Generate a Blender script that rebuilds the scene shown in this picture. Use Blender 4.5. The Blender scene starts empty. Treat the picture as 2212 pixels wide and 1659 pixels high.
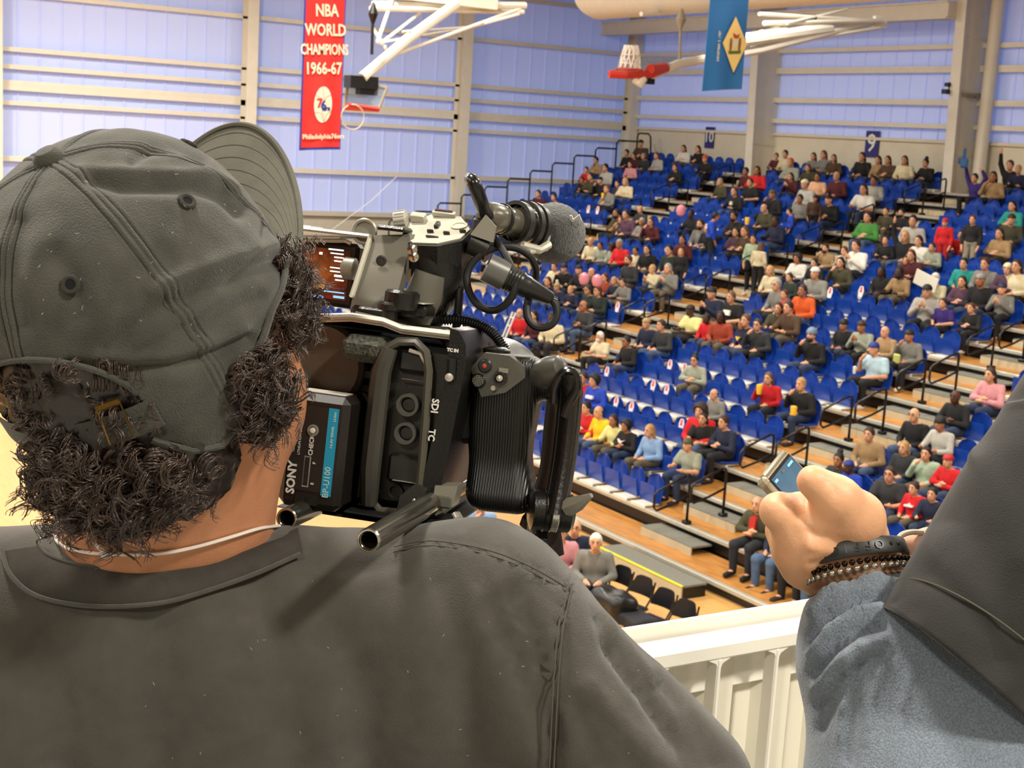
import bpy, bmesh, math, random
import numpy as np
from mathutils import Vector, Matrix
random.seed(7)
rng = np.random.default_rng(7)
sc = bpy.context.scene
col = sc.collection
PI = math.pi

# ------------------------------------------------------------------ camera
F, PITCH, ROLL, YAW, CX, CY = 3090.0, .17146, .06012, .55344, 1106.0, 829.5
CAM = np.array([0, 0, 6.4])
FW = np.array([math.sin(YAW) * math.cos(PITCH), math.cos(YAW) * math.cos(PITCH), -math.sin(PITCH)])
_r = np.array([math.cos(YAW), -math.sin(YAW), 0.0])
_u = np.cross(_r, FW)
RT = math.cos(ROLL) * _r + math.sin(ROLL) * _u
UP = -math.sin(ROLL) * _r + math.cos(ROLL) * _u
cd = bpy.data.cameras.new('camera')
cam = bpy.data.objects.new('camera', cd)
col.objects.link(cam)
cd.sensor_fit = 'HORIZONTAL'
cd.sensor_width = 36
cd.lens = F / 2212 * 36
cd.clip_start = .05
cd.clip_end = 200
cam.matrix_world = Matrix(((RT[0], UP[0], -FW[0], CAM[0]), (RT[1], UP[1], -FW[1], CAM[1]), (RT[2], UP[2], -FW[2], CAM[2]), (0, 0, 0, 1)))
sc.camera = cam
cd.dof.use_dof = True
cd.dof.focus_distance = 1.15
cd.dof.aperture_fstop = 32.0

# ------------------------------------------------------------------ world (dusk sky outside), exposure
wd = bpy.data.worlds.new('dusk_sky')
sc.world = wd
wd.use_nodes = True
wd.node_tree.nodes['Background'].inputs[0].default_value = (.36, .46, .66, 1)
wd.node_tree.nodes['Background'].inputs[1].default_value = .66
sc.view_settings.view_transform = 'Standard'
sc.view_settings.look = 'None'
sc.view_settings.gamma = 1
sc.view_settings.use_curve_mapping = False
sc.view_settings.exposure = 0.25
sc.cycles.use_denoising = True
sc.cycles.max_bounces = 6
sc.cycles.diffuse_bounces = 3

# hall lamps: hung in a grid under the roof (x, y, watts); their housings and lights are built in high_bay()
LAMPS = [(-6, -4.5, 500), (2.5, -4.0, 700), (11, -4.5, 500),
         (-8, 4, 400), (0, 3.5, 450), (8, 4, 450), (16, 4, 400),
         (-8, 14, 700), (1, 14, 800), (10, 13, 800), (19, 13, 500),
         (-8, 24, 700), (1, 24, 800), (10, 23, 800), (19, 22, 560),
         (-6, 34, 900), (4, 34, 1100), (12, 34, 800), (20, 32, 560)]

# ------------------------------------------------------------------ geometry helpers
def ray(x, y):
    d = FW * F + RT * (x - CX) - UP * (y - CY)
    return d / np.linalg.norm(d)
def onx(x, y, X): d = ray(x, y); return CAM + d * (X / d[0])
def ony(x, y, Y): d = ray(x, y); return CAM + d * (Y / d[1])
def onz(x, y, Z): d = ray(x, y); return CAM + d * ((Z - CAM[2]) / d[2])
def proj(P):
    P = np.asarray(P, float) - CAM
    z = P @ FW
    return CX + F * (P @ RT) / z, CY - F * (P @ UP) / z, z

def nrm(v): v = np.asarray(v, float); return v / (np.linalg.norm(v) + 1e-12)

class MB:
    """collects vertices and faces of one mesh"""
    def __init__(s): s.v = []; s.f = []; s.m = []; s.n = 0; s.mi = 0
    def add(s, v, f):
        v = np.asarray(v, float).reshape(-1, 3)
        s.v.append(v)
        for q in f: s.f.append([i + s.n for i in q]); s.m.append(s.mi)
        s.n += len(v)
        return s
    def box(s, c, d, M=None, b=0.0):
        """box centre c, size d; optional 3x3 M (columns = axes); b = bevel"""
        hx, hy, hz = d[0] / 2, d[1] / 2, d[2] / 2
        if b <= 0:
            v = np.array([[x, y, z] for x in (-hx, hx) for y in (-hy, hy) for z in (-hz, hz)])
            f = [(0, 1, 3, 2), (4, 6, 7, 5), (0, 4, 5, 1), (2, 3, 7, 6), (0, 2, 6, 4), (1, 5, 7, 3)]
        else:
            b = min(b, hx * .98, hy * .98, hz * .98)
            v = []; idx = {}
            for sx in (-1, 1):
                for sy in (-1, 1):
                    for sz in (-1, 1):
                        for a in range(3):
                            p = [sx * (hx - b), sy * (hy - b), sz * (hz - b)]
                            p[a] = (sx * hx, sy * hy, sz * hz)[a]
                            idx[(sx, sy, sz, a)] = len(v); v.append(p)
            f = []
            S = (-1, 1)
            for a in range(3):
                o1, o2 = [(1, 2), (0, 2), (0, 1)][a]
                for sg in S:
                    q = []
                    for (p1, p2) in ((-1, -1), (1, -1), (1, 1), (-1, 1)):
                        k = [0, 0, 0]; k[a] = sg; k[o1] = p1; k[o2] = p2
                        q.append(idx[(*k, a)])
                    f.append(q)
                for p1 in S:
                    for p2 in S:
                        k0 = [0, 0, 0]; k1 = [0, 0, 0]
                        k0[a] = -1; k1[a] = 1
                        k0[o1] = k1[o1] = p1; k0[o2] = k1[o2] = p2
                        f.append([idx[(*k0, o1)], idx[(*k1, o1)], idx[(*k1, o2)], idx[(*k0, o2)]])
            for sx in S:
                for sy in S:
                    for sz in S: f.append([idx[(sx, sy, sz, a)] for a in range(3)])
            v = np.array(v)
        if M is not None: v = v @ np.asarray(M).T
        return s.add(v + np.asarray(c), f)
    def tube(s, pts, r, n=8, cap=True, up=None, flat=1.0):
        """tube along a polyline; r scalar or list; flat squashes along the binormal"""
        P = np.asarray(pts, float); m = len(P)
        rr = np.full(m, r, float) if np.isscalar(r) else np.asarray(r, float)
        T = np.zeros_like(P); T[1:-1] = P[2:] - P[:-2]; T[0] = P[1] - P[0]; T[-1] = P[-1] - P[-2]
        T /= np.linalg.norm(T, axis=1)[:, None] + 1e-12
        a = np.array([0, 0, 1.0]) if up is None else nrm(up)
        if abs(a @ T[0]) > .95: a = np.array([1.0, 0, 0])
        N = nrm(a - T[0] * (a @ T[0]))
        ang = np.arange(n) * 2 * PI / n
        V = []
        for i in range(m):
            N = nrm(N - T[i] * (N @ T[i])); B = np.cross(T[i], N)
            V.append(P[i] + rr[i] * (np.cos(ang)[:, None] * N + flat * np.sin(ang)[:, None] * B))
        f = [(i * n + j, i * n + (j + 1) % n, (i + 1) * n + (j + 1) % n, (i + 1) * n + j) for i in range(m - 1) for j in range(n)]
        if cap: f += [list(range(n))[::-1], [(m - 1) * n + j for j in range(n)]]
        return s.add(np.concatenate(V), f)
    def cyl(s, a, b, r, n=16, r2=None):
        return s.tube([a, b], [r, r if r2 is None else r2], n)
    def lathe(s, prof, o, ax, n=24, cap=True, ref=None):
        """revolve (radius, height) profile about axis ax at o"""
        ax = nrm(ax); a = np.array([0, 0, 1.0]) if ref is None else nrm(ref)
        if abs(a @ ax) > .95: a = np.array([1.0, 0, 0])
        N = nrm(a - ax * (a @ ax)); B = np.cross(ax, N)
        ang = np.arange(n) * 2 * PI / n
        V = [np.asarray(o) + ax * h + r * (np.cos(ang)[:, None] * N + np.sin(ang)[:, None] * B) for r, h in prof]
        m = len(prof)
        f = [(i * n + j, i * n + (j + 1) % n, (i + 1) * n + (j + 1) % n, (i + 1) * n + j) for i in range(m - 1) for j in range(n)]
        if cap: f += [list(range(n))[::-1], [(m - 1) * n + j for j in range(n)]]
        return s.add(np.concatenate(V), f)
    def grid(s, G, wrap=False):
        """G: (m,n,3) array of points"""
        m, n = G.shape[:2]
        f = []
        for i in range(m - 1):
            for j in range(n if wrap else n - 1):
                f.append((i * n + j, i * n + (j + 1) % n, (i + 1) * n + (j + 1) % n, (i + 1) * n + j))
        return s.add(G.reshape(-1, 3), f)
    def slab(s, G, t):
        """thick sheet: grid G with thickness vectors t (same shape or a single vector)"""
        m, n = G.shape[:2]
        H = G + t
        s.grid(G); s.grid(H[:, ::-1])
        ring = [(0, j) for j in range(n)] + [(i, n - 1) for i in range(1, m)] + [(m - 1, j) for j in range(n - 2, -1, -1)] + [(i, 0) for i in range(m - 2, 0, -1)]
        V = np.array([G[i, j] for i, j in ring] + [H[i, j] for i, j in ring]); k = len(ring)
        return s.add(V, [(i, i + k, (i + 1) % k + k, (i + 1) % k) for i in range(k)])
    def prism(s, poly, o, ex, ey, ez):
        """extrude 2-D poly (u,v) in plane ex,ey from o along ez (vector)"""
        p = np.array([np.asarray(o) + u * np.asarray(ex) + v * np.asarray(ey) for u, v in poly]); n = len(p)
        f = [list(range(n))[::-1], [n + i for i in range(n)]] + [(i, (i + 1) % n, n + (i + 1) % n, n + i) for i in range(n)]
        return s.add(np.concatenate([p, p + np.asarray(ez)]), f)
    def mesh(s, name, smooth=False):
        me = bpy.data.meshes.new(name)
        me.from_pydata(np.concatenate(s.v).tolist() if s.v else [], [], s.f)
        if any(s.m): me.polygons.foreach_set('material_index', s.m)
        if smooth: me.polygons.foreach_set('use_smooth', [True] * len(me.polygons))
        me.update()
        return me

def fix_normals(me):
    bm = bmesh.new(); bm.from_mesh(me); bmesh.ops.recalc_face_normals(bm, faces=bm.faces); bm.to_mesh(me); bm.free()
    return me

def auto_smooth(me, deg=35):
    me.polygons.foreach_set('use_smooth', [True] * len(me.polygons))
    bm = bmesh.new(); bm.from_mesh(me)
    lim = math.radians(deg)
    for e in bm.edges:
        if len(e.link_faces) == 2 and e.calc_face_angle(0) > lim: e.smooth = False
    bm.to_mesh(me); bm.free()

def obj(name, m, mat, parent=None, smooth=False, loc=None, keep=False):
    """m: MB or mesh; keep: geometry already in world coordinates under a placed parent"""
    me = m if isinstance(m, bpy.types.Mesh) else m.mesh(name)
    if not isinstance(m, bpy.types.Mesh):
        fix_normals(me)
        if smooth: auto_smooth(me, smooth if smooth > 1 else 35)
    o = bpy.data.objects.new(name, me)
    col.objects.link(o)
    for mm in (mat if isinstance(mat, (list, tuple)) else [mat]):
        if mm is not None and len(me.materials) < 8: me.materials.append(mm)
    if loc is not None: o.location = loc
    if parent is not None:
        o.parent = parent
        if keep: o.matrix_parent_inverse = parent.matrix_basis.inverted()
    return o

def tag(o, label, cat, group=None, kind=None):
    o['label'] = label; o['category'] = cat
    if group: o['group'] = group
    if kind: o['kind'] = kind
    return o
def struct(name, m, mat, smooth=False):
    o = obj(name, m, mat, smooth=smooth); o['kind'] = 'structure'; return o
def empty(name, loc, label=None, cat=None, group=None, rz=0):
    o = bpy.data.objects.new(name, None); col.objects.link(o)
    o.location = loc; o.rotation_euler = (0, 0, rz); o.empty_display_size = .05
    if label: tag(o, label, cat, group)
    return o

# ------------------------------------------------------------------ signed distance helpers
def sd_cap(P, a, b, r1, r2=None):
    a = np.asarray(a, float); b = np.asarray(b, float); r2 = r1 if r2 is None else r2
    d = b - a; t = np.clip(((P - a) @ d) / (d @ d + 1e-12), 0, 1)
    return np.linalg.norm(P - a - t[..., None] * d, axis=-1) - (r1 + (r2 - r1) * t)
def sd_ell(P, c, r, M=None):
    q = P - np.asarray(c, float)
    if M is not None: q = q @ np.asarray(M)
    r = np.asarray(r, float)
    k0 = np.linalg.norm(q / r, axis=-1); k1 = np.linalg.norm(q / (r * r), axis=-1)
    return k0 * (k0 - 1) / (k1 + 1e-9)
def sd_box(P, c, h, r, M=None):
    q = P - np.asarray(c, float)
    if M is not None: q = q @ np.asarray(M)
    q = np.abs(q) - (np.asarray(h, float) - r)
    return np.linalg.norm(np.maximum(q, 0), axis=-1) + np.minimum(q.max(-1), 0) - r
def smin(a, b, k):
    h = np.clip(.5 + .5 * (b - a) / k, 0, 1)
    return b + (a - b) * h - k * h * (1 - h)
def smax(a, b, k): return -smin(-a, -b, k)

def surface_net(fn, lo, hi, h, name):
    """closed smooth mesh of fn(P) < 0"""
    lo = np.asarray(lo, float); n = np.ceil((np.asarray(hi, float) - lo) / h).astype(int) + 1
    ax = [lo[i] + np.arange(n[i]) * h for i in range(3)]
    V = np.empty(n, np.float32)
    step = max(1, int(400000 // (n[1] * n[2])))
    for i in range(0, n[0], step):
        X, Y, Z = np.meshgrid(ax[0][i:i + step], ax[1], ax[2], indexing='ij')
        V[i:i + step] = fn(np.stack([X, Y, Z], -1))
    V[[0, -1]] = np.maximum(V[[0, -1]], 1e-4); V[:, [0, -1]] = np.maximum(V[:, [0, -1]], 1e-4); V[:, :, [0, -1]] = np.maximum(V[:, :, [0, -1]], 1e-4)
    ins = V < 0
    cnt = np.zeros(n - 1, np.int8)
    for dx in (0, 1):
        for dy in (0, 1):
            for dz in (0, 1): cnt += ins[dx:n[0] - 1 + dx, dy:n[1] - 1 + dy, dz:n[2] - 1 + dz]
    act = np.argwhere((cnt > 0) & (cnt < 8))
    idx = -np.ones(n - 1, np.int32); idx[tuple(act.T)] = np.arange(len(act))
    acc = np.zeros((len(act), 3)); k = np.zeros(len(act))
    for a in range(3):
        o = [b for b in range(3) if b != a]
        for p in (0, 1):
            for q in (0, 1):
                s0 = act.copy(); s0[:, o[0]] += p; s0[:, o[1]] += q
                s1 = s0.copy(); s1[:, a] += 1
                v0 = V[tuple(s0.T)]; v1 = V[tuple(s1.T)]
                m = (v0 < 0) != (v1 < 0)
                t = v0 / (v0 - v1 + 1e-20)
                pt = s0.astype(float); pt[:, a] += np.where(m, t, 0)
                acc[m] += pt[m]; k[m] += 1
    verts = lo + acc / k[:, None] * h
    faces = []
    for a in range(3):
        b, c = (a + 1) % 3, (a + 2) % 3
        sl0 = [slice(None)] * 3; sl1 = [slice(None)] * 3
        sl0[a] = slice(0, -1); sl1[a] = slice(1, None)
        e = np.argwhere(ins[tuple(sl0)] != ins[tuple(sl1)])
        e = e[(e[:, b] > 0) & (e[:, c] > 0) & (e[:, b] < n[b] - 1) & (e[:, c] < n[c] - 1)]
        fl = ins[tuple(e.T)]
        def cell(db, dc): q = e.copy(); q[:, b] -= db; q[:, c] -= dc; return idx[tuple(q.T)]
        Q = np.stack([cell(1, 1), cell(0, 1), cell(0, 0), cell(1, 0)], 1)
        Q[~fl] = Q[~fl][:, ::-1]
        faces.append(Q)
    Fc = np.concatenate(faces)
    return verts, Fc

def np_mesh(name, V, Fc, smooth=True):
    me = bpy.data.meshes.new(name)
    me.vertices.add(len(V)); me.vertices.foreach_set('co', np.asarray(V, np.float32).ravel())
    k = Fc.shape[1]
    me.loops.add(len(Fc) * k); me.loops.foreach_set('vertex_index', Fc.ravel().astype(np.int32))
    me.polygons.add(len(Fc)); me.polygons.foreach_set('loop_start', np.arange(0, len(Fc) * k, k, dtype=np.int32))
    me.polygons.foreach_set('loop_total', np.full(len(Fc), k, np.int32))
    if smooth: me.polygons.foreach_set('use_smooth', np.ones(len(Fc), bool))
    me.update(calc_edges=True); me.validate()
    return me
def vnormals(V, Fc):
    a, b, c = V[Fc[:, 0]], V[Fc[:, 1]], V[Fc[:, 2]]
    fn = np.cross(b - a, c - a) if Fc.shape[1] == 3 else np.cross(V[Fc[:, 2]] - a, V[Fc[:, 3]] - b)
    N = np.zeros_like(V)
    for j in range(Fc.shape[1]): np.add.at(N, Fc[:, j], fn)
    return N / (np.linalg.norm(N, axis=1)[:, None] + 1e-12)
def relax(V, Fc, it=2, lam=.5):
    """Laplacian smoothing of a quad mesh"""
    E = np.concatenate([Fc[:, [i, (i + 1) % Fc.shape[1]]] for i in range(Fc.shape[1])])
    deg = np.zeros(len(V)); np.add.at(deg, E[:, 0], 1); np.add.at(deg, E[:, 1], 1)
    for _ in range(it):
        S = np.zeros_like(V); np.add.at(S, E[:, 0], V[E[:, 1]]); np.add.at(S, E[:, 1], V[E[:, 0]])
        V = V + lam * (S / deg[:, None] - V)
    return V

# ------------------------------------------------------------------ materials
def lin(h):
    """'#rrggbb' -> linear rgba"""
    c = [int(h[i:i + 2], 16) / 255 for i in (1, 3, 5)]
    return tuple([x / 12.92 if x <= .04045 else ((x + .055) / 1.055) ** 2.4 for x in c]) + (1,)
MATS = {}
def mat(name, c='#808080', rough=.6, metal=0, var=.0, vscale=8, bump=0, bscale=60, emit=0, spec=.5, sheen=0, objcol=False, trans=0, alpha=1, coat=0, stretch=None, c2=None):
    if name in MATS: return MATS[name]
    m = bpy.data.materials.new(name); m.use_nodes = True; MATS[name] = m
    nt = m.node_tree; N = nt.nodes; L = nt.links; b = N['Principled BSDF']
    cc = lin(c) if isinstance(c, str) else c
    b.inputs['Base Color'].default_value = cc
    b.inputs['Roughness'].default_value = rough; b.inputs['Metallic'].default_value = metal
    b.inputs['Specular IOR Level'].default_value = spec
    if sheen: b.inputs['Sheen Weight'].default_value = sheen
    if coat: b.inputs['Coat Weight'].default_value = coat; b.inputs['Coat Roughness'].default_value = .1
    if trans: b.inputs['Transmission Weight'].default_value = trans
    if alpha < 1: b.inputs['Alpha'].default_value = alpha
    if emit: b.inputs['Emission Color'].default_value = cc; b.inputs['Emission Strength'].default_value = emit
    src = None
    if var or bump or c2:
        tc = N.new('ShaderNodeTexCoord'); src = tc.outputs['Object']
        if stretch:
            mp = N.new('ShaderNodeMapping'); mp.inputs['Scale'].default_value = stretch; L.new(src, mp.inputs[0]); src = mp.outputs[0]
    base = None
    if objcol:
        oi = N.new('ShaderNodeObjectInfo'); base = oi.outputs['Color']
    if var or c2:
        nz = N.new('ShaderNodeTexNoise'); nz.inputs['Scale'].default_value = vscale; nz.inputs['Detail'].default_value = 6
        L.new(src, nz.inputs['Vector'])
        mx = N.new('ShaderNodeMix'); mx.data_type = 'RGBA'
        if c2:
            rp = N.new('ShaderNodeValToRGB'); rp.color_ramp.elements[0].position = .38; rp.color_ramp.elements[1].position = .62
            L.new(nz.outputs[0], rp.inputs[0]); L.new(rp.outputs[0], mx.inputs[0])
            mx.inputs[6].default_value = cc; mx.inputs[7].default_value = lin(c2) if isinstance(c2, str) else c2
        else:
            mx.blend_type = 'MULTIPLY'; mx.inputs[0].default_value = 1
            mr = N.new('ShaderNodeMapRange'); mr.inputs[1].default_value = .3; mr.inputs[2].default_value = .7
            mr.inputs[3].default_value = 1 - var; mr.inputs[4].default_value = 1 + var
            L.new(nz.outputs[0], mr.inputs[0]); L.new(mr.outputs[0], mx.inputs[7])
            if base: L.new(base, mx.inputs[6])
            else: mx.inputs[6].default_value = cc
        L.new(mx.outputs[2], b.inputs['Base Color'])
    elif base: L.new(base, b.inputs['Base Color'])
    if bump:
        n2 = N.new('ShaderNodeTexNoise'); n2.inputs['Scale'].default_value = bscale; n2.inputs['Detail'].default_value = 4
        L.new(src, n2.inputs['Vector'])
        bp = N.new('ShaderNodeBump'); bp.inputs['Strength'].default_value = bump; bp.inputs['Distance'].default_value = .004
        L.new(n2.outputs[0], bp.inputs['Height']); L.new(bp.outputs[0], b.inputs['Normal'])
    return m
# ------------------------------------------------------------------ shared materials
M_wallblue = bpy.data.materials.new('translucent_panel'); M_wallblue.use_nodes = True
_n = M_wallblue.node_tree.nodes; _l = M_wallblue.node_tree.links; _n.remove(_n['Principled BSDF'])
_d = _n.new('ShaderNodeBsdfDiffuse'); _d.inputs[0].default_value = (.44, .47, .56, 1)
_t = _n.new('ShaderNodeBsdfTranslucent'); _t.inputs[0].default_value = (.43, .48, .64, 1)
_a = _n.new('ShaderNodeAddShader')
_l.new(_d.outputs[0], _a.inputs[0]); _l.new(_t.outputs[0], _a.inputs[1]); _l.new(_a.outputs[0], _n['Material Output'].inputs[0])
M_steel = mat('cream_steel', '#dcd6c8', .5, var=.04, vscale=3)
M_beige = mat('beige_wall', '#d6cdb8', .85, var=.04, vscale=2, bump=.1, bscale=30)
M_block = mat('grey_beige_wall', '#c4bcab', .85, var=.05, vscale=3)
M_ceil = mat('ceiling_liner', '#8f8b80', .9, var=.03)
M_black = mat('black_metal', '#0c0c0d', .35, var=.1)
M_seam = mat('dark_seam', '#4a5068', .7)
M_court = mat('maple_floor', '#d8a763', .28, var=.10, vscale=1.2, coat=.25, stretch=(18, 1.2, 1))
M_deck = mat('plywood_deck', '#b9803f', .45, var=.22, vscale=2.0, stretch=(6, 1, 6))
M_alum = mat('aluminium_nosing', '#b9b6a8', .35, metal=.25, var=.06)
M_step = mat('grey_tread', '#77766c', .8, var=.12, vscale=30)
M_riser = mat('beige_riser', '#b9ac8e', .6, var=.05)
M_seat = mat('blue_seat_plastic', '#123c98', .33, var=.04, vscale=5, coat=.15)
M_white = mat('white_plastic', '#d9d6c8', .45)

def wall_panels(name, axis, fixed, a0, a1, z0, z1, side):
    """ribbed translucent wall sheets, one object each; axis 0: runs along x at y=fixed, axis 1: runs along y at x=fixed"""
    w = .6
    b = MB()
    bx = np.array([1., 0, 0]) if axis == 0 else np.array([0, 1., 0])
    ny = np.array([0, -1., 0]) if axis == 0 else np.array([-1., 0, 0])
    prof = [(0, 0), (.02, .035), (.05, .035), (.07, 0), (w, 0)]
    G = np.array([[bx * u + ny * v + np.array([0, 0, z]) for z in (z0, z1)] for u, v in prof])
    b.slab(G, -ny * .02)
    me = fix_normals(b.mesh('panel')); me.materials.append(M_wallblue)
    root = None
    n = int(round((a1 - a0) / w))
    for i in range(n):
        o = bpy.data.objects.new('panel' if i else name, me); col.objects.link(o)
        p = bx * (a0 + i * w); p[1 - axis] = fixed
        if i == 0: root = o; o['kind'] = 'structure'; o.location = p
        else:
            o.parent = root; o.location = p - np.array(root.location)
    return root

XS, YE = 30.3, 42.2
# floor, ceiling, far and near walls
struct('floor', MB().box((5, 18, -.05), (60, 60, .1)), M_court)
struct('ceiling', MB().box((5, 18, 12.65), (62, 62, .1)), M_ceil)
struct('wall_left', MB().box((-22.1, 18, 6.3), (.2, 60, 12.6)), M_beige)
struct('wall_near', MB().box((5, -8.1, 6.3), (60, .2, 12.6)), mat('taupe_wall', '#8d8677', .85))
wall_panels('wall_far', 0, YE, -22, XS, 3.66, 12.6, -1)
struct('wall_far_base', MB().box((4, YE + .05, 1.83), (53, .12, 3.66)).box((4, YE - .06, 3.62), (53, .16, .14)).box((4, YE - .05, 2.95), (53, .1, .05)), M_block)
wall_panels('wall_right', 1, XS, -7.6, YE, 6.95, 12.6, -1)
struct('wall_right_base', MB().box((XS + .08, 17, 3.475), (.2, 52, 6.95)).box((XS - .05, 17, 6.93), (.1, 52, .08)), M_beige)
struct('trim_1', MB().box((-22, 17.3, 6.3), (.1, .1, 12)), M_steel)
# girts of the far wall (heights read at one station) and of the right wall
gi = 0
for py, t in ((-38, .1), (64, .1), (169, .1), (202, .1), (238, .22), (270, .1), (375, .12)):
    z = ony(795, py, YE)[2]
    gi += 1
    struct('trim_%d' % (gi + 1), MB().box((4, YE - .12, z), (53, .18, t)).box((4, YE - .2, z + t / 2), (53, .03, t * .5)), M_steel)
for py, t in ((-35, .1), (108, .1), (154, .14), (221, .12), (269, .1)):
    z = onx(1870, py, XS)[2]
    gi += 1
    struct('trim_%d' % (gi + 1), MB().box((XS - .12, 17, z), (.18, 50, t)).box((XS - .2, 17, z + t / 2), (.03, 50, t * .5)), M_steel)

# columns
def hcol(name, x, y, w, d, z1, label):
    b = MB()
    b.box((x, y - d / 2, z1 / 2), (w, .03, z1)); b.box((x, y + d / 2, z1 / 2), (w, .03, z1)); b.box((x, y, z1 / 2), (.03, d, z1))
    o = struct(name, b, M_steel); o['label'] = label
xc1 = ony(536, 140, YE - .3)[0]; xc2 = ony(993, 250, YE - .3)[0]
for i, (x, l) in enumerate(((xc1, 'cream steel column of the far wall nearest the cap'), (xc2, 'cream steel column in the middle of the far wall'), (XS - .25, 'cream steel column in the far corner'), (2 * xc1 - xc2, 'cream steel column of the far wall behind the head'))):
    hcol('trim_%d' % (30 + i), x, YE - .42, .34, .45, 12.6, l)
for i, (y, l) in enumerate(((34.4, 'tapered cream frame column behind the upper rows'), (26.45, 'tapered cream frame column at the upper right'), (18.5, 'tapered cream frame column outside the picture'))):
    b = MB()
    fx0, fx1 = 29.55, 29.1
    b.prism([(fx0, 0), (XS, 0), (XS, 12.6), (fx1, 12.6)], (0, y - .02, 0), (1, 0, 0), (0, 0, 1), (0, .04, 0))
    b.prism([(fx0 - .03, 0), (fx0, 0), (fx1, 12.6), (fx1 - .03, 12.6)], (0, y - .16, 0), (1, 0, 0), (0, 0, 1), (0, .32, 0))
    for z in (6.6, 9.6): b.box((29.9, y - .03, z), (.85, .03, .05))
    o = struct('trim_%d' % (40 + i), b, M_steel); o['label'] = l
# rafter girder along the right wall, roof ties
zt = onx(2050, 22, 29.0)[2]
b = MB(); b.box((29.0, 34.4, zt), (.3, 15.6, .36)); b.box((29.0, 34.4, zt + .2), (.42, 15.6, .05)); b.box((29.0, 34.4, zt - .2), (.42, 15.6, .05))
struct('trim_50', b, M_steel)
for i, y in enumerate((10.4, 18.5, 26.45, 34.4)):
    b = MB(); b.box((4, y, 12.1), (50, .25, .7)); struct('trim_%d' % (51 + i), b, M_steel)
# downpipe beside the frame
dp = obj('downpipe', MB().tube([(29.98, 26.0, 5.65), (29.98, 26.0, 12.4)], .17, 16), M_steel, smooth=True)
tag(dp, 'fat cream downpipe beside the upper right column', 'pipe')
b = MB(); b.box((29.7, 26.3, 8.15), (.5, .1, .08)); b.box((29.95, 26.3, 8.15), (.1, .14, .12))
tag(obj('conduit_bracket', b, mat('dull_grey', '#8d8470', .6)), 'small dull bracket on the web of the upper right column', 'bracket')
b = MB(); p = onx(2049, 183, 29.2); b.box(p, (.18, .12, .1)); b.box(p + [0, .02, -.18], (.26, .16, .12)); b.box(p + [.05, 0, -.08], (.05, .05, .3))
tag(obj('security_camera', b, M_black), 'small black security camera on the upper right column', 'camera')

# lamps
def high_bay(i, x, y, w):
    e = empty('high_bay_lamp', (x, y, 11.6), 'round white high bay lamp hung from the roof, number %s of its grid' % ['one', 'two', 'three', 'four', 'five', 'six', 'seven', 'eight', 'nine', 'ten', 'eleven', 'twelve', 'thirteen', 'fourteen', 'fifteen', 'sixteen', 'seventeen', 'eighteen', 'nineteen'][i], 'lamp', 'high bay lamps under the roof')
    if i == 0:
        b = MB().lathe([(.05, .35), (.16, .3), (.2, .12), (.55, .03), (.58, 0), (.5, .02), (.12, .1)], (0, 0, 0), (0, 0, 1), 24, cap=False)
        high_bay.h = obj('lamp_housing', b, mat('lamp_white', '#e8e6e0', .4), e, smooth=True)
        high_bay.s = obj('suspension_rod', MB().cyl((0, 0, .3), (0, 0, 1.0), .012, 8), M_steel, e)
    else:
        for q in (high_bay.h, high_bay.s):
            c = q.copy(); col.objects.link(c); c.parent = e
    ld = bpy.data.lights.new('lamp_light', 'AREA'); ld.shape = 'DISK'; ld.size = 1.0; ld.energy = w; ld.color = (1.0, .945, .84)
    lo = bpy.data.objects.new('lamp_light', ld); col.objects.link(lo); lo.parent = e; lo.location = (0, 0, -.03)
for i, (x, y, w) in enumerate(LAMPS): high_bay(i, x, y, w)

# ------------------------------------------------------------------ bleachers
X1, Z1, RUN, RISE, NT = 13.2, .21, .84, .285, 20
def tx(k): return X1 + RUN * (k - 1)
def tz(k): return Z1 + RISE * (k - 1)
YA, YB = 8.0, 40.0
AISLES = [(16.3, 18.1), (24.75, 26.25), (33.0, 34.45)]
bl = tag(empty('bleacher_stand', (X1, 24, 0)), 'stepped wooden bleachers with pale nosings filling the right side of the hall', 'bleachers')
me_d = MB().box((RUN / 2 + .03, 0, -.02), (RUN - .06, YB - YA, .04)).mesh('tier_deck'); me_d.materials.append(M_deck)
me_n = MB().box((.0, 0, -.035), (.1, YB - YA, .07), b=.01).mesh('nosing'); me_n.materials.append(M_alum)
me_r = MB().box((.06, 0, -.16), (.03, YB - YA, .2)).mesh('riser'); me_r.materials.append(M_black)
for k in range(1, NT + 1):
    for nm, me in (('tier_deck', me_d), ('nosing', me_n), ('riser', me_r)):
        o = bpy.data.objects.new(nm, me); col.objects.link(o); o.parent = bl
        o.location = (tx(k) - X1, (YA + YB) / 2 - 24, tz(k))
# black understructure behind the decks and the front kick board
pts = [(X1 + .1, 0)] + [q for k in range(1, NT + 1) for q in ((tx(k) + .1, tz(k) - .1), (tx(k) + RUN + .05, tz(k) - .1))] + [(tx(NT) + RUN, 0)]
obj('understructure', MB().prism(pts, (0, YA + .05, 0), (1, 0, 0), (0, 0, 1), (0, YB - YA - .1, 0)), M_black, bl, keep=True)
obj('kick_board', MB().box((X1 + .08, 24, .06), (.03, 32, .13)), M_riser, bl, keep=True)
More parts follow.
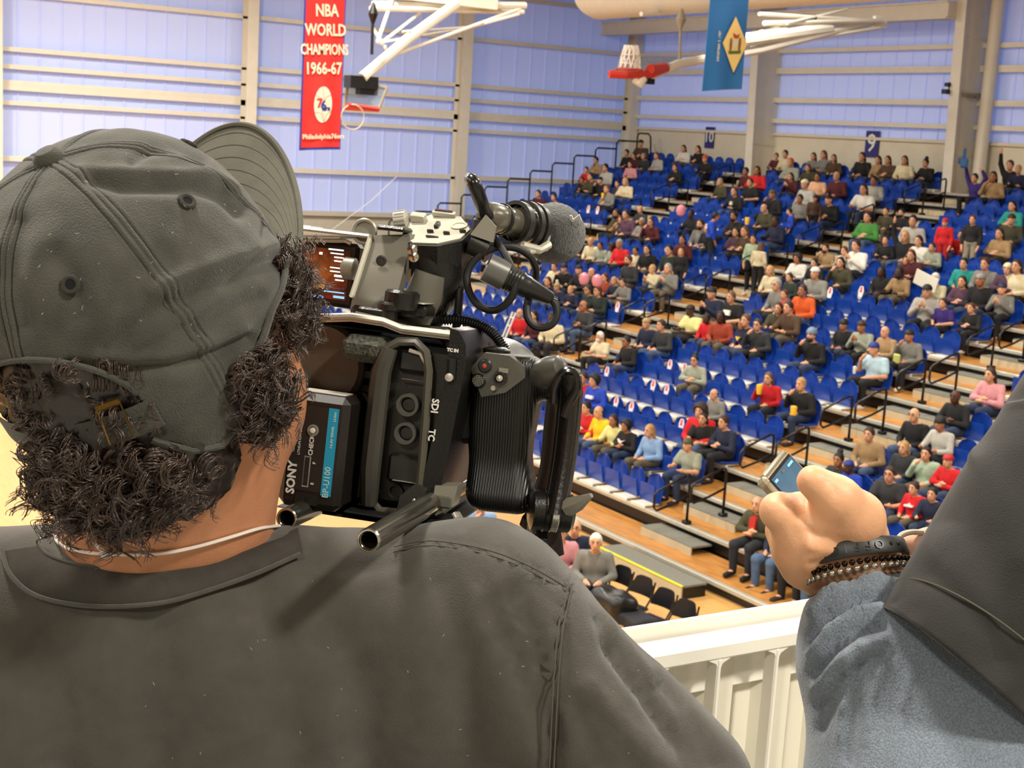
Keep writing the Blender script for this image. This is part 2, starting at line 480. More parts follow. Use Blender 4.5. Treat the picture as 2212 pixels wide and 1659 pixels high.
# aisle half steps
for (a0, a1) in AISLES:
    m1 = MB().box((RUN - .20, 0, RISE / 2 - .015), (.40, a1 - a0 - .5, .03)).mesh('aisle_tread'); m1.materials.append(M_step)
    m2 = MB().box((RUN - .40, 0, RISE / 4 - .01), (.02, a1 - a0 - .5, RISE / 2 - .02)).mesh('aisle_step_front'); m2.materials.append(M_riser)
    for k in range(1, NT):
        for nm, me in (('aisle_tread', m1), ('aisle_step_front', m2)):
            o = bpy.data.objects.new(nm, me); col.objects.link(o); o.parent = bl
            o.location = (tx(k) - X1, (a0 + a1) / 2 - 24, tz(k))
# loose grey step at the front with a yellow edge
st = tag(empty('floor_step', (12.75, 16.45, 0)), 'grey platform step with a bright yellow edge on the wooden court', 'step')
obj('tread', MB().box((.06, 0, .185), (.44, 2.1, .03)), M_step, st)
obj('front_board', MB().box((-.17, 0, .085), (.03, 2.1, .17)), M_riser, st)
for _s in (-1, 1): obj('end_board', MB().box((.05, 1.04 * _s, .085), (.42, .03, .17)), M_black, st)
obj('yellow_edge', MB().box((-.165, 0, .192), (.04, 2.1, .02)), mat('yellow_tape', '#d8d83a', .5), st)

# seats: shell with rounded top, tip-up pan, white bracket
def seat_meshes():
    b = MB(); n, m = 9, 13
    G = np.zeros((m, n, 3))
    for i in range(m):
        t = i / (m - 1)
        for j in range(n):
            u = -1 + 2 * j / (n - 1)
            z = .02 + .46 * t
            w = .225 * (1 - .10 * t) * (1 if t < .68 else math.sqrt(max(.10, 1 - ((t - .68) / .335) ** 2)))
            G[i, j] = (.26 + .07 * t - .05 * (u * u) + .03 * math.sin(t * PI), u * w, z)
    b.slab(G, np.array([.025, 0, 0]))
    back = fix_normals(b.mesh('seat_back', True)); auto_smooth(back, 40); back.materials.append(M_seat)
    def pan(up):
        b = MB(); G = np.zeros((7, 7, 3))
        for i in range(7):
            t = i / 6
            for j in range(7):
                u = -1 + 2 * j / 6
                w = .215 * (1 - .12 * t)
                d = .018 * (1 - u * u) - .03 * t * t
                if up: G[i, j] = (.22 - .10 * t + .0 - d - .04 * (u * u) * (1 - t), u * w, .03 + .30 * t)
                else: G[i, j] = (.22 - .40 * t, u * w, .055 - d)
        b.slab(G, np.array([-.03, 0, 0]) if up else np.array([0, 0, -.03]))
        me = fix_normals(b.mesh('seat_pan', True)); auto_smooth(me, 40); me.materials.append(M_seat); return me
    br = MB().box((.12, 0, .0), (.34, .34, .035), b=.01).box((-.045, 0, -.02), (.03, .40, .07), b=.01)
    bm_ = fix_normals(br.mesh('seat_bracket')); bm_.materials.append(M_white)
    return back, pan(True), pan(False), bm_
S_BACK, S_UP, S_DN, S_BR = seat_meshes()
SEAT_P = .51
BLOCKS = [('right', 8.3, 16.2, 'right of the near aisle'), ('A', 18.2, 24.7, 'between the near and the middle aisle'), ('B', 26.35, 32.95, 'between the middle and the far aisle'), ('C', 34.6, 39.9, 'beyond the far aisle')]
ORD = ['', 'first', 'front', 'second', 'third', 'fourth', 'fifth', 'sixth', 'seventh', 'eighth', 'ninth', 'tenth', 'eleventh', 'twelfth', 'thirteenth', 'fourteenth', 'fifteenth', 'sixteenth', 'seventeenth', 'eighteenth', 'top']
SEATS = []      # (tier, block, y)
for k in range(2, NT + 1):
    for nm, y0, y1, txt in BLOCKS:
        n = int((y1 - y0 + .01) / SEAT_P)
        off = (y1 - y0 - n * SEAT_P) / 2
        if nm in ('right', 'A'): off = 0 if nm == 'A' else y1 - y0 - n * SEAT_P
        for i in range(n):
            if nm == 'right' and k == 2: continue
            SEATS.append([k, nm, y0 + off + (i + .5) * SEAT_P, txt, False, n - i if nm == 'right' else i + 1])
PEOPLE = """
Z1 920 225|brown|l|cap black|lap|in a dark cap and brown jacket
Z1 800 300|black|l|short black|lap|child in black
Z1 860 335|maroon|l|long brown|lap|in dark red
Z1 940 340|charcoal|l|short grey|lap|grey-haired, in charcoal
Z1 1050 330|palegrey|l|long lightbrown|lap|in a pale grey patterned top
Z1 1275 270|white|l|long brown|lap|long brown hair, white top
Z1 1395 275|black|l|long black|lap|black hair and black coat
Z1 1455 355|black|l|beanie orange|lap|in an orange beanie and black jacket
Z1 545 368|tan|l|short black|lap|man in a tan open shirt
Z1 465 450|red|l|short brown|lap|brown-haired, in a red top
Z1 625 420|palegrey|l|short black|lap|child in pale grey
Z1 830 405|pink|l|long brown|lap|in a pink top
Z1 1205 430|black|l|long auburn|lap|auburn-haired, in black
Z1 430 545|black|t|short brown|lap|with crossed arms in black
Z1 500 500|olive|l|short brown|lap|in an olive coat
Z1 580 535|black|l|cap black|drink|in a black cap with a yellow popcorn tub
Z1 640 585|grey|l|short lightbrown|lap|child in grey
Z1 725 565|charcoal|l|short brown|lap|brown-haired man in charcoal
Z1 790 545|cream|l|long blond|lap|blond, in a cream and yellow top
Z1 1580 550|olive|l|long blond|lap|blond woman in dark olive
Z1 1795 460|maroon|t|short black|lap|in a dark maroon top
Z1 1890 450|red|t|long black|lap|black-haired, in a bright red coat
Z1 1832 550|black|l|short auburn|lap|in a black T-shirt
Z1 1700 625|black|l|long lightbrown|lap|long fair hair, black top with white print
Z1 2020 645|black|t|cap olive|drink|in an olive cap and black coat, drinking
Z1 1950 765|olive|l|bald brown|lap|bald man in an olive jacket
Z1 65 645|maroon|l|short brown|lap|brown-haired, just above the microphone
Z1 195 675|brown|l|short brown|lap|in brown, just right above the microphone
Z1 720 805|olive|t|beard black|lap|bearded man in an olive pullover
Z1 800 790|plum|l|short brown|lap|in a plum shirt
Z1 755 870|tan|l|long brown|drink|woman in a tan vest leaning forward
Z1 915 800|charcoal|l|short blond|lap|fair-haired, in charcoal
Z1 930 880|grey|t|short grey|lap|man in a grey jacket
Z1 1005 880|maroon|l|long auburn|drink|auburn hair and glasses, maroon cardigan
Z1 1340 815|black|d|short black|lap|with a pink blanket, in black
Z1 1420 895|grey|l|beard brown|lap|bearded man in a grey sweater
Z1 1700 830|black|t|beard black|lap|bearded man in black
Z1 1475 935|black|l|long lightbrown|lap|fair-haired, in black
Z1 1270 1030|maroon|t|long black|lap|curly black hair, dark red top
Z1 420 1025|black|l|short brown|lap|man in black beside the microphone
Z1 505 1045|cream|l|short blond|lap|fair-haired, in a cream sweatshirt
Z1 585 1075|sage|t|short black|lap|child in a sage hoodie
Z1 680 1085|sage|d|curly black|lap|curly-haired child
Z1 745 1060|red|t|short grey|lap|grey-haired man in a bright red shirt
Z1 880 1130|cream|t|short black|lap|in cream and black
Z1 975 1110|black|l|long black|lap|long black hair, black cardigan
Z1 1160 1110|darkgreen|l|short black|lap|dark-haired man in dark green
Z1 820 1195|charcoal|l|beard auburn|lap|red-bearded man in a charcoal jacket
Z1 205 1255|cream|l|short auburn|lap|in cream, below the microphone
Z1 285 1265|black|l|beanie black|drink|in glasses and black beanie with a white cup
Z1 410 1275|black|l|cap black|lap|man in black cap and black jacket
Z1 515 1300|black|l|bald brown|lap|bald man in black
Z1 150 1375|navy|l|long brown|lap|brown-haired, in navy
Z1 225 1445|navy|l|cap tan|lap|boy in a tan cap and navy jacket
Z1 340 1455|navy|l|short blond|lap|fair-haired boy in navy
Z1 485 1445|darkgreen|l|short brown|lap|man with glasses in dark green
Z1 565 1455|darkgreen|l|long auburn|lap|long auburn hair, green top with mint print
Z1 700 1395|navy|l|short blond|lap|boy in a navy and white top
Z1 775 1400|grey|l|short brown|lap|boy in a pale grey sweater
Z1 625 1345|rust|l|long auburn|lap|in a red and white patterned top
Z1 1020 1275|cream|l|short blond|clap|clapping in a cream striped sweater
Z1 1150 1265|grey|l|long grey|clap|grey-haired woman clapping in grey
Z1 450 1575|charcoal|t|bald black|lap|balding man in charcoal with dark glasses
Z1 1520 1455|navy|l|cap black|clap|boy in a navy basketball jersey
Z1 1680 1490|black|l|short lightbrown|lap|boy in a black shirt with white print
Z1 1715 965|plum|l|long brown|lap|woman in a plaid plum shirt
Z1 1790 955|brown|l|long lightbrown|lap|fair-haired, in brown
Z1 2000 1285|cream|l|long blond|lap|blond woman in a cream yellow sweater
Z1 2060 1395|grey|l|short grey|lap|grey-haired man with glasses in grey
Z1 2045 870|navy|d|short black|lap|in navy, below the blue shirt woman
Z2 120 345|maroon|l|short black|lap|boy in maroon by the wall
Z2 195 315|cream|l|short black|lap|dark-haired man in a cream jacket by the wall
Z2 240 375|sage|l|short orange|lap|orange-haired child
Z2 430 330|grey|l|long brown|lap|girl with long brown hair in grey
Z2 515 312|grey|l|long lightbrown|lap|girl with long fair hair in grey
Z2 600 345|brown|l|long brown|lap|girl in a brown coat
Z2 835 335|black|l|long black|lap|long black hair, black coat, under the number nine sign
Z2 970 365|tan|l|long brown|lap|brown hair, tan jacket
Z2 1050 365|brown|l|long brown|lap|in a brown jacket
Z2 1190 365|cream|l|long brown|lap|with braids and a cream cardigan
Z2 1365 390|black|l|bun black|lap|black hair in a bun, all in black
Z2 385 435|olive|l|long brown|lap|in olive camouflage
Z2 465 505|peach|t|short black|lap|in a peach jacket
Z2 360 548|palegrey|l|cap cream|lap|in a cream cap and pale grey jacket
Z2 240 505|maroon|l|long brown|clap|woman in maroon with hands together
Z2 625 495|maroon|l|bald brown|lap|bald man in a maroon sweater
Z2 320 680|grey|t|short black|lap|dark-haired boy in grey
Z2 560 690|black|l|cap black|lap|in a black jacket and dark cap
Z2 850 595|white|l|long brown|lap|bare-armed woman in white
Z2 935 535|palegrey|t|short black|lap|dark-haired man in a pale grey vest
Z2 885 820|green|l|short brown|lap|boy in a green and black jacket
Z2 1035 810|olive|l|short brown|lap|man in a camouflage jacket
Z2 1165 812|black|l|beard black|lap|bearded man in a black hoodie
Z2 1265 855|palegrey|l|short black|lap|turned away in pale grey
Z2 1660 1005|red|l|short brown|lap|boy in red with white shoes
Z2 1775 515|purple|l|short brown|armsup|in a purple hoodie waving a blue foam hand
Z2 1930 500|tan|t|long black|drink|curly dark hair, tan top
Z2 2070 405|black|l|short auburn|wave|raising a hand by the wall
Z2 2140 445|navy|l|short blond|lap|blond, in a navy jersey
Z2 2090 745|teal|l|long black|lap|woman in a teal jacket
Z2 2085 855|olive|l|cap brown|lap|man in an olive jacket and brown cap
Z2 1985 975|tan|l|long brown|lap|long brown hair, tan sweater
Z2 535 1105|tan|l|beard brown|drink|bearded man eating, mustard sleeves
Z2 790 1070|white|l|short brown|clap|in a white and mustard sweater, clapping
Z2 690 1135|white|l|short auburn|clap|red-faced, in white, clapping
Z2 1035 1035|black|l|short brown|lap|young man in a black hoodie
Z2 1195 995|black|l|long blond|wave|blond woman in black raising a hand
Z2 1310 1035|white|l|long brown|clap|brown-haired woman in white, clapping
Z2 1250 1155|maroon|l|long auburn|lap|long auburn hair, maroon top
Z2 1420 1115|sage|l|short brown|lap|boy in pale green
Z2 1690 1215|teal|l|short black|lap|boy in dark blue in front of the chair back
Z2 1865 1225|grey|l|short auburn|lap|auburn-haired in a grey hoodie
Z2 2130 1235|cream|l|long brown|lap|long brown hair, cream top
Z2 2055 1265|plum|l|cap cream|lap|in a cream cap
Z2 300 1175|white|t|curly black|lap|curly-haired child
Z2 440 1225|black|l|short black|lap|in black and white
Z2 660 1215|olive|l|long black|drink|black-haired woman in dark olive, hand to mouth
Z2 450 1295|grey|l|cap white|lap|man in a white cap and grey sweater
Z2 235 1345|darkgreen|l|short brown|lap|boy in dark green
Z2 1000 1295|black|d|long black|lap|dark-skinned woman in black
Z2 1150 1300|tan|d|beard black|lap|dark-skinned man in a tan hoodie
Z2 1205 1225|maroon|l|short brown|lap|child in maroon
Z2 1450 1350|cream|l|short white|clap|white-haired man in cream with a white board
Z2 1385 1445|palegrey|l|cap black|clap|man in sunglasses, cap backwards, grey hoodie
Z2 1675 1375|plum|l|long brown|lap|woman in a plum shirt
Z2 1830 1345|black|t|cap grey|lap|bearded man in a grey cap, black sweatshirt
Z2 2010 1435|grey|l|cap navy|clap|masked woman in a grey coat
Z2 345 1445|orange|t|short brown|lap|in an orange hoodie
Z2 195 1490|coral|l|short auburn|lap|auburn-haired, in coral
Z2 145 1595|olive|l|long brown|lap|brown-haired woman leaning, olive vest
Z2 228 1585|brown|l|short brown|lap|man in a dark brown jacket, leaning to the woman
Z2 1515 1575|purple|l|short brown|lap|boy in a purple T-shirt
Z2 1750 1610|black|l|short auburn|lap|boy in a black jacket by the aisle rail
Z3 290 278|red|l|bald brown|lap|bald man in a red pullover
Z3 400 292|maroon|l|long black|lap|black-haired woman in maroon
Z3 545 310|cream|d|short black|lap|all in a cream tracksuit
Z3 930 465|cream|l|beard white|lap|white-bearded man in a cream shirt
Z3 1140 500|black|t|short black|lap|woman with glasses in black
Z3 1300 355|navy|l|cap tan|lap|man in a tan cap and navy jacket
Z3 1418 370|charcoal|l|short brown|lap|brown-haired man in charcoal
Z3 1650 250|paleyellow|d|cap black|lap|dark-skinned man in a pale yellow T-shirt
Z3 1780 312|red|d|short black|lap|child in a red jacket and cream scarf
Z3 1890 302|rust|d|long black|lap|woman in a rust jacket and white scarf
Z3 1685 652|sage|l|bun black|lap|woman with glasses, grey cardigan over white, alone in her row
Z3 605 705|charcoal|l|short black|lap|dark-haired man behind the camera grip
Z3 540 672|grey|l|bald brown|lap|bald man behind the camera grip
Z3 800 780|red|l|short brown|lap|boy in a red hoodie beside the camera strap
Z3 885 800|blue|l|curly black|lap|boy in a blue basketball jersey
Z3 825 1025|red|l|short black|lap|short dark hair, red top, beside the camera strap
Z3 925 1060|yellow|l|bald brown|lap|balding man in a bright yellow hoodie
Z3 1040 1130|paleyellow|t|long brown|lap|in a camouflage scarf behind the yellow hoodie
Z3 1140 1175|black|t|curly black|lap|curly-haired woman in a black sweatshirt with a white swoosh
Z3 1330 1210|sky|l|long blond|lap|blond woman in a blue and white jacket
Z3 1635 1320|sage|l|cap olive|lap|man in a camouflage cap and grey shirt
Z3 1755 1115|black|l|long brown|lap|brown-haired woman in a black T-shirt
Z3 1920 1140|navy|l|short brown|lap|man in a navy vest over plum sleeves
Z3 1740 970|red|l|curly brown|lap|curly-haired child in red
Z3 1840 950|grey|l|bald brown|lap|bald man in a grey shirt
Z4 200 330|purple|t|long black|lap|dark-haired woman in a purple top with a yellow print
Z4 310 330|charcoal|l|short brown|drink|man with glasses in a plaid shirt holding a tray
Z4 230 250|navy|l|short lightbrown|lap|boy in navy
Z4 700 400|black|l|beardbeanie bluegrey|drink|bearded man in a grey-blue beanie and black jacket
Z4 930 335|black|t|beanie black|lap|in a black beanie and red scarf
Z4 1060 345|sage|t|cap brown|clap|in a brown cap and grey sleeves, clapping
Z4 1230 385|tan|l|bald blond|lap|balding man in a yellow-tan jacket
Z4 1405 410|grey|t|cap black|drink|man in a black cap and grey sweater
Z4 1150 500|lightblue|l|cap blue|drink|man in a blue cap and light blue shirt eating
Z4 390 720|red|l|long lightbrown|drink|woman in a bright red sweater with popcorn
Z4 625 760|black|l|short blond|drink|fair-haired woman in a black cardigan with popcorn
Z4 1740 850|black|d|bald black|lap|bald dark-skinned man in a black and white track jacket
Z4 1445 980|black|l|bald grey|lap|balding man with glasses in a black shirt
Z4 1630 1045|palegrey|t|beanie black|lap|man in a black beanie and cream sweater
Z4 1120 1120|tan|l|short brown|lap|man in a brown-grey jacket
Z4 1370 1220|charcoal|l|long blond|lap|blond woman in dark grey
Z4 1530 1262|mint|l|long black|drink|long black hair, mint sweater
Z4 1990 690|pink|l|long brown|lap|brown-haired woman in pink at the shoulder
Z4 900 1305|charcoal|t|bun black|lap|woman with a black hair bun
Z4 970 1385|blue|d|cap blue|lap|man in a blue cap and blue hoodie
Z4 1270 1405|charcoal|l|short brown|lap|man in glasses and a charcoal T-shirt
Z4 1690 1315|red|l|cap red|lap|in a red and white cap and red shirt
Z6 1495 505|red|l|short brown|lap|boy in a red hoodie with white print
Z6 1620 530|navy|l|short black|lap|dark-haired boy in navy
"""
# ------------------------------------------------------------------ people of the crowd
M_cloth = mat('crowd_cloth', '#808080', .85, objcol=True, var=.16, vscale=9, bump=.25, bscale=22)
M_skin = mat('crowd_skin', '#c68e6c', .55, objcol=True, var=.05, vscale=12)
M_hairc = mat('crowd_hair', '#2a1d14', .6, objcol=True, var=.3, vscale=25, bump=.6, bscale=60)
M_feat = mat('crowd_face_features', '#2c1712', .5)
CL = dict(brown='#4a3524', black='#101012', maroon='#4a1418', charcoal='#2c2d30', palegrey='#a9a69e', white='#d8d4ca', tan='#9a7d57', red='#c0141c', pink='#c98a90', olive='#3f3c26', grey='#76756f', cream='#cfc3a0', plum='#4c3144', sage='#8d9282', darkgreen='#1d2a22', navy='#161d38', rust='#9a3c22', peach='#d3a27c', green='#3f7f35', teal='#1f8a80', purple='#35206e', orange='#d2571c', coral='#b8564b', paleyellow='#d6cf8a', blue='#1b3fae', yellow='#e8b810', sky='#7e9fc8', lightblue='#a9c6d4', mint='#a9bfa4')
SKN = dict(l='#d09a78', t='#a86f4c', d='#4f2f1f')
HR = dict(black='#0d0b0a', brown='#2e1c12', lightbrown='#5b3d24', auburn='#4f2413', blond='#a98450', grey='#8a8580', white='#d6d2c8', orange='#b8501c', tan='#a58a62', olive='#454a2a', cream='#d6cbaa', navy='#1b2244', red='#b01a1e', blue='#1c2f7e', bluegrey='#6d7f95')
HEAD = np.array([0., 0, .67])
def arms(pose):
    S = {1: (.10, .18, .47), -1: (.10, -.18, .47)}
    def arm(s, e, w, h): return [np.array(S[s]), np.array([e[0], s * e[1], e[2]]), np.array([w[0], s * w[1], w[2]]), np.array([h[0], s * h[1], h[2]])]
    lap = ((.06, .26, .22), (-.16, .12, .19), (-.23, .07, .18))
    P = dict(lap=(lap, lap), cross=(((.0, .27, .25), (-.10, .06, .28), (-.12, -.03, .29)), ((.0, .27, .22), (-.11, .05, .24), (-.13, -.04, .24))),
             clap=(((.0, .25, .24), (-.19, .07, .38), (-.23, .025, .45)), ((.0, .25, .24), (-.19, .07, .38), (-.23, .025, .45))),
             drink=(((-.02, .25, .27), (-.15, .13, .47), (-.15, .07, .54)), lap),
             wave=(((.08, .27, .70), (.02, .26, .92), (.0, .25, 1.0)), lap),
             armsup=(((.08, .29, .70), (.0, .30, .92), (-.02, .30, 1.0)), ((.08, .29, .68), (.02, .22, .86), (.03, .15, .90))),
             stand=(((.09, .24, .20), (.0, .22, -.02), (-.03, .20, -.10)), ((.09, .24, .20), (.0, .22, -.02), (-.03, .20, -.10))),
             reach=(((-.05, .24, .25), (-.25, .14, .26), (-.33, .10, .28)), ((.02, .25, .22), (-.18, .16, .22), (-.26, .12, .24))))
    r, l = P[pose]
    return [arm(1, *r), arm(-1, *l)]
def legs(stand):
    if stand: return [[np.array([.08, s * .09, .06]), np.array([.05, s * .10, -.38]), np.array([.09, s * .10, -.80]), np.array([-.06, s * .12, -.86])] for s in (1, -1)]
    return [[np.array([.10, s * .09, .09]), np.array([-.36, s * .13, .10]), np.array([-.33, s * .13, -.28]), np.array([-.50, s * .14, -.335])] for s in (1, -1)]
def d_torso(P, g=0.0):
    d = sd_ell(P, (.09, 0, .10), (.125 + g, .17 + g, .13 + g))
    d = smin(d, sd_ell(P, (.10, 0, .35), (.12 + g, .175 + g, .20 + g)), .07)
    return smin(d, sd_cap(P, (.10, -.13, .46), (.10, .13, .46), .055 + g), .06)
def d_arms(P, pose, g=0.0, hands=True, short=False):
    d = None
    for a in arms(pose):
        if short:
            q = sd_cap(P, a[0], a[0] + .65 * (a[1] - a[0]), .058 + g + .012, .056 + g + .014)
        else:
            q = sd_cap(P, a[0], a[1], .056 + g, .046 + g)
            q = smin(q, sd_cap(P, a[1], a[2], .044 + g, .032 + g), .02)
        if hands:
            q = smin(q, sd_cap(P, a[2], a[3], .026, .034), .015)
            q = smin(q, sd_cap(P, a[3], a[3] + .07 * nrm(a[3] - a[2]), .030, .018), .01)
            q = smin(q, sd_cap(P, a[3], a[3] + np.array([0, 0, .05]) - .02 * nrm(a[3] - a[2]), .014, .010), .008)
        d = q if d is None else np.minimum(d, q)
    return d
def d_legs(P, stand, g=0.0, feet=True):
    d = None
    for a in legs(stand):
        q = sd_cap(P, a[0], a[1], .082 + g, .060 + g)
        q = smin(q, sd_cap(P, a[1], a[2], .058 + g, .042 + g), .02)
        if feet: q = smin(q, sd_cap(P, a[2] + np.array([0, 0, -.03]), a[3], .04, .034), .02)
        d = q if d is None else np.minimum(d, q)
    return d
def d_head(P):
    d = sd_ell(P, HEAD + [0, 0, .015], (.098, .076, .108))
    d = smin(d, sd_ell(P, HEAD + [-.035, 0, -.065], (.058, .052, .055)), .03)
    d = smin(d, sd_cap(P, HEAD + [-.088, 0, .015], HEAD + [-.108, 0, -.02], .011, .015), .012)
    for s in (1, -1):
        d = smin(d, sd_ell(P, HEAD + [.005, s * .078, -.01], (.02, .012, .032)), .008)
        d = smax(d, -sd_ell(P, HEAD + [-.10, s * .033, .018], (.02, .018, .012)), .01)
    d = smin(d, sd_cap(P, (.085, 0, .47), HEAD + [.02, 0, -.06], .058, .052), .025)
    return d
BODY, TOP, TEE = {}, {}, {}
def mk(name, fn, lo, hi, h, m, it=1):
    V, Fc = surface_net(fn, lo, hi, h, name); V = relax(V, Fc, it, .4)
    me = np_mesh(name, V, Fc); me.materials.append(m); return me
for ps in ('lap', 'cross', 'clap', 'drink', 'wave', 'armsup', 'stand', 'reach'):
    st = ps == 'stand'
    lo = (-.62, -.36, -.95 if st else -.42); hi = (.30, .36, 1.16 if ps in ('wave', 'armsup') else .86)
    BODY[ps] = mk('person_body', lambda P: smin(smin(smin(d_torso(P), d_head(P), .02), d_arms(P, ps), .02), d_legs(P, st), .03), lo, hi, .014, M_skin)
    def ft(P, short):
        d = smin(d_torso(P, .016), d_arms(P, ps, .012, hands=False, short=short), .035)
        d = np.minimum(d, sd_cap(P, (.085, 0, .47), (.075, 0, .52), .075, .066))
        d = smax(d, -(P[..., 2] - .015), .01)
        return smax(d, P[..., 2] - .535 if not ps in ('wave', 'armsup') else np.where(np.abs(P[..., 1]) < .1, P[..., 2] - .535, -1.), .01)
    lo2 = (-.34, -.37, -.06 if not st else -.1)
    TOP[ps] = mk('jacket', lambda P: ft(P, False), lo2, (.30, .37, 1.1 if ps in ('wave', 'armsup') else .62), .015, M_cloth)
    TEE[ps] = mk('t_shirt', lambda P: ft(P, True), lo2, (.30, .37, .75), .015, M_cloth)
TRS = {}
for st in (False, True):
    TRS[st] = mk('trousers', lambda P: smax(smin(d_legs(P, st, .016, feet=False), sd_ell(P, (.09, 0, .08), (.14, .185, .12)), .03), P[..., 2] - .13 - (0 if st else 1.0) * np.maximum(0, .02 - P[..., 0]), .01), (-.50, -.30, -.92 if st else -.40), (.30, .30, .26), .016, M_cloth)
SHOE = {st: mk('shoes', lambda P: np.minimum(*[smax(sd_cap(P, a[2] + np.array([.02, 0, -.045]), a[3] + np.array([-.02, 0, -.005]), .047, .042), -(P[..., 2] - a[3][2] + .042), .006) for a in legs(st)]), (-.62, -.25, -.95 if st else -.42), (.2, .25, -.2), .014, M_cloth) for st in (False, True)}
def shell(P): return sd_ell(P, HEAD + [.012, 0, .025], (.108, .088, .116))
def face_cut(P, z=.035, x=-.05):
    n = nrm((-.82, 0, -.57)); return (P - (HEAD + [x, 0, z])) @ n
HAIR = {}
def hk(k, fn, m=None, lo=(-.24, -.2, .25), hi=(.26, .2, .93)): HAIR[k] = mk('hair' if m is None else m, fn, lo, hi, .012, M_hairc)
hk('short', lambda P: smax(smax(shell(P), face_cut(P), .012), -(P[..., 2] - HEAD[2] + .085), .02))
hk('long', lambda P: smax(smin(shell(P), sd_ell(P, HEAD + [.06, 0, -.13], (.075, .105, .19)), .05), face_cut(P, .04, -.045), .012))
hk('curly', lambda P: smax(sd_ell(P, HEAD + [.02, 0, .03], (.135, .125, .135)) + .012 * np.sin(P[..., 0] * 130) * np.sin(P[..., 1] * 130) * np.sin(P[..., 2] * 130), face_cut(P, .03, -.055), .012))
hk('bald', lambda P: smax(smax(smax(shell(P) + .006, face_cut(P, .03, -.0), .012), P[..., 2] - HEAD[2] - .045, .01), -(P[..., 2] - HEAD[2] + .08), .02))
hk('bun', lambda P: np.minimum(smax(smax(shell(P), face_cut(P), .012), -(P[..., 2] - HEAD[2] + .085), .02), sd_ell(P, HEAD + [.04, 0, .15], (.055, .055, .055))))
hk('beard', lambda P: np.minimum(smax(smax(shell(P), face_cut(P), .012), -(P[..., 2] - HEAD[2] + .085), .02), smax(sd_ell(P, HEAD + [-.04, 0, -.075], (.068, .062, .062)), P[..., 2] - HEAD[2] + .035, .01)))
hk('cap', lambda P: np.minimum(smax(sd_ell(P, HEAD + [.005, 0, .035], (.113, .094, .098)), -(P[..., 2] - HEAD[2] - .03), .006), smax(sd_ell(P, HEAD + [-.12, 0, .042], (.085, .075, .014)), (P[..., 0] + .21), .01)), 'cap', (-.26, -.14, .6), (.2, .14, .9))
hk('beanie', lambda P: smax(sd_ell(P, HEAD + [.01, 0, .03], (.116, .098, .122)), -(P[..., 2] - HEAD[2] - .022), .01), 'beanie', (-.2, -.14, .6), (.2, .14, .9))
b = MB()
for s in (1, -1):
    b.lathe([(.001, -.006), (.008, -.004), (.011, 0), (.008, .004), (.001, .006)], HEAD + [-.088, s * .033, .015], (0, 1, 0), 8)
    b.box(HEAD + [-.092, s * .034, .042], (.012, .034, .007))
b.box(HEAD + [-.092, 0, -.066], (.012, .04, .007))
FEAT = b.mesh('face_features'); FEAT.materials.append(M_feat)
b = MB()
for s in (1, -1): b.tube([HEAD + [-.104 + .012 * abs(math.cos(q)) * (1 if s * math.cos(q) > 0 else 0), s * .034 + .024 * math.cos(q), .014 + .017 * math.sin(q)] for q in np.linspace(0, 2 * PI, 13)], .0028, 4)
b.tube([HEAD + [-.106, -.01, .018], HEAD + [-.106, .01, .018]], .0025, 4)
GLASS = b.mesh('spectacles'); GLASS.materials.append(M_black)

def child(root, name, me, rgb=None):
    o = bpy.data.objects.new(name, me); col.objects.link(o); o.parent = root
    if rgb is not None: o.color = rgb
    return o
def jit(c, a=.12):
    k = 1 + random.uniform(-a, a); return (c[0] * k, c[1] * k, c[2] * k, 1)
BOTS = ['#2b3a55', '#1a1b20', '#141414', '#3d4f6e', '#59503f', '#22304a', '#1c1c1f']
def person(loc, rz, scale, top, skin, hair, pose, label, bottom=None, glasses=False, tee=False, shoes=True):
    hs, hc = hair
    o = bpy.data.objects.new('person', BODY[pose]); col.objects.link(o)
    o.location = loc; o.rotation_euler = (0, 0, rz); o.scale = (scale,) * 3
    o.color = jit(lin(SKN[skin]), .08)
    tag(o, label, 'person')
    st = pose == 'stand'
    child(o, 't_shirt' if tee else 'jacket', (TEE if tee else TOP)[pose], jit(lin(CL[top])))
    child(o, 'trousers', TRS[st], lin(bottom or random.choice(BOTS)))
    if shoes: child(o, 'shoes', SHOE[st], lin(random.choice(['#141414', '#d0ccc0', '#2a2220'])))
    if hs in ('cap', 'beanie'):
        child(o, 'hair', HAIR['bald'], lin(HR['brown'])); child(o, hs, HAIR[hs], lin(HR[hc]))
    elif hs == 'beardbeanie':
        child(o, 'beard', HAIR['beard'], lin(HR['brown'])); child(o, 'beanie', HAIR['beanie'], lin(HR[hc]))
    else: child(o, 'hair', HAIR[hs], jit(lin(HR[hc])))
    child(o, 'face_features', FEAT)
    if glasses: child(o, 'spectacles', GLASS)
    return o
CROP = dict(Z1=(1150, 250, 3.858), Z2=(1650, 250, 3.858), Z3=(1050, 600, 3.687), Z4=(1550, 600, 3.341), Z5=(1000, 950, 3.687), Z6=(1500, 900, 3.107))
PLACED = {}
TEES = ('in a black T-shirt', 'boy in a black shirt with white print', 'dark-skinned man in a pale yellow T-shirt', 'brown-haired woman in a black T-shirt', 'boy in a purple T-shirt', 'bare-armed woman in white', 'man in a camouflage cap and grey shirt', 'white-bearded man in a cream shirt', 'man in glasses and a charcoal T-shirt', 'man in a blue cap and light blue shirt eating')
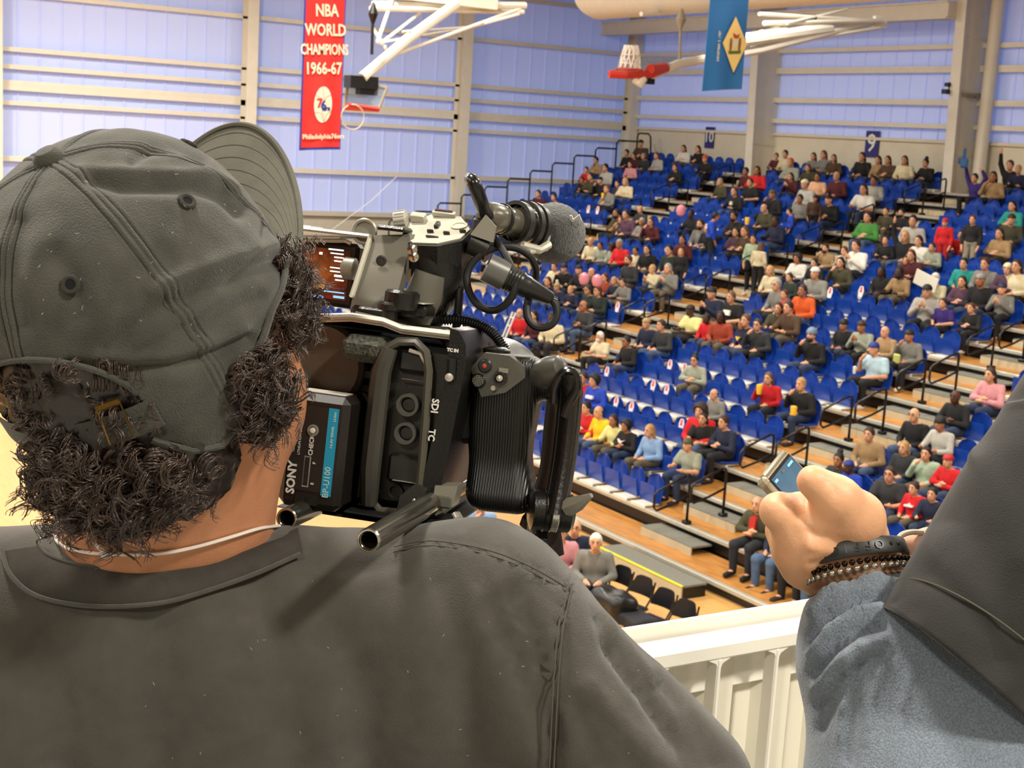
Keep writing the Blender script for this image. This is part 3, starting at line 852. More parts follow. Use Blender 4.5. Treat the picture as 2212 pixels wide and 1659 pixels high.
for ln in PEOPLE.strip().split('\n'):
    a = ln.split('|'); c, x, y = a[0].split(); ox, oy, s = CROP[c]
    px, py = ox + float(x) / s, oy + float(y) / s
    best = None
    for k in range(2, NT + 1):
        P = onx(px, py, tx(k) + .08)
        r = P[2] - (tz(k) + .76)
        if best is None or abs(r) < abs(best[1]): best = (k, r, P[1])
    k, r, yy = best
    kid = any(w in a[5] for w in ('boy', 'child', 'girl'))
    scl = .97 * (1 + np.clip(r / .76, -.13, .13)) * (.97 if kid else 1)
    pose = a[4]
    if pose == 'lap': pose = random.choice(['lap', 'lap', 'cross', 'reach'])
    d = a[5]
    who = d if d.split()[0] in ('child', 'boy', 'girl', 'man', 'woman') or ' man' in d.split(',')[0] or ' woman' in d.split(',')[0] or 'boy' in d.split() else 'person ' + d if d.split()[0] in ('in', 'with', 'just', 'all', 'clapping', 'raising', 'turned') else 'person, ' + d
    lab = '%s, %s row' % (who, ORD[k])
    o = person((tx(k), yy, tz(k) + .085), random.uniform(.05, .5), scl, a[1], a[2], a[3].split(), pose, lab, glasses='glasses' in d, tee=d in TEES, shoes=k < 12)
    PLACED[d] = (o, k, yy)
    best_s = min((q for q in SEATS if q[0] == k), key=lambda q: abs(q[2] - yy))
    if abs(best_s[2] - yy) < .4: best_s[4] = True
# seats placed: those in view; the 300 nearest as objects, the others as one stuff mesh
vis = []
for q in SEATS:
    px, py, dz = proj((tx(q[0]) + .25, q[2], tz(q[0]) + .4))
    if -20 < px < 2240 and py < 1400: vis.append((dz + (100 if px < 1130 and py > 520 else 0), q))
vis.sort(key=lambda t: t[0])
NTH = ['', 'first', 'second', 'third', 'fourth', 'fifth', 'sixth', 'seventh', 'eighth', 'ninth', 'tenth', 'eleventh', 'twelfth', 'thirteenth', 'fourteenth', 'fifteenth', 'sixteenth']
SIDE = {'right': 'right of the near aisle', 'A': 'left of the near aisle', 'B': 'left of the middle aisle', 'C': 'left of the far aisle'}
def seat_obj(q):
    k, nm, y, txt, occ, ix = q
    o = bpy.data.objects.new('stadium_seat', S_BACK); col.objects.link(o); o.location = (tx(k), y, tz(k) + .03)
    tag(o, '%s blue plastic seat, %s to the %s, %s row' % ('occupied' if occ else 'empty', NTH[ix], SIDE[nm], ORD[k]), 'seat', '%s blue seats, %s row' % ('occupied' if occ else 'empty', ORD[k]))
    child(o, 'seat_pan', S_DN if occ else S_UP); child(o, 'seat_bracket', S_BR)
    return o
for dz, q in vis[:300]: seat_obj(q)
rest = MB()
def bulk(me, off):
    n = len(me.vertices); co = np.empty(n * 3); me.vertices.foreach_get('co', co)
    return co.reshape(-1, 3) + off, [list(p.vertices) for p in me.polygons]
rb, rw = MB(), MB()
for dz, q in vis[300:]:
    off = np.array([tx(q[0]), q[2], tz(q[0]) + .03])
    rb.add(*bulk(S_BACK, off)); rb.add(*bulk(S_DN if q[4] else S_UP, off)); rw.add(*bulk(S_BR, off))
o = obj('distant_stadium_seats', rb.mesh('distant_stadium_seats', True), M_seat)
tag(o, 'rows of small blue seats high up in the far stand', 'seats', kind='stuff')
obj('seat_brackets', rw, M_white, o)['kind'] = 'stuff'

# flyers hung on some empty seats (pixel of the flyer, tier)
M_flyer = mat('flyer_paper', '#e6dfe0', .6); M_flyred = mat('flyer_red', '#d6465a', .6)
fl_ = [(1447, 789, 6), (1478, 797, 6), (1311, 804, 5), (1411, 833, 5), (1440, 843, 5), (1331, 869, 4), (1364, 880, 4), (1472, 918, 4), (1334, 663, 7), (1860, 630, 10), (1793, 632, 10), (1271, 452, 13), (1291, 454, 13)]
nfl = ['near the cardigan woman', 'just right of the topmost flyer', 'next to the white-bearded man', 'left of the pair in the fourth row', 'right of the pair in the fourth row', 'left of the pair above the yellow hoodie', 'right of the pair above the yellow hoodie', 'near the woman in a black T-shirt', 'beside the rail under the grey jacket', 'in the right hand empty rows', 'behind the orange hoodie', 'left one beside the microphone', 'right one beside the microphone']
for (px, py, k), wh in zip(fl_, nfl):
    P = onx(px, py, tx(k) + .20)
    e = empty('seat_flyer', P, 'red and white flyer on a blue seat, %s' % wh, 'flyer')
    obj('flyer_card', MB().prism([(-.05, -.11), (.05, -.11), (.075, .02), (.04, .11), (-.04, .11), (-.075, .02)], (0, 0, 0), (0, 1, 0), (.15, 0, 1), (-.006, 0, 0)), M_flyer, e)
    obj('red_print', MB().prism([(-.035, -.01), (.035, -.01), (.02, .1), (-.02, .1)], (-.008, 0, 0), (0, 1, 0), (.15, 0, 1), (-.003, 0, 0)), M_flyred, e)

# handrails in the aisles
def rail_mesh(h, L):
    b = MB()
    b.tube([(0, 0, 0), (0, 0, h - .08), (-.025, 0, h - .02), (-.08, 0, h - .01)], .022, 8)
    p = [(-.06, 0, h - .01)]
    sl = RISE / RUN
    p += [(-.3, 0, h - .26 * sl), (-L, 0, h - L * sl), (-L - .06, 0, h - L * sl - .06), (-L - .06, 0, h - L * sl - .26), (-L, 0, h - L * sl - .32), (-.3, 0, h - .36 - .26 * sl), (-.0, 0, h - .34)]
    b.tube(p, .02, 8)
    post = b
    base = MB().box((0, 0, .03), (.12, .12, .06), b=.01)
    return fix_normals(post.mesh('rail_tube', True)), fix_normals(base.mesh('rail_base'))
RM, RB = rail_mesh(.80, .62)
RM.materials.append(M_black); RB.materials.append(M_black)
def rail(x, y, z, label):
    o = bpy.data.objects.new('aisle_handrail', RM); col.objects.link(o); o.location = (x, y, z)
    tag(o, label, 'handrail', 'black aisle handrails'); child(o, 'rail_base', RB)
for k in (2, 4, 6, 8, 10):
    rail(tx(k) + .03, 17.25, tz(k), 'black looped handrail at the %s row of the near aisle' % ORD[k])
    x = tx(k) + .55
    rail(x, 17.0, tz(k) + RISE / 2, 'black looped handrail just above the %s row of the near aisle' % ORD[k])
for (yy, nm) in ((25.5, 'middle'), (33.7, 'far')):
    for k in range(4 if nm == 'middle' else 10, 20, 2):
        rail(tx(k) + .03, yy, tz(k), 'black looped handrail at the %s row of the %s aisle' % (ORD[k], nm))
        rail(tx(k) + .55, yy - .2, tz(k) + RISE / 2, 'black looped handrail just above the %s row of the %s aisle' % (ORD[k], nm))
# stepped guard rail at the far end of the stand
er = tag(empty('end_guard_rail', (tx(11), YB, 0)), 'black stepped guard rail climbing the far end of the stand', 'guard rail')
for k in range(5, NT + 1):
    x0, x1, zt_ = tx(k), tx(k) + (RUN if k < NT else .55), tz(k) + 1.12
    p = [(x0, YB + .05, tz(k)), (x0, YB + .05, zt_ - .08), (x0 + .08, YB + .05, zt_), (x1 - (.1 if k == NT else 0), YB + .05, zt_)]
    if k == NT: p += [(x1, YB + .05, zt_ - .1), (x1 + .1, YB + .05, tz(k))]
    obj('rail_section', MB().tube(p, .03, 8), M_black, er, smooth=True, keep=True)
# ------------------------------------------------------------------ standing people (head pixel, tier, ...)
def stander(px, py, k, top, skin, hair, label, rz=.2, bottom='#141416', scl=1.0, dx=.45):
    P = onx(px, py, tx(k) + dx)
    z = tz(k)
    h = (P[2] - z) / 1.57
    return person((tx(k) + dx, P[1], z + .90 * h), rz, h, top, skin, hair, 'stand', label, bottom)
stander(1470, 545, 10, 'black', 'l', ('long', 'blond'), 'blond woman in a black coat standing in the middle aisle', .6)
p76 = stander(1546, 468, 12, 'blue', 't', ('short', 'black'), 'man in a blue and black number jersey standing with his back turned', 2.6, '#15181f')
stander(1627, 517, 11, 'mint', 'l', ('long', 'brown'), 'girl in a long mint coat standing in the aisle', .5)
stander(1645, 533, 11, 'cream', 'l', ('long', 'lightbrown'), 'girl in a cream top seen from behind in the aisle', 3.4)
stander(1761, 429, 15, 'brown', 't', ('cap', 'black'), 'man in a brown coat and black cap standing above the blue shirt', .9)
stander(1705, 457, 14, 'blue', 'l', ('short', 'black'), 'dark-haired woman in a blue shirt and black trousers bending over', -.5)
stander(2041, 481, 14, 'red', 'l', ('beanie', 'red'), 'child in a bright red suit and white mittens standing', .4, '#b01a1e')
stander(2101, 475, 14, 'black', 'l', ('short', 'auburn'), 'auburn-haired boy in a black jacket standing near the red suit', .4, '#8a8270')

# things held by people
def prop(name, b, m, px, py, X, label, cat, smooth=True):
    P = onx(px, py, X); o = obj(name, b, m, smooth=smooth); o.location = P
    return tag(o, label, cat)
M_pop = mat('popcorn_yellow', '#e6b31e', .6)
def tub(r=.055, h=.16): return MB().lathe([(r * .75, -h / 2), (r, h / 2), (r * .9, h / 2 + .012), (.3 * r, h / 2 + .02)], (0, 0, 0), (0, 0, 1), 14)
prop('popcorn_tub', tub(), M_pop, 1640, 842, tx(6) - .25, 'yellow popcorn tub held by the woman in the red sweater', 'tub')
prop('popcorn_tub', tub(.06, .18), M_pop, 1714, 890, tx(6) - .28, 'yellow popcorn tub held by the fair-haired woman in black', 'tub')
prop('popcorn_tub', tub(.05, .14), M_pop, 1302, 423, tx(15) - .1, 'yellow popcorn tub high up above the microphone', 'tub')
prop('popcorn_tub', tub(.06, .16), M_pop, 1614, 478, tx(13), 'yellow tub in front of the bald man in olive', 'tub')
prop('paper_cup', tub(.035, .12), M_white, 1846, 800, tx(8) - .25, 'white bottle held by the man in light blue', 'cup')
prop('paper_cup', tub(.035, .12), M_white, 1203, 611, tx(9) - .2, 'white cup held by the man in the black beanie', 'cup')
prop('snack_bag', MB().box((0, 0, 0), (.06, .16, .18), b=.02), mat('snack_green', '#b9b964', .5), 1937, 775, tx(9) - .25, 'yellow-green snack bag held by the man in the black cap', 'bag')
prop('white_board', MB().box((0, 0, 0), (.02, .62, .30), np.array([[1, 0, 0], [0, .97, -.25], [0, .25, .97]]), b=.005), M_white, 2000, 607, tx(12) - .25, 'white board held up by the white-haired man', 'board')
b = MB(); b.box((0, 0, 0), (.10, .26, .26), b=.05); b.box((0, .02, .22), (.09, .09, .3), b=.04); b.box((0, .16, .05), (.08, .09, .16), b=.035)
prop('foam_hand', b, mat('foam_blue', '#35608f', .8), 2083, 352, tx(19) - .2, 'blue foam hand waved in front of the right column', 'foam hand')
for i, (px, py, w) in enumerate(((1262, 603, 'left'), (1290, 607, 'right'), (1471, 455, 'upper'))):
    prop('pink_balloon', MB().lathe([(.01, -.16), (.09, -.11), (.13, 0), (.11, .1), (.03, .155)], (0, 0, 0), (0, 0, 1), 16), mat('balloon_pink', '#d88a96', .35), px, py, tx(8 if i < 2 else 13) - .3, 'soft pink balloon among the crowd, the %s one' % w, 'balloon')
# marks on clothing
def chest_print(o, poly, c, z=.36, sc_=1.0):
    b = MB().prism([(u * sc_, v * sc_) for u, v in poly], (-.052, 0, z), (0, 1, 0), (.12, 0, 1), (.05, 0, 0))
    q = obj('print', b, mat('print_' + c[1:], c, .6), o); q.location = (-.06, 0, 0); return q
sw = [(-.11, .035), (-.06, -.035), (-.02, -.04), (.12, .045), (0, -.0), (-.05, -.005), (-.085, .02)]
chest_print(PLACED['curly-haired woman in a black sweatshirt with a white swoosh'][0], [(-u, v) for u, v in sw], '#e8e6e0')
chest_print(PLACED['boy in a red hoodie with white print'][0], [(-.09, -.01), (.09, -.02), (.09, .01), (.02, .015), (.0, .05), (-.03, .015), (-.09, .02)], '#e8e6e0')
chest_print(PLACED['boy in a black shirt with white print'][0], [(-.08, -.05), (.08, -.04), (.08, .05), (-.08, .05)], '#e8e6e0')
chest_print(PLACED['long fair hair, black top with white print'][0], [(-.05, -.05), (.05, -.04), (.03, .05), (-.04, .05)], '#c8c2b0')
chest_print(PLACED['dark-haired woman in a purple top with a yellow print'][0], [(-.07, .04), (0, -.05), (.07, .04), (.03, .04), (0, 0), (-.03, .04)], '#d8c24a')
chest_print(PLACED['boy in a blue basketball jersey'][0], [(-.09, -.03), (.09, -.03), (.09, .03), (-.09, .03)], '#d9d9de')
def text_mesh(s, size, ext, align='CENTER', font=None, bold=0):
    cu = bpy.data.curves.new('txt', 'FONT'); cu.body = s; cu.size = size; cu.extrude = ext; cu.align_x = align; cu.align_y = 'CENTER'
    cu.offset = bold; cu.resolution_u = 2
    o = bpy.data.objects.new('txt', cu); col.objects.link(o)
    dg = bpy.context.evaluated_depsgraph_get(); dg.update()
    me = bpy.data.meshes.new_from_object(o.evaluated_get(dg)); bpy.data.objects.remove(o)
    return me
def put(name, me, m, parent, o, ex, ey):
    """place a mesh drawn in xy so that x->ex, y->ey at world point o (parent identity-rotated at its location)"""
    q = bpy.data.objects.new(name, me); col.objects.link(q)
    if len(me.materials) == 0: me.materials.append(m)
    ex = nrm(ex); ey = nrm(np.asarray(ey) - ex * (np.asarray(ey) @ ex)); ez = np.cross(ex, ey)
    Mx = Matrix(((ex[0], ey[0], ez[0], o[0]), (ex[1], ey[1], ez[1], o[1]), (ex[2], ey[2], ez[2], o[2]), (0, 0, 0, 1)))
    if parent is not None:
        q.parent = parent; q.matrix_parent_inverse = parent.matrix_basis.inverted()
    q.matrix_basis = Mx
    return q
M_prw = mat('white_print', '#e4e2da', .6)
q = obj('jersey_number', text_mesh('76', .22, .012, bold=.006), M_prw, p76)
q.rotation_euler = (PI / 2, 0, PI / 2); q.location = (.245, 0, .36)

# ------------------------------------------------------------------ right block front: man on a chair, people behind the hand
def floor_person(px, py, X, zf, top, skin, hair, label, rz, bottom, pose='lap', scl=1.0, **kw):
    P = onx(px, py, X)
    return person((X, P[1], P[2] - .67 * scl), rz, scl, top, skin, hair, pose, label, bottom, **kw)
olv = floor_person(1636, 1090, 13.95, Z1, 'olive', 'l', ('bald', 'grey'), 'bald man in an olive jacket over a red shirt on a chair', .35, '#20242c', 'cross')
chest_print(olv, [(-.045, -.16), (.045, -.16), (.05, .12), (0, .16), (-.05, .12)], '#b8261f', .36)
floor_person(1690, 1122, 13.95, Z1, 'navy', 'l', ('short', 'brown'), 'person in a navy sweatshirt and jeans behind the raised hand', .2, '#4c6484')
floor_person(1748, 1140, 13.9, Z1, 'charcoal', 'l', ('short', 'brown'), 'person in shorts and white socks below the raised hand', .2, '#1a1a1c')
floor_person(1800, 1158, 13.9, Z1, 'blue', 'l', ('short', 'brown'), 'person in jeans beside the sleeve cuff', .2, '#4c6484')
# court side people
def chair_mesh():
    M = {}
    back = MB(); G = np.zeros((5, 9, 3))
    for i in range(5):
        for j in range(9):
            u = -1 + j / 4
            t = i / 4
            G[i, j] = (.235 + .05 * t - .03 * u * u, u * (.20 - .05 * t * t * u * u), .58 + .24 * t - .05 * t * (u ** 4))
    back.slab(G, np.array([.022, 0, 0])); M['backrest'] = back
    M['seat'] = MB().box((.0, 0, .44), (.40, .40, .045), b=.018)
    for s in (1, -1):
        M['front_leg' + str(s)] = MB().tube([(.26, s * .215, .80), (.22, s * .215, .62), (.05, s * .215, .40), (-.2, s * .215, 0)], .013, 8)
        M['rear_leg' + str(s)] = MB().tube([(-.14, s * .20, .43), (.05, s * .20, .25), (.24, s * .20, 0)], .012, 8)
    M['crossbar'] = MB().cyl((-.12, -.21, .12), (-.12, .21, .12), .009, 8)
    return M
def folding_chair(x, y, rz, label, proto=[None]):
    if proto[0] is None:
        e = empty('folding_chair', (x, y, 0), label, 'chair', 'black folding chairs on the court', rz)
        for nm, b in chair_mesh().items():
            obj('leg' if 'leg' in nm else nm, b, mat('black_vinyl', '#16161a', .3) if nm in ('backrest', 'seat') else M_black, e, smooth=True)
        proto[0] = e; return e
    e = empty('folding_chair', (x, y, 0), label, 'chair', 'black folding chairs on the court', rz)
    for ch in proto[0].children:
        c = ch.copy(); col.objects.link(c); c.parent = e
    return e
for (px, py), lb in zip([(1328, 1237), (1373, 1260), (1420, 1287), (1465, 1312)], ['beside the seated man in grey', 'second from the seated man in grey', 'third from the seated man in grey', 'cut off by the balcony rail']):
    P = onz(px, py, .76); folding_chair(P[0] - .1, P[1], .15, 'empty black folding chair on the court, ' + lb)
for (px, py), tp, hr, lb, rz, bt in [((1287, 1173), 'grey', ('short', 'white'), 'white-haired man in a pale grey shirt sitting on the court', .9, '#3a3a40'), ((1242, 1140), 'navy', ('bald', 'white'), 'white-haired man in a navy suit and pink tie on the court', .9, '#161d38'), ((1212, 1152), 'pink', ('short', 'brown'), 'person in a pink shirt beside the navy suit', .9, '#22222a')]:
    P = onz(px, py, 1.13); o = person((P[0], P[1], .46), rz, 1.0, tp, 'l', hr, 'lap', lb, bt, glasses=tp == 'navy')
    if tp == 'navy':
        obj('tie', MB().prism([(-.012, .16), (.012, .16), (.022, -.02), (0, -.05), (-.022, -.02)], (-.05, 0, .33), (0, 1, 0), (.13, 0, 1), (.03, 0, 0)), mat('pink_tie', '#b9566e', .6), o).location = (-.055, 0, 0)
        obj('shirt_front', MB().prism([(-.03, .16), (.03, .16), (0, .04)], (-.04, 0, .33), (0, 1, 0), (.13, 0, 1), (.03, 0, 0)), M_prw, o).location = (-.055, 0, 0)
    folding_chair(P[0], P[1], rz, 'black folding chair under the ' + ('white-haired man in grey' if tp == 'grey' else 'man in the navy suit' if tp == 'navy' else 'person in pink'))
# photographer at the court with a black camera, seen under the grip
P = onz(1040, 1082, 1.35); phg = person((P[0], P[1], .62), 1.2, 1.0, 'sky', 'l', ('short', 'black'), 'drink', 'person in a pale blue shirt holding a black camera below the grip', '#2a2530')
c_ = tag(obj('photo_camera', MB().box((0, 0, 0), (.09, .16, .11), b=.01).lathe([(.04, 0), (.05, .12)], (-.04, 0, 0), (-1, 0, 0), 12), M_black), 'black photo camera held by the person in pale blue on the court', 'camera'); c_.location = onz(1036, 1090, 1.3)
st_ = tag(empty('courtside_stool', (P[0], P[1], 0)), 'low black stool under the person in pale blue', 'stool')
obj('stool_seat', MB().box((.05, 0, .56), (.4, .4, .06), b=.02), M_black, st_)
for sx in (-1, 1):
    for sy in (-1, 1): obj('leg', MB().cyl((.05 + sx * .16, sy * .16, 0), (.05 + sx * .14, sy * .14, .55), .015, 8), M_black, st_)
# coats and bag heaped on the chairs
def blob(name, c, r, m, label, cat, seed):
    ph = np.random.default_rng(seed).uniform(0, 6, 6)
    V, Fc = surface_net(lambda Q: sd_box(Q, (0, 0, 0), r, min(r) * .7) + .02 * np.sin(Q[..., 0] * 17 + ph[0]) * np.sin(Q[..., 1] * 15 + ph[1]) * np.sin(Q[..., 2] * 19 + ph[2]), np.array(r) * -1.25, np.array(r) * 1.25, .02, name)
    o = obj(name, np_mesh(name, V, Fc), m); o.location = c; return tag(o, label, cat)
M_bag = mat('black_nylon', '#0d0d10', .38, var=.2, bump=.4, bscale=14)
P = onz(1325, 1305, .58); blob('duffel_bag', P, (.20, .34, .18), M_bag, 'black shiny bag lying across the folding chairs', 'bag', 1)
P = onz(1370, 1338, .5); blob('folded_coat', P, (.2, .3, .08), mat('dark_coat', '#15151d', .8, bump=.4, bscale=12), 'dark coat draped beside the black bag', 'coat', 2)
blob('backpack', (tx(3) + .40, 18.7, tz(3) + .16), (.14, .2, .16), M_bag, 'black backpack on the floor behind the camouflage cap man', 'bag', 3)
# white leaning frame near the left aisle
b = MB()
for s in (0, .13): b.tube([(0, s, 0), (.25, s, .62)], .022, 6)
b.tube([(.13, 0, .32), (.13, .13, .32)], .018, 6); b.tube([(.2, 0, .5), (.2, .13, .5)], .018, 6)
o = tag(obj('white_crutches', b, M_white), 'white crutch-like frame leaning between seats left of the red pullover', 'crutches'); o.location = onx(1090, 735, tx(5))
# ------------------------------------------------------------------ hanging things
# basket hoists, duct and roof clutter
M_glass = mat('backboard_glass', '#9fb0b8', .08, trans=.6, alpha=.55)
M_red = mat('red_padding', '#c03020', .5); M_net = mat('net_cord', '#d8cfc4', .8)
def PY(px, py, Y): return ony(px, py, Y)
h1 = tag(empty('basketball_hoist', PY(790, 200, 24.0)), 'folded ceiling basketball hoist with glass backboard beside the red banner', 'basketball hoop')
b = MB(); b.tube([PY(783, 168, 24), PY(880, 85, 24.3), PY(985, 8, 24.6)], .10, 10); obj('mast', b, M_steel, h1, True, keep=True)
for a_, c_, r_ in (((842, 122), (1125, 18), .035), ((842, 118), (700 + 105, 60), .03), ((815, 92), (850, -10), .035), ((822, 94), (908, 28), .03), ((1122, 30), (1012, 60), .03), ((820, 92), (1014, 58), .02), ((870, 68), (1014, 58), .02)):
    obj('strut', MB().tube([PY(*a_, 24.2), PY(*c_, 24.9)], r_, 8), M_steel, h1, True, keep=True)
obj('head_frame', MB().tube([PY(805, 10, 24.9), PY(1135, 12, 24.9)], .07, 8).tube([PY(800, 18, 24.6), PY(1130, 26, 25.2)], .05, 8).box(PY(960, -2, 24.9), (2.2, .3, .2)), M_steel, h1, keep=True)
obj('hanger_rod', MB().tube([PY(806, 20, 23.8), PY(803, 118, 23.8)], .03, 8).lathe([(.02, -.2), (.09, 0), (.02, .2)], PY(806, 30, 23.8), (0, 0, 1), 10), M_black, h1, keep=True)
c0, c1, c2_, c3 = PY(752, 172, 24.3), PY(836, 190, 23.9), PY(818, 236, 23.9), PY(744, 232, 24.3)
def quad(a, b_, c, d, t, n): return MB().slab(np.array([[a, b_], [d, c]]), np.asarray(n) * t)
bn = nrm(np.cross(c1 - c0, c3 - c0))
obj('backboard', quad(c0, c1, c2_, c3, .04, bn), M_glass, h1, keep=True)
fr = MB()
for p, q in ((c0, c1), (c1, c2_), (c2_, c3), (c3, c0)): fr.tube([p, q], .028, 6)
obj('backboard_frame', fr, mat('dull_grey', '#8d8470', .6), h1, keep=True)
obj('bottom_pad', MB().tube([c3, c2_], .05, 8).tube([PY(752, 226, 23.6), c2_], .035, 8), M_red, h1, keep=True)
obj('mount', MB().box(PY(780, 178, 24.1), (.55, .3, .22)).box(PY(792, 190, 24.1), (.35, .2, .25)), M_black, h1, keep=True)
rp = PY(762, 253, 23.6)
ang = np.linspace(0, 2 * PI, 25)
obj('rim', MB().tube([rp + .22 * np.array([math.cos(t), 0, math.sin(t)]) for t in ang], .012, 6), mat('net_cord2', '#b9b2a4', .7), h1, keep=True)
# second basket, folded flat, red padding toward us
h2 = tag(empty('basketball_hoist', PY(1390, 155, 22.0)), 'folded ceiling basketball hoop with red padding below the round duct', 'basketball hoop')
a0, a1, a2, a3 = PY(1316, 160, 21.4), PY(1440, 148, 21.8), PY(1475, 128, 23.4), PY(1378, 128, 23.0)
nn = nrm(np.cross(a1 - a0, a3 - a0)); nn = nn if nn[2] > 0 else -nn
obj('backboard', quad(a0, a1, a2, a3, .04, nn), M_glass, h2, keep=True)
obj('bottom_pad', MB().tube([a0, PY(1350, 162, 21.3), PY(1410, 160, 21.5), a1], .07, 8).tube([a0, a3], .035, 6).tube([PY(1404, 150, 21.4), PY(1436, 146, 21.8)], .09, 8), M_red, h2, keep=True)
nb = MB(); nc = PY(1360, 150, 21.5)
for i in range(12):
    t = i * PI / 6; q = lambda r, z, dt=0: nc + np.array([r * math.cos(t + dt), r * math.sin(t + dt), z])
    nb.tube([q(.20, .02), q(.17, .22, .25), q(.12, .42, .5)], .012, 4); nb.tube([q(.20, .02), q(.17, .22, -.25), q(.12, .42, -.5)], .012, 4)
for r_, z_ in ((.19, .1), (.165, .25), (.13, .4)): nb.tube([nc + np.array([r_ * math.cos(t), r_ * math.sin(t), z_]) for t in ang], .01, 4)
obj('net', nb, M_net, h2, keep=True)
obj('rim', MB().tube([nc + .225 * np.array([math.cos(t), math.sin(t), 0]) for t in ang], .014, 6), M_red, h2, keep=True)
obj('mast', MB().tube([PY(1385, 172, 22.0), PY(1465, 138, 22.4), PY(1640, 108, 23.2), PY(1890, 45, 24.5)], .09, 10), M_steel, h2, True, keep=True)
obj('mast_shell', MB().tube([PY(1600, 88, 23.0), PY(1790, 62, 24.0)], .14, 10), M_steel, h2, True, keep=True)
obj('hanger_rod', MB().tube([PY(1471, 35, 22.2), PY(1468, 128, 22.2)], .025, 8).lathe([(.02, -.2), (.1, 0), (.02, .2)], PY(1471, 42, 22.2), (0, 0, 1), 10), mat('dull_grey', '#8d8470', .6), h2, True, keep=True)
obj('spot_lamp', MB().lathe([(.05, .2), (.11, .16), (.12, 0), (.09, -.02)], PY(1377, 182, 21.5), (.2, -.1, .4), 14), M_white, h2, True, keep=True)
obj('lamp_bracket', MB().box(PY(1386, 170, 21.7), (.3, .2, .1)).box(PY(1402, 176, 21.7), (.16, .14, .1)), M_black, h2, keep=True)
for a_, c_, r_ in (((1640, 30), (1890, 45), .04), ((1650, 50), (1905, 45), .05), ((1640, 70), (1760, 40), .04), ((1385, 30), (1545, 18), .045), ((1700, 50), (1830, 20), .03), ((1620, 105), (1900, 60), .04)):
    obj('strut', MB().tube([PY(*a_, 23.4), PY(*c_, 24.3)], r_, 8), M_steel, h2, True, keep=True)
obj('winch', MB().box(PY(1743, 40, 23.9), (.4, .25, .16), b=.03), M_black, h2, keep=True)
obj('pulley_plate', MB().box(PY(1900, 48, 24.4), (.35, .1, .25)), M_steel, h2, keep=True)
# fabric air duct: a long tube with a rounded end, running along the hall
c = PY(1272, -20, 26.5)
pr = [(.02, 0), (.35, .06), (.55, .2), (.62, .42), (.62, 13)]
du = obj('air_duct', MB().lathe(pr, c, (.0, -1, .0), 32), mat('duct_fabric', '#cdc9bf', .7, var=.03), smooth=True)
tag(du, 'large cream round air duct under the roof at the top', 'duct')

# banners
M_banred = mat('banner_red', '#d42a26', .75, var=.06, vscale=2); M_banblue = mat('banner_blue', '#2a3fa0', .75)
M_cream = mat('banner_cream', '#e6d9c0', .75)
def cloth(o, ex, ey, w, h, amp, n=14, m=30, ph=0.0):
    nz = np.cross(ex, ey); G = np.zeros((m, n, 3))
    for i in range(m):
        for j in range(n):
            u, v = j / (n - 1) - .5, i / (m - 1)
            G[i, j] = o + ex * u * w - ey * v * h + nz * amp * (math.sin(u * 9 + ph + v * 1.5) * (.4 + v)) - ey * (.03 * (u * u) * v)
    return G
Yb = 28.0
tl, tr = PY(660, -60, Yb), PY(751, -56, Yb); bl_ = PY(653, 325, Yb)
ex = nrm(tr - tl); ey = np.array([0, 0, 1.0]); w = np.linalg.norm(tr - tl); hgt = tl[2] - bl_[2]; o0 = (tl + tr) / 2
rb_ = tag(empty('championship_banner', o0), 'long red champions banner with blue border hanging left of the hoop', 'banner')
nz = np.cross(ex, ey)
obj('banner_border', MB().slab(cloth(o0 + nz * -.02, ex, ey, w * 1.0, hgt, .02), nz * -.01), M_banblue, rb_, True, keep=True)
obj('banner_cloth', MB().slab(cloth(o0, ex, ey, w * .93, hgt * .985, .02), nz * -.012), M_banred, rb_, True, keep=True)
for s_, py, sz in (('NBA', 24, .30), ('WORLD', 66, .29), ('CHAMPIONS', 108, .26), ('1966-67', 149, .29)):
    P = PY(702 - (py - 66) * .06, py, Yb); put('lettering', text_mesh(s_, sz, .004, bold=.006), M_cream, rb_, P + nz * .045, ex, ey).scale = (.72 if s_ == 'CHAMPIONS' else .85, 1.15, 1)
P = PY(697, 295, Yb); put('lettering', text_mesh('Philadelphia76ers', .135, .004, bold=.003), M_cream, rb_, P + nz * .05, ex, ey)
P = PY(696, 226, Yb) + nz * .04
obj('ball_emblem', MB().prism([(.20 * math.cos(t), .37 * math.sin(t)) for t in np.linspace(0, 2 * PI, 32, endpoint=False)], P, ex, ey, nz * .008), M_cream, rb_, keep=True)
def arc(pts, r): return MB().tube([P + nz * .012 + ex * u + ey * v for u, v in pts], r, 5)
for pts in ([(-.03, .36), (.02, .1), (-.02, -.1), (.04, -.36)], [(-.17, .19), (-.05, .13), (.02, .0)], [(.17, .19), (.06, .16), (.03, .05)], [(-.18, -.16), (-.05, -.17), (.02, -.36)], [(.18, -.14), (.08, -.2), (.05, -.33)]):
    obj('ball_seam', arc(pts, .006), mat('emblem_grey', '#8a8078', .7), rb_, keep=True)
put('emblem_seven', text_mesh('7', .26, .004, bold=.008), mat('emblem_red', '#c8202a', .7), rb_, P + nz * .015 - ex * .08 + ey * .02, ex, ey)
put('emblem_six', text_mesh('6', .26, .004, bold=.008), mat('emblem_blue', '#1f2f86', .7), rb_, P + nz * .016 + ex * .01 - ey * .02, ex, ey)
put('emblem_script', text_mesh('ers', .14, .004, bold=.006), mat('emblem_blue', '#1f2f86', .7), rb_, P + nz * .017 + ex * .07 - ey * .08, ex, ey)
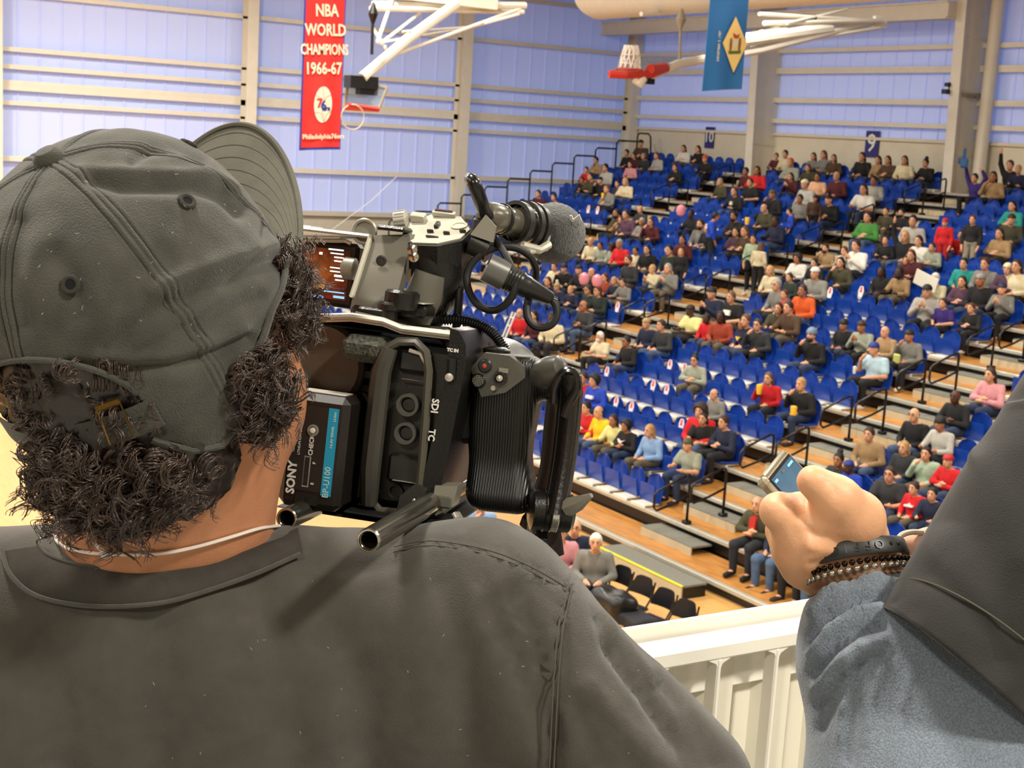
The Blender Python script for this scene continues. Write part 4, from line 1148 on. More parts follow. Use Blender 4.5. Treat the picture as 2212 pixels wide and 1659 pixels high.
# state flag
Yf = 19.0
tl, tr = PY(1538, -60, Yf), PY(1628, -60, Yf); bl_ = PY(1537, 198, Yf)
ex = nrm(tr - tl); w = np.linalg.norm(tr - tl); hgt = tl[2] - bl_[2]; o0 = (tl + tr) / 2 - ex * .02; nz = np.cross(ex, ey)
fg = tag(empty('state_flag', o0), 'blue flag with a buff diamond and coat of arms hanging vertically', 'flag')
obj('flag_cloth', MB().slab(cloth(o0, ex, ey, w * .93, hgt, .015, ph=1.0), nz * -.012), mat('flag_blue', '#2368a8', .75, var=.05, vscale=2), fg, True, keep=True)
pts = [PY(1585, 36, Yf), PY(1609, 96, Yf), PY(1580, 157, Yf), PY(1557, 93, Yf)]
obj('diamond', MB().slab(np.array([[pts[0] + nz * .05, pts[1] + nz * .05], [pts[3] + nz * .05, pts[2] + nz * .05]]), nz * .006), mat('buff_diamond', '#e3c67c', .75), fg, keep=True)
P = PY(1583, 95, Yf) + nz * .062
K_ = .8
M_em = mat('emblem_brown', '#7a5a34', .8)
obj('shield', MB().prism([(K_ * u_, K_ * v_) for u_, v_ in [(-.07, .08), (.07, .08), (.07, -.05), (0, -.1), (-.07, -.05)]], P, ex, ey, nz * .006), mat('shield_white', '#c9c2ac', .8), fg, keep=True)
for sx in (-1, 1):
    obj('supporter', MB().prism([(K_ * u_, K_ * v_) for u_, v_ in [(sx * .09, -.13), (sx * .14, -.13), (sx * .15, .0), (sx * .14, .11), (sx * .105, .13), (sx * .09, .06)]], P, ex, ey, nz * .006), M_em, fg, keep=True)
obj('crest', MB().prism([(K_ * u_, K_ * v_) for u_, v_ in [(-.05, .12), (.06, .11), (.1, .2), (.02, .17), (-.08, .22)]], P, ex, ey, nz * .006), mat('crest_red', '#a83c24', .8), fg, keep=True)
obj('ground_scroll', MB().prism([(K_ * u_, K_ * v_) for u_, v_ in [(-.15, -.2), (.15, -.2), (.17, -.14), (-.17, -.14)]], P, ex, ey, nz * .006), mat('scroll_green', '#4d6a3c', .8), fg, keep=True)
put('lettering', text_mesh('DECEMBER 7, 1787', .06, .003), M_cream, fg, PY(1549, 100, Yf) + nz * .05, ey, -ex)
# number signs on the right wall
for s_, (px, py), sz, lab in (('10', (1533, 297), .62, 'blue number ten sign on the wall above the far rows'), ('9', (1884, 311), .85, 'blue number nine sign on the wall above the top row')):
    P = onx(px, py, XS - .06); e = tag(empty('section_sign', P), lab, 'sign')
    obj('sign_board', MB().box((0, 0, 0), (.03, .52 if s_ == '9' else .46, .74 if s_ == '9' else .68)), mat('sign_blue', '#2a2a72', .6), e)
    put('numeral', text_mesh(s_, sz * (.80 if s_ == '10' else .85), .006, bold=.004), M_prw, e, P + np.array([-.03, 0, 0]), (0, -1, 0), (0, 0, 1))
# loose wire of the far wall
tag(obj('hanging_wire', MB().tube([ony(705, 505, 30), ony(800, 435, 33), ony(856, 382, 36)], .012, 4), M_steel), 'thin pale wire slanting in front of the far wall', 'wire')

# ------------------------------------------------------------------ balcony
ZF = 4.75
DZ = .58
yn, yf = DZ / .466, DZ / .451
zr = CAM[2] - DZ
M_rail = mat('white_rail_paint', '#e6e1d4', .35, var=.03, vscale=9, bump=.05, bscale=80)
M_pan = mat('white_corrugated_sheet', '#e0dac8', .45, var=.04, vscale=6)
sl_ = struct('floor_balcony', MB().box((0, -3.1, ZF - .1), (24, 9.2, .2)), mat('balcony_concrete', '#8d8a82', .8, var=.1))
br = tag(empty('balcony_railing', (1.2, yn, ZF)), 'white balcony railing with bars and corrugated sheet in the lower right', 'railing')
x0_, x1_ = -3.0, 5.0
obj('top_rail', MB().box(((x0_ + x1_) / 2, (yn + yf) / 2, zr - .0105), (x1_ - x0_, yf - yn, .021), b=.003), M_rail, br, keep=True)
up_z = CAM[2] - .4356 * (yf + .006)
obj('rear_upstand', MB().box(((x0_ + x1_) / 2, yf + .008, (up_z + zr - .08) / 2), (x1_ - x0_, .006, up_z - zr + .08), b=.001), M_rail, br, keep=True)
sp = .0738 * yn * 1.0
xb = .8719 * yn
for i in range(-24, 34):
    x = xb + i * sp
    if not -.9 < x < 3.2: continue
    b = MB().box((x, yn + .012, (zr - .02 + ZF + .05) / 2), (.007, .022, zr - .07 - ZF), b=.002)
    for s in (-1, 1):   # small fillet where the bar meets the rail
        b.prism([(0, 0), (s * .016, 0), (s * .005, -.005), (0, -.016)], (x, yn + .002, zr - .021), (1, 0, 0), (0, 0, 1), (0, .02, 0))
    obj('baluster', b, M_rail, br, keep=True)
obj('bottom_rail', MB().box(((x0_ + x1_) / 2, yn + .012, ZF + .06), (x1_ - x0_, .03, .03)), M_rail, br, keep=True)
pr = []
x = -1.0; k = 0
prof = [(0, 0), (.035, 0), (.048, .02), (.083, .02)]
while x < 3.2:
    pr += [(x + u, v) for u, v in prof]; x += .096
G = np.array([[[u, yn + .045 + v, z] for z in (ZF + .03, zr - .025)] for u, v in pr])
obj('corrugated_sheet', MB().slab(G, np.array([0, .002, 0])), M_pan, br, keep=True)
# ------------------------------------------------------------------ the video camera rig on the man's shoulder
def _rot(ax, t):
    c, s = math.cos(t), math.sin(t)
    return {'x': np.array([[1, 0, 0], [0, c, -s], [0, s, c]]), 'y': np.array([[c, 0, s], [0, 1, 0], [-s, 0, c]]), 'z': np.array([[c, -s, 0], [s, c, 0], [0, 0, 1]])}[ax]
_M = _rot('y', -math.radians(11.25)) @ _rot('x', math.radians(3.82)) @ _rot('z', math.radians(-7.46))
def c2w(v): return RT * v[0] + UP * v[1] - FW * v[2]
ER, EU, EA = c2w(_M[:, 0]), c2w(_M[:, 1]), -c2w(_M[:, 2])
RM3 = np.stack([ER, EA, EU], 1)
def W(px, py, dep): return CAM + (FW + RT * (px - CX) / F - UP * (py - CY) / F) * dep
RO = W(675, 968, 1.018)
def RP(px, py, d):
    """point of the rig plane lying d metres in front of the battery's rear face"""
    r = ray(px, py); return CAM + r * (((RO + EA * d - CAM) @ EA) / (r @ EA))
def rbox(p0, p1, d0, d1, b=.002, mb=None):
    """box between two opposite rear corners (pixels, at depth d0) reaching to depth d1"""
    a, c = RP(*p0, d0), RP(*p1, d0); q = c - a
    w, h = abs(q @ ER), abs(q @ EU); ctr = (a + c) / 2 + EA * (d1 - d0) / 2
    return (mb or MB()).box(ctr, (w, d1 - d0, h), RM3, b)
PXM = 1.05 / F     # metres per pixel near the rig
def curve(pts, n=10):
    """Catmull-Rom through points"""
    P = np.asarray(pts, float); P = np.concatenate([[2 * P[0] - P[1]], P, [2 * P[-1] - P[-2]]]); out = []
    for i in range(1, len(P) - 2):
        for t in np.linspace(0, 1, n, endpoint=False):
            out.append(.5 * ((2 * P[i]) + (-P[i - 1] + P[i + 1]) * t + (2 * P[i - 1] - 5 * P[i] + 4 * P[i + 1] - P[i + 2]) * t * t + (-P[i - 1] + 3 * P[i] - 3 * P[i + 1] + P[i + 2]) * t ** 3))
    return np.array(out + [P[-2]])
K_pl = mat('rig_black_plastic', '#0e0e0d', .33, var=.12, vscale=40, bump=.12, bscale=500)
K_gr = mat('rig_dark_grey', '#24231f', .38, var=.08, vscale=60, bump=.08, bscale=700)
K_sil = mat('rig_grey_alloy', '#8b887b', .42, metal=.35, var=.05, vscale=40)
K_lt = mat('rig_pale_alloy', '#b9b5a6', .35, metal=.4, var=.05, vscale=40)
K_chr = mat('rig_chrome', '#c8c4b8', .15, metal=1.0)
K_rub = mat('rig_rubber', '#0b0b0b', .55)
K_wht = mat('rig_print', '#d8d6cf', .5)
rig = tag(empty('video_camera', RO), 'black shoulder-mounted video camera rig held to the eye of the man in the cap', 'camera')
def rp(name, m, mt, sm=True, par=None): return obj(name, m, mt, par or rig, sm, keep=True)
def sub(par, name, m, mt, sm=True):
    o = obj(name, m, mt, None, sm); o.parent = par
    return o
def rtext(par, s, size, px, py, d, ex, ey, m, bold=.0002, sx=1):
    q = put('lettering', text_mesh(s, size, .0002, bold=bold), m, None, RP(px, py, d), ex, ey); q.parent = par; q.scale = (sx, 1, 1); return q
# battery
ba = rbox((622, 842), (728, 1110), 0, .070, .0045)
ctr = (RP(622, 842, 0) + RP(757, 866, 0) + RP(594, 1088, 0) + RP(728, 1110, 0)) / 4
bw, bh = np.linalg.norm(RP(622, 842, 0) - RP(757, 866, 0)), np.linalg.norm(RP(622, 842, 0) - RP(594, 1088, 0))
bat = rp('battery', MB().box(ctr + EA * .035, (bw, .07, bh), RM3, .005), mat('battery_plastic', '#191512', .36, var=.06, vscale=50))
def BL(u, v, e=0.0): return ctr + ER * u * bw + EU * v * bh - EA * (.0004 + e)      # point on the battery's rear face
def bquad(u0, v0, u1, v1, t=.0003): return MB().box(BL((u0 + u1) / 2, (v0 + v1) / 2), (abs(u1 - u0) * bw, t * 2, abs(v1 - v0) * bh), RM3, 0)
sub(bat, 'label_panel', bquad(-.36, -.34, .40, .40), mat('battery_label', '#211b17', .5))
sub(bat, 'blue_stripe', bquad(.20, -.36, .36, .40, .0006), mat('label_cyan', '#1796bd', .45))
def btext(s, size, u, v, m, sx=1, bold=.0001):
    q = put('lettering', text_mesh(s, size, .0001, bold=bold), m, None, BL(u, v, .0007), EU, -ER); q.parent = bat; q.scale = (sx, 1, 1)
btext('SONY', .0088, -.28, -.24, K_wht, 1.0, .0003)
btext('BP-U100', .0062, .28, -.24, mat('label_pale', '#a9d4df', .5), 1.0, .0001)
btext('14.4V 95Wh', .0026, .29, .15, mat('label_pale', '#a9d4df', .5), 1.2)
btext('Li-ion', .003, .30, .33, mat('label_pale', '#a9d4df', .5))
btext('RECHARGEABLE', .0026, -.30, .10, K_wht, 1.0, 0); btext('LITHIUM ION BATTERY PACK', .0026, -.21, .17, K_wht, 1.0, 0)
btext('CHECK', .0045, -.02, .06, K_wht, 1.0, .0001)
sub(bat, 'check_button', MB().lathe([(.0042, 0), (.0042, .001), (.0032, .0012), (.0030, .0006)], BL(-.02, .19), -EA, 24), K_sil)
sub(bat, 'button_dot', MB().lathe([(.0019, 0), (.0019, .0016), (.0001, .0018)], BL(-.02, .19), -EA, 16), K_wht)
fr = MB()
for (u0, v0, u1, v1) in ((-.11, -.30, -.10, -.04), (-.02, -.30, -.01, -.04), (-.11, -.305, -.01, -.297), (-.11, -.045, -.01, -.037)): fr.box(BL((u0 + u1) / 2, (v0 + v1) / 2), (abs(u1 - u0) * bw + .0003, .0006, abs(v1 - v0) * bh + .0002), RM3)
sub(bat, 'charge_gauge', fr, K_wht)
for v in (-.26, -.20, -.14, -.08): sub(bat, 'gauge_lamp', MB().lathe([(.0008, 0), (.0006, .0006)], BL(-.06, v), -EA, 8), K_gr)
btext('E', .003, .055, -.27, K_wht); btext('F', .003, .055, -.09, K_wht)
sub(bat, 'release_notch', bquad(-.20, -.46, .16, -.37, .0006), mat('notch_dark', '#0c0a09', .6))
sub(bat, 'notch_arrow', MB().prism([(-.0014, .002), (.0014, .002), (0, -.002)], BL(-.0, -.415, .0008), ER, EU, -EA * .0003), mat('arrow_black', '#000000', .7))
sub(bat, 'top_reflection', MB().box(ctr + EU * (bh / 2 + .0002) + EA * .022 - ER * .001, (bw * .72, .02, .0004), RM3), mat('pale_reflection', '#b9b6aa', .3))  # thin pale plate: painted reflection of light on the glossy battery top
# body
rp('camera_body', rbox((642, 706), (955, 1118), .060, .19, .010), K_gr)
rp('rear_shell', MB().lathe([(.030, 0), (.033, .004), (.033, .05), (.036, .07)], RP(690, 790, .045), EA, 32), mat('rig_warm_grey', '#4a4238', .35, var=.05))
rp('battery_recess', rbox((702, 772), (820, 838), .052, .08, .006), K_rub)
rp('velcro_pad', rbox((735, 720), (828, 790), .024, .062, .006), mat('velcro', '#4a4d43', 1.0, var=.5, vscale=350, bump=1.0, bscale=420))
led = rp('tally_lamp', MB().lathe([(.0001, -.003), (.0026, -.002), (.0032, 0), (.0032, .004)], RP(637, 830, .03), EA, 16), mat('tally_red', '#ff1410', .3, emit=2.5))
rp('tally_bezel', MB().lathe([(.0036, -.001), (.0050, -.001), (.0050, .02), (.0036, .02)], RP(637, 830, .032), EA, 20, cap=False), K_gr)
rp('side_block', rbox((612, 800), (655, 860), .034, .08, .004), mat('rig_warm_grey', '#4a4238', .35, var=.05))
# port column
rp('port_panel', rbox((838, 738), (945, 1108), .040, .075, .004), K_gr)
loop = [(836, 752), (862, 738), (898, 738), (920, 760), (926, 800), (920, 900), (912, 1000), (904, 1085), (880, 1108), (822, 1104), (800, 1080), (806, 1000), (817, 880), (826, 790)]
rp('port_rim', MB().tube(np.array([RP(x, y, .032) for x, y in loop + [loop[0]]])[list(range(15))], .0034, 8), mat('rim_grey', '#4b493f', .3))
rp('rear_rib', MB().tube([RP(842, 752, .028), RP(824, 800, .028), RP(812, 900, .028), RP(800, 1010, .028), RP(797, 1090, .03)], [.006, .0075, .0078, .0078, .006], 10), mat('rib_grey', '#3a3832', .35))
for (x, y, r) in ((884, 874, .0082), (879, 935, .0080)):
    q = rp('bnc_socket', MB().lathe([(r * .62, -.002), (r * .74, -.006), (r, -.006), (r * 1.02, -.001), (r * 1.02, .02)], RP(x, y, .036), EA, 28, cap=False), mat('socket_grey', '#4f4d46', .35, metal=.3))
    sub(q, 'socket_cap', MB().lathe([(r * .1, -.0012), (r * .56, -.001), (r * .62, 0), (r * .62, .004)], RP(x, y, .035), EA, 24), K_gr)
rp('port_door', rbox((862, 752), (926, 812), .034, .04, .003), mat('door_black', '#171714', .5))
rp('door_slot', MB().tube([RP(884, 757, .031), RP(908, 764, .031), RP(920, 786, .031)], .0016, 6), K_lt)
rp('lower_door', rbox((838, 978), (908, 1052), .034, .04, .003), mat('door_black', '#171714', .5))
rp('door_lip', rbox((846, 1038), (898, 1044), .031, .035, .001), K_sil)
rp('upper_lip', rbox((866, 818), (912, 824), .031, .035, .001), K_sil)
rp('dc_socket', MB().lathe([(.0042, 0), (.0048, -.003), (.0055, -.003), (.0055, .01)], RP(856, 1062, .037), EA, 18), K_rub)
rp('lock_lever', MB().prism([(-.010, -.012), (.006, -.016), (.012, -.004), (.010, .010), (.002, .014), (-.008, .004)], RP(886, 1086, .022), ER, EU, EA * .02), K_gr)
rp('lever_edge', MB().tube([RP(893, 1078, .018), RP(904, 1098, .018), RP(902, 1112, .018)], .0012, 6), K_lt)
# cage wall on the right, with print
cw = rp('cage_wall', MB().prism([((x - 950) * PXM, (930 - y) * PXM) for x, y in ((948, 712), (968, 716), (985, 742), (990, 790), (972, 1000), (957, 1125), (918, 1128), (930, 1000), (945, 860), (950, 780))], RP(950, 930, .030), ER, EU, EA * .12), K_pl)
for s_, x, y, sz in (('SDI', 939, 877, .0072), ('TC', 932, 940, .0066), ('TC IN', 978, 757, .0032)):
    rtext(cw, s_, sz, x, y, .0292, -EU if sz > .005 else ER, ER if sz > .005 else EU, K_wht)
for off, x in ((0, 952), (.012, 966), (.024, 980)):
    rp('cage_arch', MB().tube([RP(x - 60, 712, .05 + off), RP(x - 12, 716, .05 + off), RP(x + 14, 738, .05 + off), RP(x + 22, 778, .05 + off), RP(x + 14, 880, .05 + off)], .0035, 8), K_pl)
rp('cage_slot', MB().tube([RP(975, 775, .028), RP(973, 820, .028)], .0035, 8), mat('slot_void', '#020202', .8))
rp('cage_screw', MB().lathe([(.003, 0), (.003, -.002), (.001, -.0025)], RP(971, 815, .026), EA, 12), K_lt)
rp('cage_foot', MB().prism([((x - 955) * PXM, (1090 - y) * PXM) for x, y in ((935, 1052), (984, 1046), (978, 1092), (944, 1116), (934, 1100))], RP(955, 1090, .028), ER, EU, EA * .02), K_sil)
rp('foot_relief', rbox((944, 1070), (972, 1100), .026, .03, .001), mat('relief_grey', '#55534a', .4))
for i in range(3): rp('foot_claw', MB().tube([RP(978 + i * 6, 1108, .03 + i * .004), RP(984 + i * 6, 1118, .03), RP(980 + i * 6, 1128, .03)], .0014, 6), K_lt)
# top plate
tp = MB(); Q = [(680, 692), (760, 690), (828, 700), (868, 716), (985, 730)]
G = np.array([[RP(x, y - 10, .035) + EA * (k * .13) - EU * .000 for x, y in Q] for k in (0, 1)])
rp('top_plate', tp.slab(G, -EU * .005), K_lt)
rp('plate_edge', MB().tube([RP(x, y - 7, .033) for x, y in Q], .0025, 8), K_lt)
rp('under_plate', rbox((690, 698), (975, 738), .042, .17, .003), K_rub)
rp('shoe_block', rbox((860, 655), (918, 690), .05, .08, .002), K_pl)
rp('shoe_lock', MB().lathe([(.008, 0), (.0095, .002), (.0095, .006), (.006, .007), (.006, .018)], RP(845, 652, .045), -EU, 20), K_pl)
rp('shoe_rail', rbox((862, 650), (917, 658), .048, .082, .001), K_lt)
# handle: rear bracket
br_pts = [(802, 508, .085), (892, 506, .085), (856, 645, .055), (762, 636, .055)]
G = np.array([[RP(*br_pts[0]), RP(*br_pts[1])], [RP(782, 575, .07), RP(873, 578, .07)], [RP(*br_pts[3]), RP(*br_pts[2])], [RP(757, 664, .054), RP(852, 668, .054)], [RP(757, 690, .058), RP(850, 695, .058)]])
hb = rp('handle_bracket', MB().slab(G, EA * .016), mat('bracket_grey', '#6e6b60', .42, metal=.25, var=.05, vscale=30))
sub(hb, 'screw_hole', MB().lathe([(.0042, -.0006), (.0030, -.001), (.0028, .0), (.0012, .0004)], RP(824, 563, .0705), EA, 20), K_gr)
sub(hb, 'bracket_rim', MB().tube([RP(760, 640, .053), RP(781, 575, .068), RP(801, 510, .083)], .0022, 8), K_lt)
rp('bracket_foot', rbox((757, 655), (850, 694), .052, .085, .003), K_pl)
rp('bracket_label', MB().prism([((x - 800) * PXM, (690 - y) * PXM) for x, y in ((764, 677), (825, 682), (838, 700), (766, 696))], RP(800, 690, .046), ER, EU, EA * .003), K_sil)
rp('bracket_top_clamp', rbox((812, 484), (874, 502), .075, .10, .003), K_pl)
rp('bracket_pivot', MB().lathe([(.012, 0), (.013, .002), (.013, .012), (.011, .014)], RP(866, 668, .05), EU, 20), K_pl)
# LCD finder
lcd = rp('finder_screen', rbox((640, 512), (762, 668), .095, .112, .003), mat('lcd_frame', '#1d1310', .35))
rp('finder_hood', rbox((640, 497), (800, 506), .085, .12, .002), K_lt)
rp('finder_hinge', rbox((620, 482), (675, 500), .09, .12, .003), K_sil)
rp('hood_lip', MB().tube([RP(640, 519, .092), RP(745, 520, .092), RP(758, 526, .092)], .0016, 6), K_lt)
scr = sub(lcd, 'screen_picture', rbox((652, 530), (746, 650), .0945, .0948, 0), mat('screen_scene', '#3a1c10', .3, emit=.6, c2='#a05a2a', vscale=55, spec=.1))
M_sw = mat('screen_white', '#e8eef8', .4, emit=1.6); M_sb = mat('screen_blue', '#7fb4ff', .4, emit=1.2); M_sr = mat('screen_red', '#7a0c06', .4, emit=.6); M_sy = mat('screen_yellow', '#c8902a', .4, emit=.8)
for (x0, y0, x1, y1, m) in ((710, 536, 742, 543, M_sw), (714, 545, 742, 551, M_sw), (722, 554, 742, 559, M_sw), (722, 562, 740, 567, M_sw), (713, 576, 742, 582, M_sw), (713, 584, 742, 590, M_sw), (722, 593, 742, 600, M_sw), (724, 603, 742, 608, M_sw), (704, 611, 742, 618, M_sr), (702, 620, 743, 625, M_sb), (700, 627, 743, 635, M_sb), (704, 638, 716, 645, M_sr), (720, 638, 743, 646, M_sb), (676, 612, 700, 622, M_sy), (678, 636, 698, 644, M_sb), (690, 544, 696, 550, M_sw)):
    sub(scr, 'screen_readout', rbox((x0, y0), (x1, y1), .0938, .0941, 0), m)
rp('finder_knob', MB().lathe([(.005, 0), (.0085, .002), (.0085, .010), (.006, .012)], RP(772, 582, .085), -ER, 18), K_sil)
rp('finder_ring', MB().tube([RP(787, 500, .09) + .0088 * (math.cos(t) * ER + math.sin(t) * EU) for t in np.linspace(0, 2 * PI, 25)], .0016, 6).lathe([(.0088, 0), (.0088, .002)], RP(787, 500, .091), EA, 24), K_sil)
# handle head with controls (its panel leans toward the operator)
poly = [(866, 512), (880, 484), (932, 462), (1000, 468), (1021, 498), (998, 520), (945, 532), (888, 530)]
def HP(x, y, e=0.0): return RP(x, y, .075 + (532 - y) / 70 * .055 - e)
top = np.array([HP(x, y) for x, y in poly]); bot = np.array([HP(x, y) + EA * .012 - EU * .030 for x, y in poly]); n = len(poly)
hh = rp('handle_head', MB().add(np.concatenate([top, bot]), [list(range(n)), [n + i for i in range(n)][::-1]] + [(i, (i + 1) % n, n + (i + 1) % n, n + i) for i in range(n)]), K_pl, 20)
hn = nrm(np.cross(HP(1000, 500) - HP(900, 500), HP(945, 470) - HP(945, 520))); hn = hn if hn @ EA < 0 else -hn
pin = np.array([HP(945 + (x - 945) * .93, 498 + (y - 498) * .9) for x, y in poly])
sub(hh, 'control_panel', MB().add(np.concatenate([pin + hn * .0012, pin - hn * .001]), [list(range(n)), [n + i for i in range(n)][::-1]] + [(i, (i + 1) % n, n + (i + 1) % n, n + i) for i in range(n)]), K_lt, 20)
HM = np.stack([ER, nrm(np.cross(hn, ER)), hn], 1)
def hbtn(nm, x, y, w, h, t, m): return sub(hh, nm, MB().box(HP(x, y) + hn * (t / 2 + .001), (w * PXM, h * PXM * 1.6, t), HM, .0006), m)
hbtn('shoe_slot', 960, 470, 54, 9, .004, K_lt); hbtn('slot_gap', 960, 469, 42, 5, .0052, mat('slot_maroon', '#3a1616', .6))
hbtn('rocker', 905, 480, 34, 14, .006, K_lt); hbtn('zoom_dial', 945, 492, 10, 16, .003, K_gr)
for x, y in ((930, 505), (965, 509), (1000, 505)): hbtn('panel_button', x, y, 15, 4, .0026, K_gr)
hbtn('panel_slit', 934, 516, 30, 3, .0018, K_gr)
sub(hh, 'menu_ring', MB().lathe([(.0062, 0), (.0066, .0012), (.0048, .0012), (.0046, .0006)], HP(992, 492) + hn * .001, hn, 24), K_lt)
kn = MB(); kc, ka = HP(868, 487) + hn * .004, nrm(ER * .8 + EU * .2)
kn.lathe([(.005, -.005), (.0078, -.0045), (.0078, .0045), (.005, .005)], kc, ka, 24)
for i in range(16):
    t = i * PI / 8; a_ = nrm(np.cross(ka, EA)); b_ = np.cross(ka, a_); kn.box(kc + .0078 * (math.cos(t) * a_ + math.sin(t) * b_), (.0012, .008, .0012), np.stack([math.cos(t) * a_ + math.sin(t) * b_, ka, np.cross(math.cos(t) * a_ + math.sin(t) * b_, ka)], 1))
rp('focus_knob', kn, K_lt)
rp('handle_grip', MB().tube([RP(950, 545, .10), RP(955, 590, .10), RP(940, 640, .105), RP(915, 690, .11)], [.024, .024, .020, .014], 20, flat=.75), K_pl)
rp('handle_leg', MB().tube([RP(930, 590, .085), RP(915, 640, .085), RP(895, 695, .088)], [.012, .0145, .012], 14), mat('leg_grey', '#5d5a4f', .5, var=.1, vscale=40))
rp('handle_strut', MB().tube([RP(985, 610, .10), RP(965, 660, .10), RP(945, 705, .10)], .0028, 8), K_pl)
rp('hinge_screws', MB().lathe([(.004, 0), (.004, -.003), (.001, -.004)], RP(893, 540, .07), EA, 12).lathe([(.004, 0), (.004, -.003), (.001, -.004)], RP(896, 555, .07), EA, 12), K_chr)
# microphone with foam, holder and connector
m0, m1 = RP(1052, 466, .10), RP(1190, 502, .17)
ma = nrm(m1 - m0); ml = np.linalg.norm(m1 - m0)
mic = rp('microphone', MB().lathe([(.006, -.004), (.0098, -.002), (.0112, .003), (.0112, ml * .18), (.0104, ml * .2), (.0108, ml * .24), (.0108, ml * .42), (.0125, ml * .45), (.0125, ml)], m0, ma, 32), mat('mic_grey', '#716d60', .28, metal=.5))
sub(mic, 'mic_ring', MB().lathe([(.0115, ml * .2), (.0124, ml * .2), (.0124, ml * .23), (.0115, ml * .23)], m0, ma, 32, cap=False), K_rub)
b = MB()
for t_, r_, w_ in ((.40, .0175, .006), (.54, .0195, .005), (.64, .0200, .005)): b.lathe([(r_ - .003, ml * t_), (r_, ml * t_), (r_, ml * t_ + w_), (r_ - .003, ml * t_ + w_)], m0, ma, 36, cap=False)
rp('mic_holder', b, K_gr)
rp('holder_clamp', MB().tube([RP(1128, 530, .12), RP(1165, 540, .13), RP(1185, 528, .14)], .0035, 8).tube([RP(1142, 545, .12), RP(1180, 538, .14), RP(1186, 500, .14)], .002, 8), K_lt)
V, Fc = surface_net(lambda P: sd_ell(P - (m1 + ma * .004), (0, 0, 0), (.0245, .0245, .027), np.stack([nrm(np.cross(ma, EU)), np.cross(ma, nrm(np.cross(ma, EU))), ma], 1)), m1 - .034, m1 + .036, .0016, 'foam')
N_ = vnormals(V, Fc); V = V + N_ * (rng.normal(0, 1, len(V)) * .00018)[:, None]
fo = rp('foam_windscreen', np_mesh('foam', V, Fc), mat('foam', '#2b2b27', .95, var=.25, vscale=400, bump=.8, bscale=900, sheen=.6))
put('lettering', text_mesh('Z', .011, .0004, bold=.0004), K_wht, None, RP(1245, 472, .155), nrm(EU * -.6 + ER * .2 + EA * .6), nrm(ER * -.2 + EU * .3 - EA * .3)).parent = fo
rp('holder_arm', MB().tube([RP(1022, 520, .10), RP(1060, 540, .10)], .011, 16).box(RP(1045, 492, .095), (.017, .012, .014), RM3, .002), K_gr)
rp('holder_plate', MB().prism([(-.008, -.006), (.010, -.010), (.011, .002), (.002, .010)], RP(1040, 492, .085), ER, EU, EA * .003), K_sil)
# cables
def pcur(L): return curve([RP(*q) for q in L], 8)
c_mic = [(1058, 474, .098), (1046, 455, .09), (1036, 425, .08), (1022, 392, .075), (1014, 386, .085), (1018, 402, .10), (1036, 448, .115), (1058, 500, .105), (1085, 540, .09), (1106, 580, .082), (1113, 615, .08), (1100, 650, .08), (1068, 670, .082), (1032, 658, .085), (1012, 625, .088), (1010, 590, .09), (1028, 560, .092), (1066, 537, .095), (1110, 535, .10), (1142, 552, .105), (1157, 580, .11), (1156, 606, .115)]
rp('microphone_cable', MB().tube(pcur(c_mic), .0029, 10), K_rub)
rp('cable_sleeve', MB().tube(pcur(c_mic[:5]), [.0052] * 24 + [.0046] * 8 + [.003], 12), mat('sleeve_black', '#10100f', .25))
x0, x1 = RP(1092, 597, .085), RP(1192, 646, .095); xa = nrm(x1 - x0); xl = np.linalg.norm(x1 - x0)
rp('xlr_plug', MB().lathe([(.0098, 0), (.0098, xl * .30), (.0098, xl * .32), (.0088, xl * .36), (.0088, xl * .45), (.0080, xl * .5), (.0050, xl * .97), (.0042, xl), (.003, xl * 1.02), (.003, xl * 1.1)], x0, xa, 28), mat('xlr_dark', '#2c2c2a', .3, metal=.4))
for t_ in (.06, .12, .18, .24): rp('plug_ridge', MB().lathe([(.0098, xl * t_), (.0104, xl * (t_ + .012)), (.0098, xl * (t_ + .03))], x0, xa, 28, cap=False), K_gr)
rp('xlr_socket', MB().lathe([(.0112, -.016), (.0115, 0), (.0098, .001)], x0, xa, 28), mat('socket_alloy', '#6b6a66', .35, metal=.5))
rtext(rig, 'NL', .009, 1062, 580, .075, nrm(EU * .9 - ER * .35), nrm(-ER), K_wht).matrix_parent_inverse = rig.matrix_basis.inverted()
rp('plug_cable', MB().tube(pcur([(1190, 645, .095), (1201, 660, .095), (1202, 685, .094), (1186, 704, .092), (1160, 707, .09), (1142, 690, .09), (1138, 665, .092), (1142, 645, .094)]), .0031, 10), K_rub)
rp('drop_cable', MB().tube(pcur([(993, 622, .10), (991, 655, .10), (986, 700, .105), (985, 712, .11)]), .0032, 10).box(RP(990, 625, .10), (.008, .004, .007), RM3, .001), K_rub)
hz = curve([RP(*q) for q in ((936, 692, .10), (985, 690, .10), (1030, 700, .10), (1066, 722, .10), (1092, 758, .10))], 24)
rp('ribbed_hose', MB().tube(hz, [.0034 if i % 3 else .0046 for i in range(len(hz))], 12), K_rub)
rp('side_cable', MB().tube(pcur([(1000, 715, .11), (1030, 722, .11), (1046, 745, .11), (1050, 780, .11)]), .0048, 10), K_pl)
# lens
rp('lens_barrel', MB().lathe([(.034, 0), (.036, .01), (.036, .05), (.040, .055), (.040, .12), (.043, .13), (.043, .16)], RP(985, 860, .13), EA, 40), K_pl)
rp('lens_ring', MB().lathe([(.0362, .012), (.0385, .014), (.0385, .03), (.0362, .032)], RP(985, 860, .13), EA, 40, cap=False), K_sil)
rp('lens_cover', MB().lathe([(.001, -.002), (.016, -.001), (.021, .006), (.022, .03)], RP(1000, 900, .07), EA, 32), K_rub)
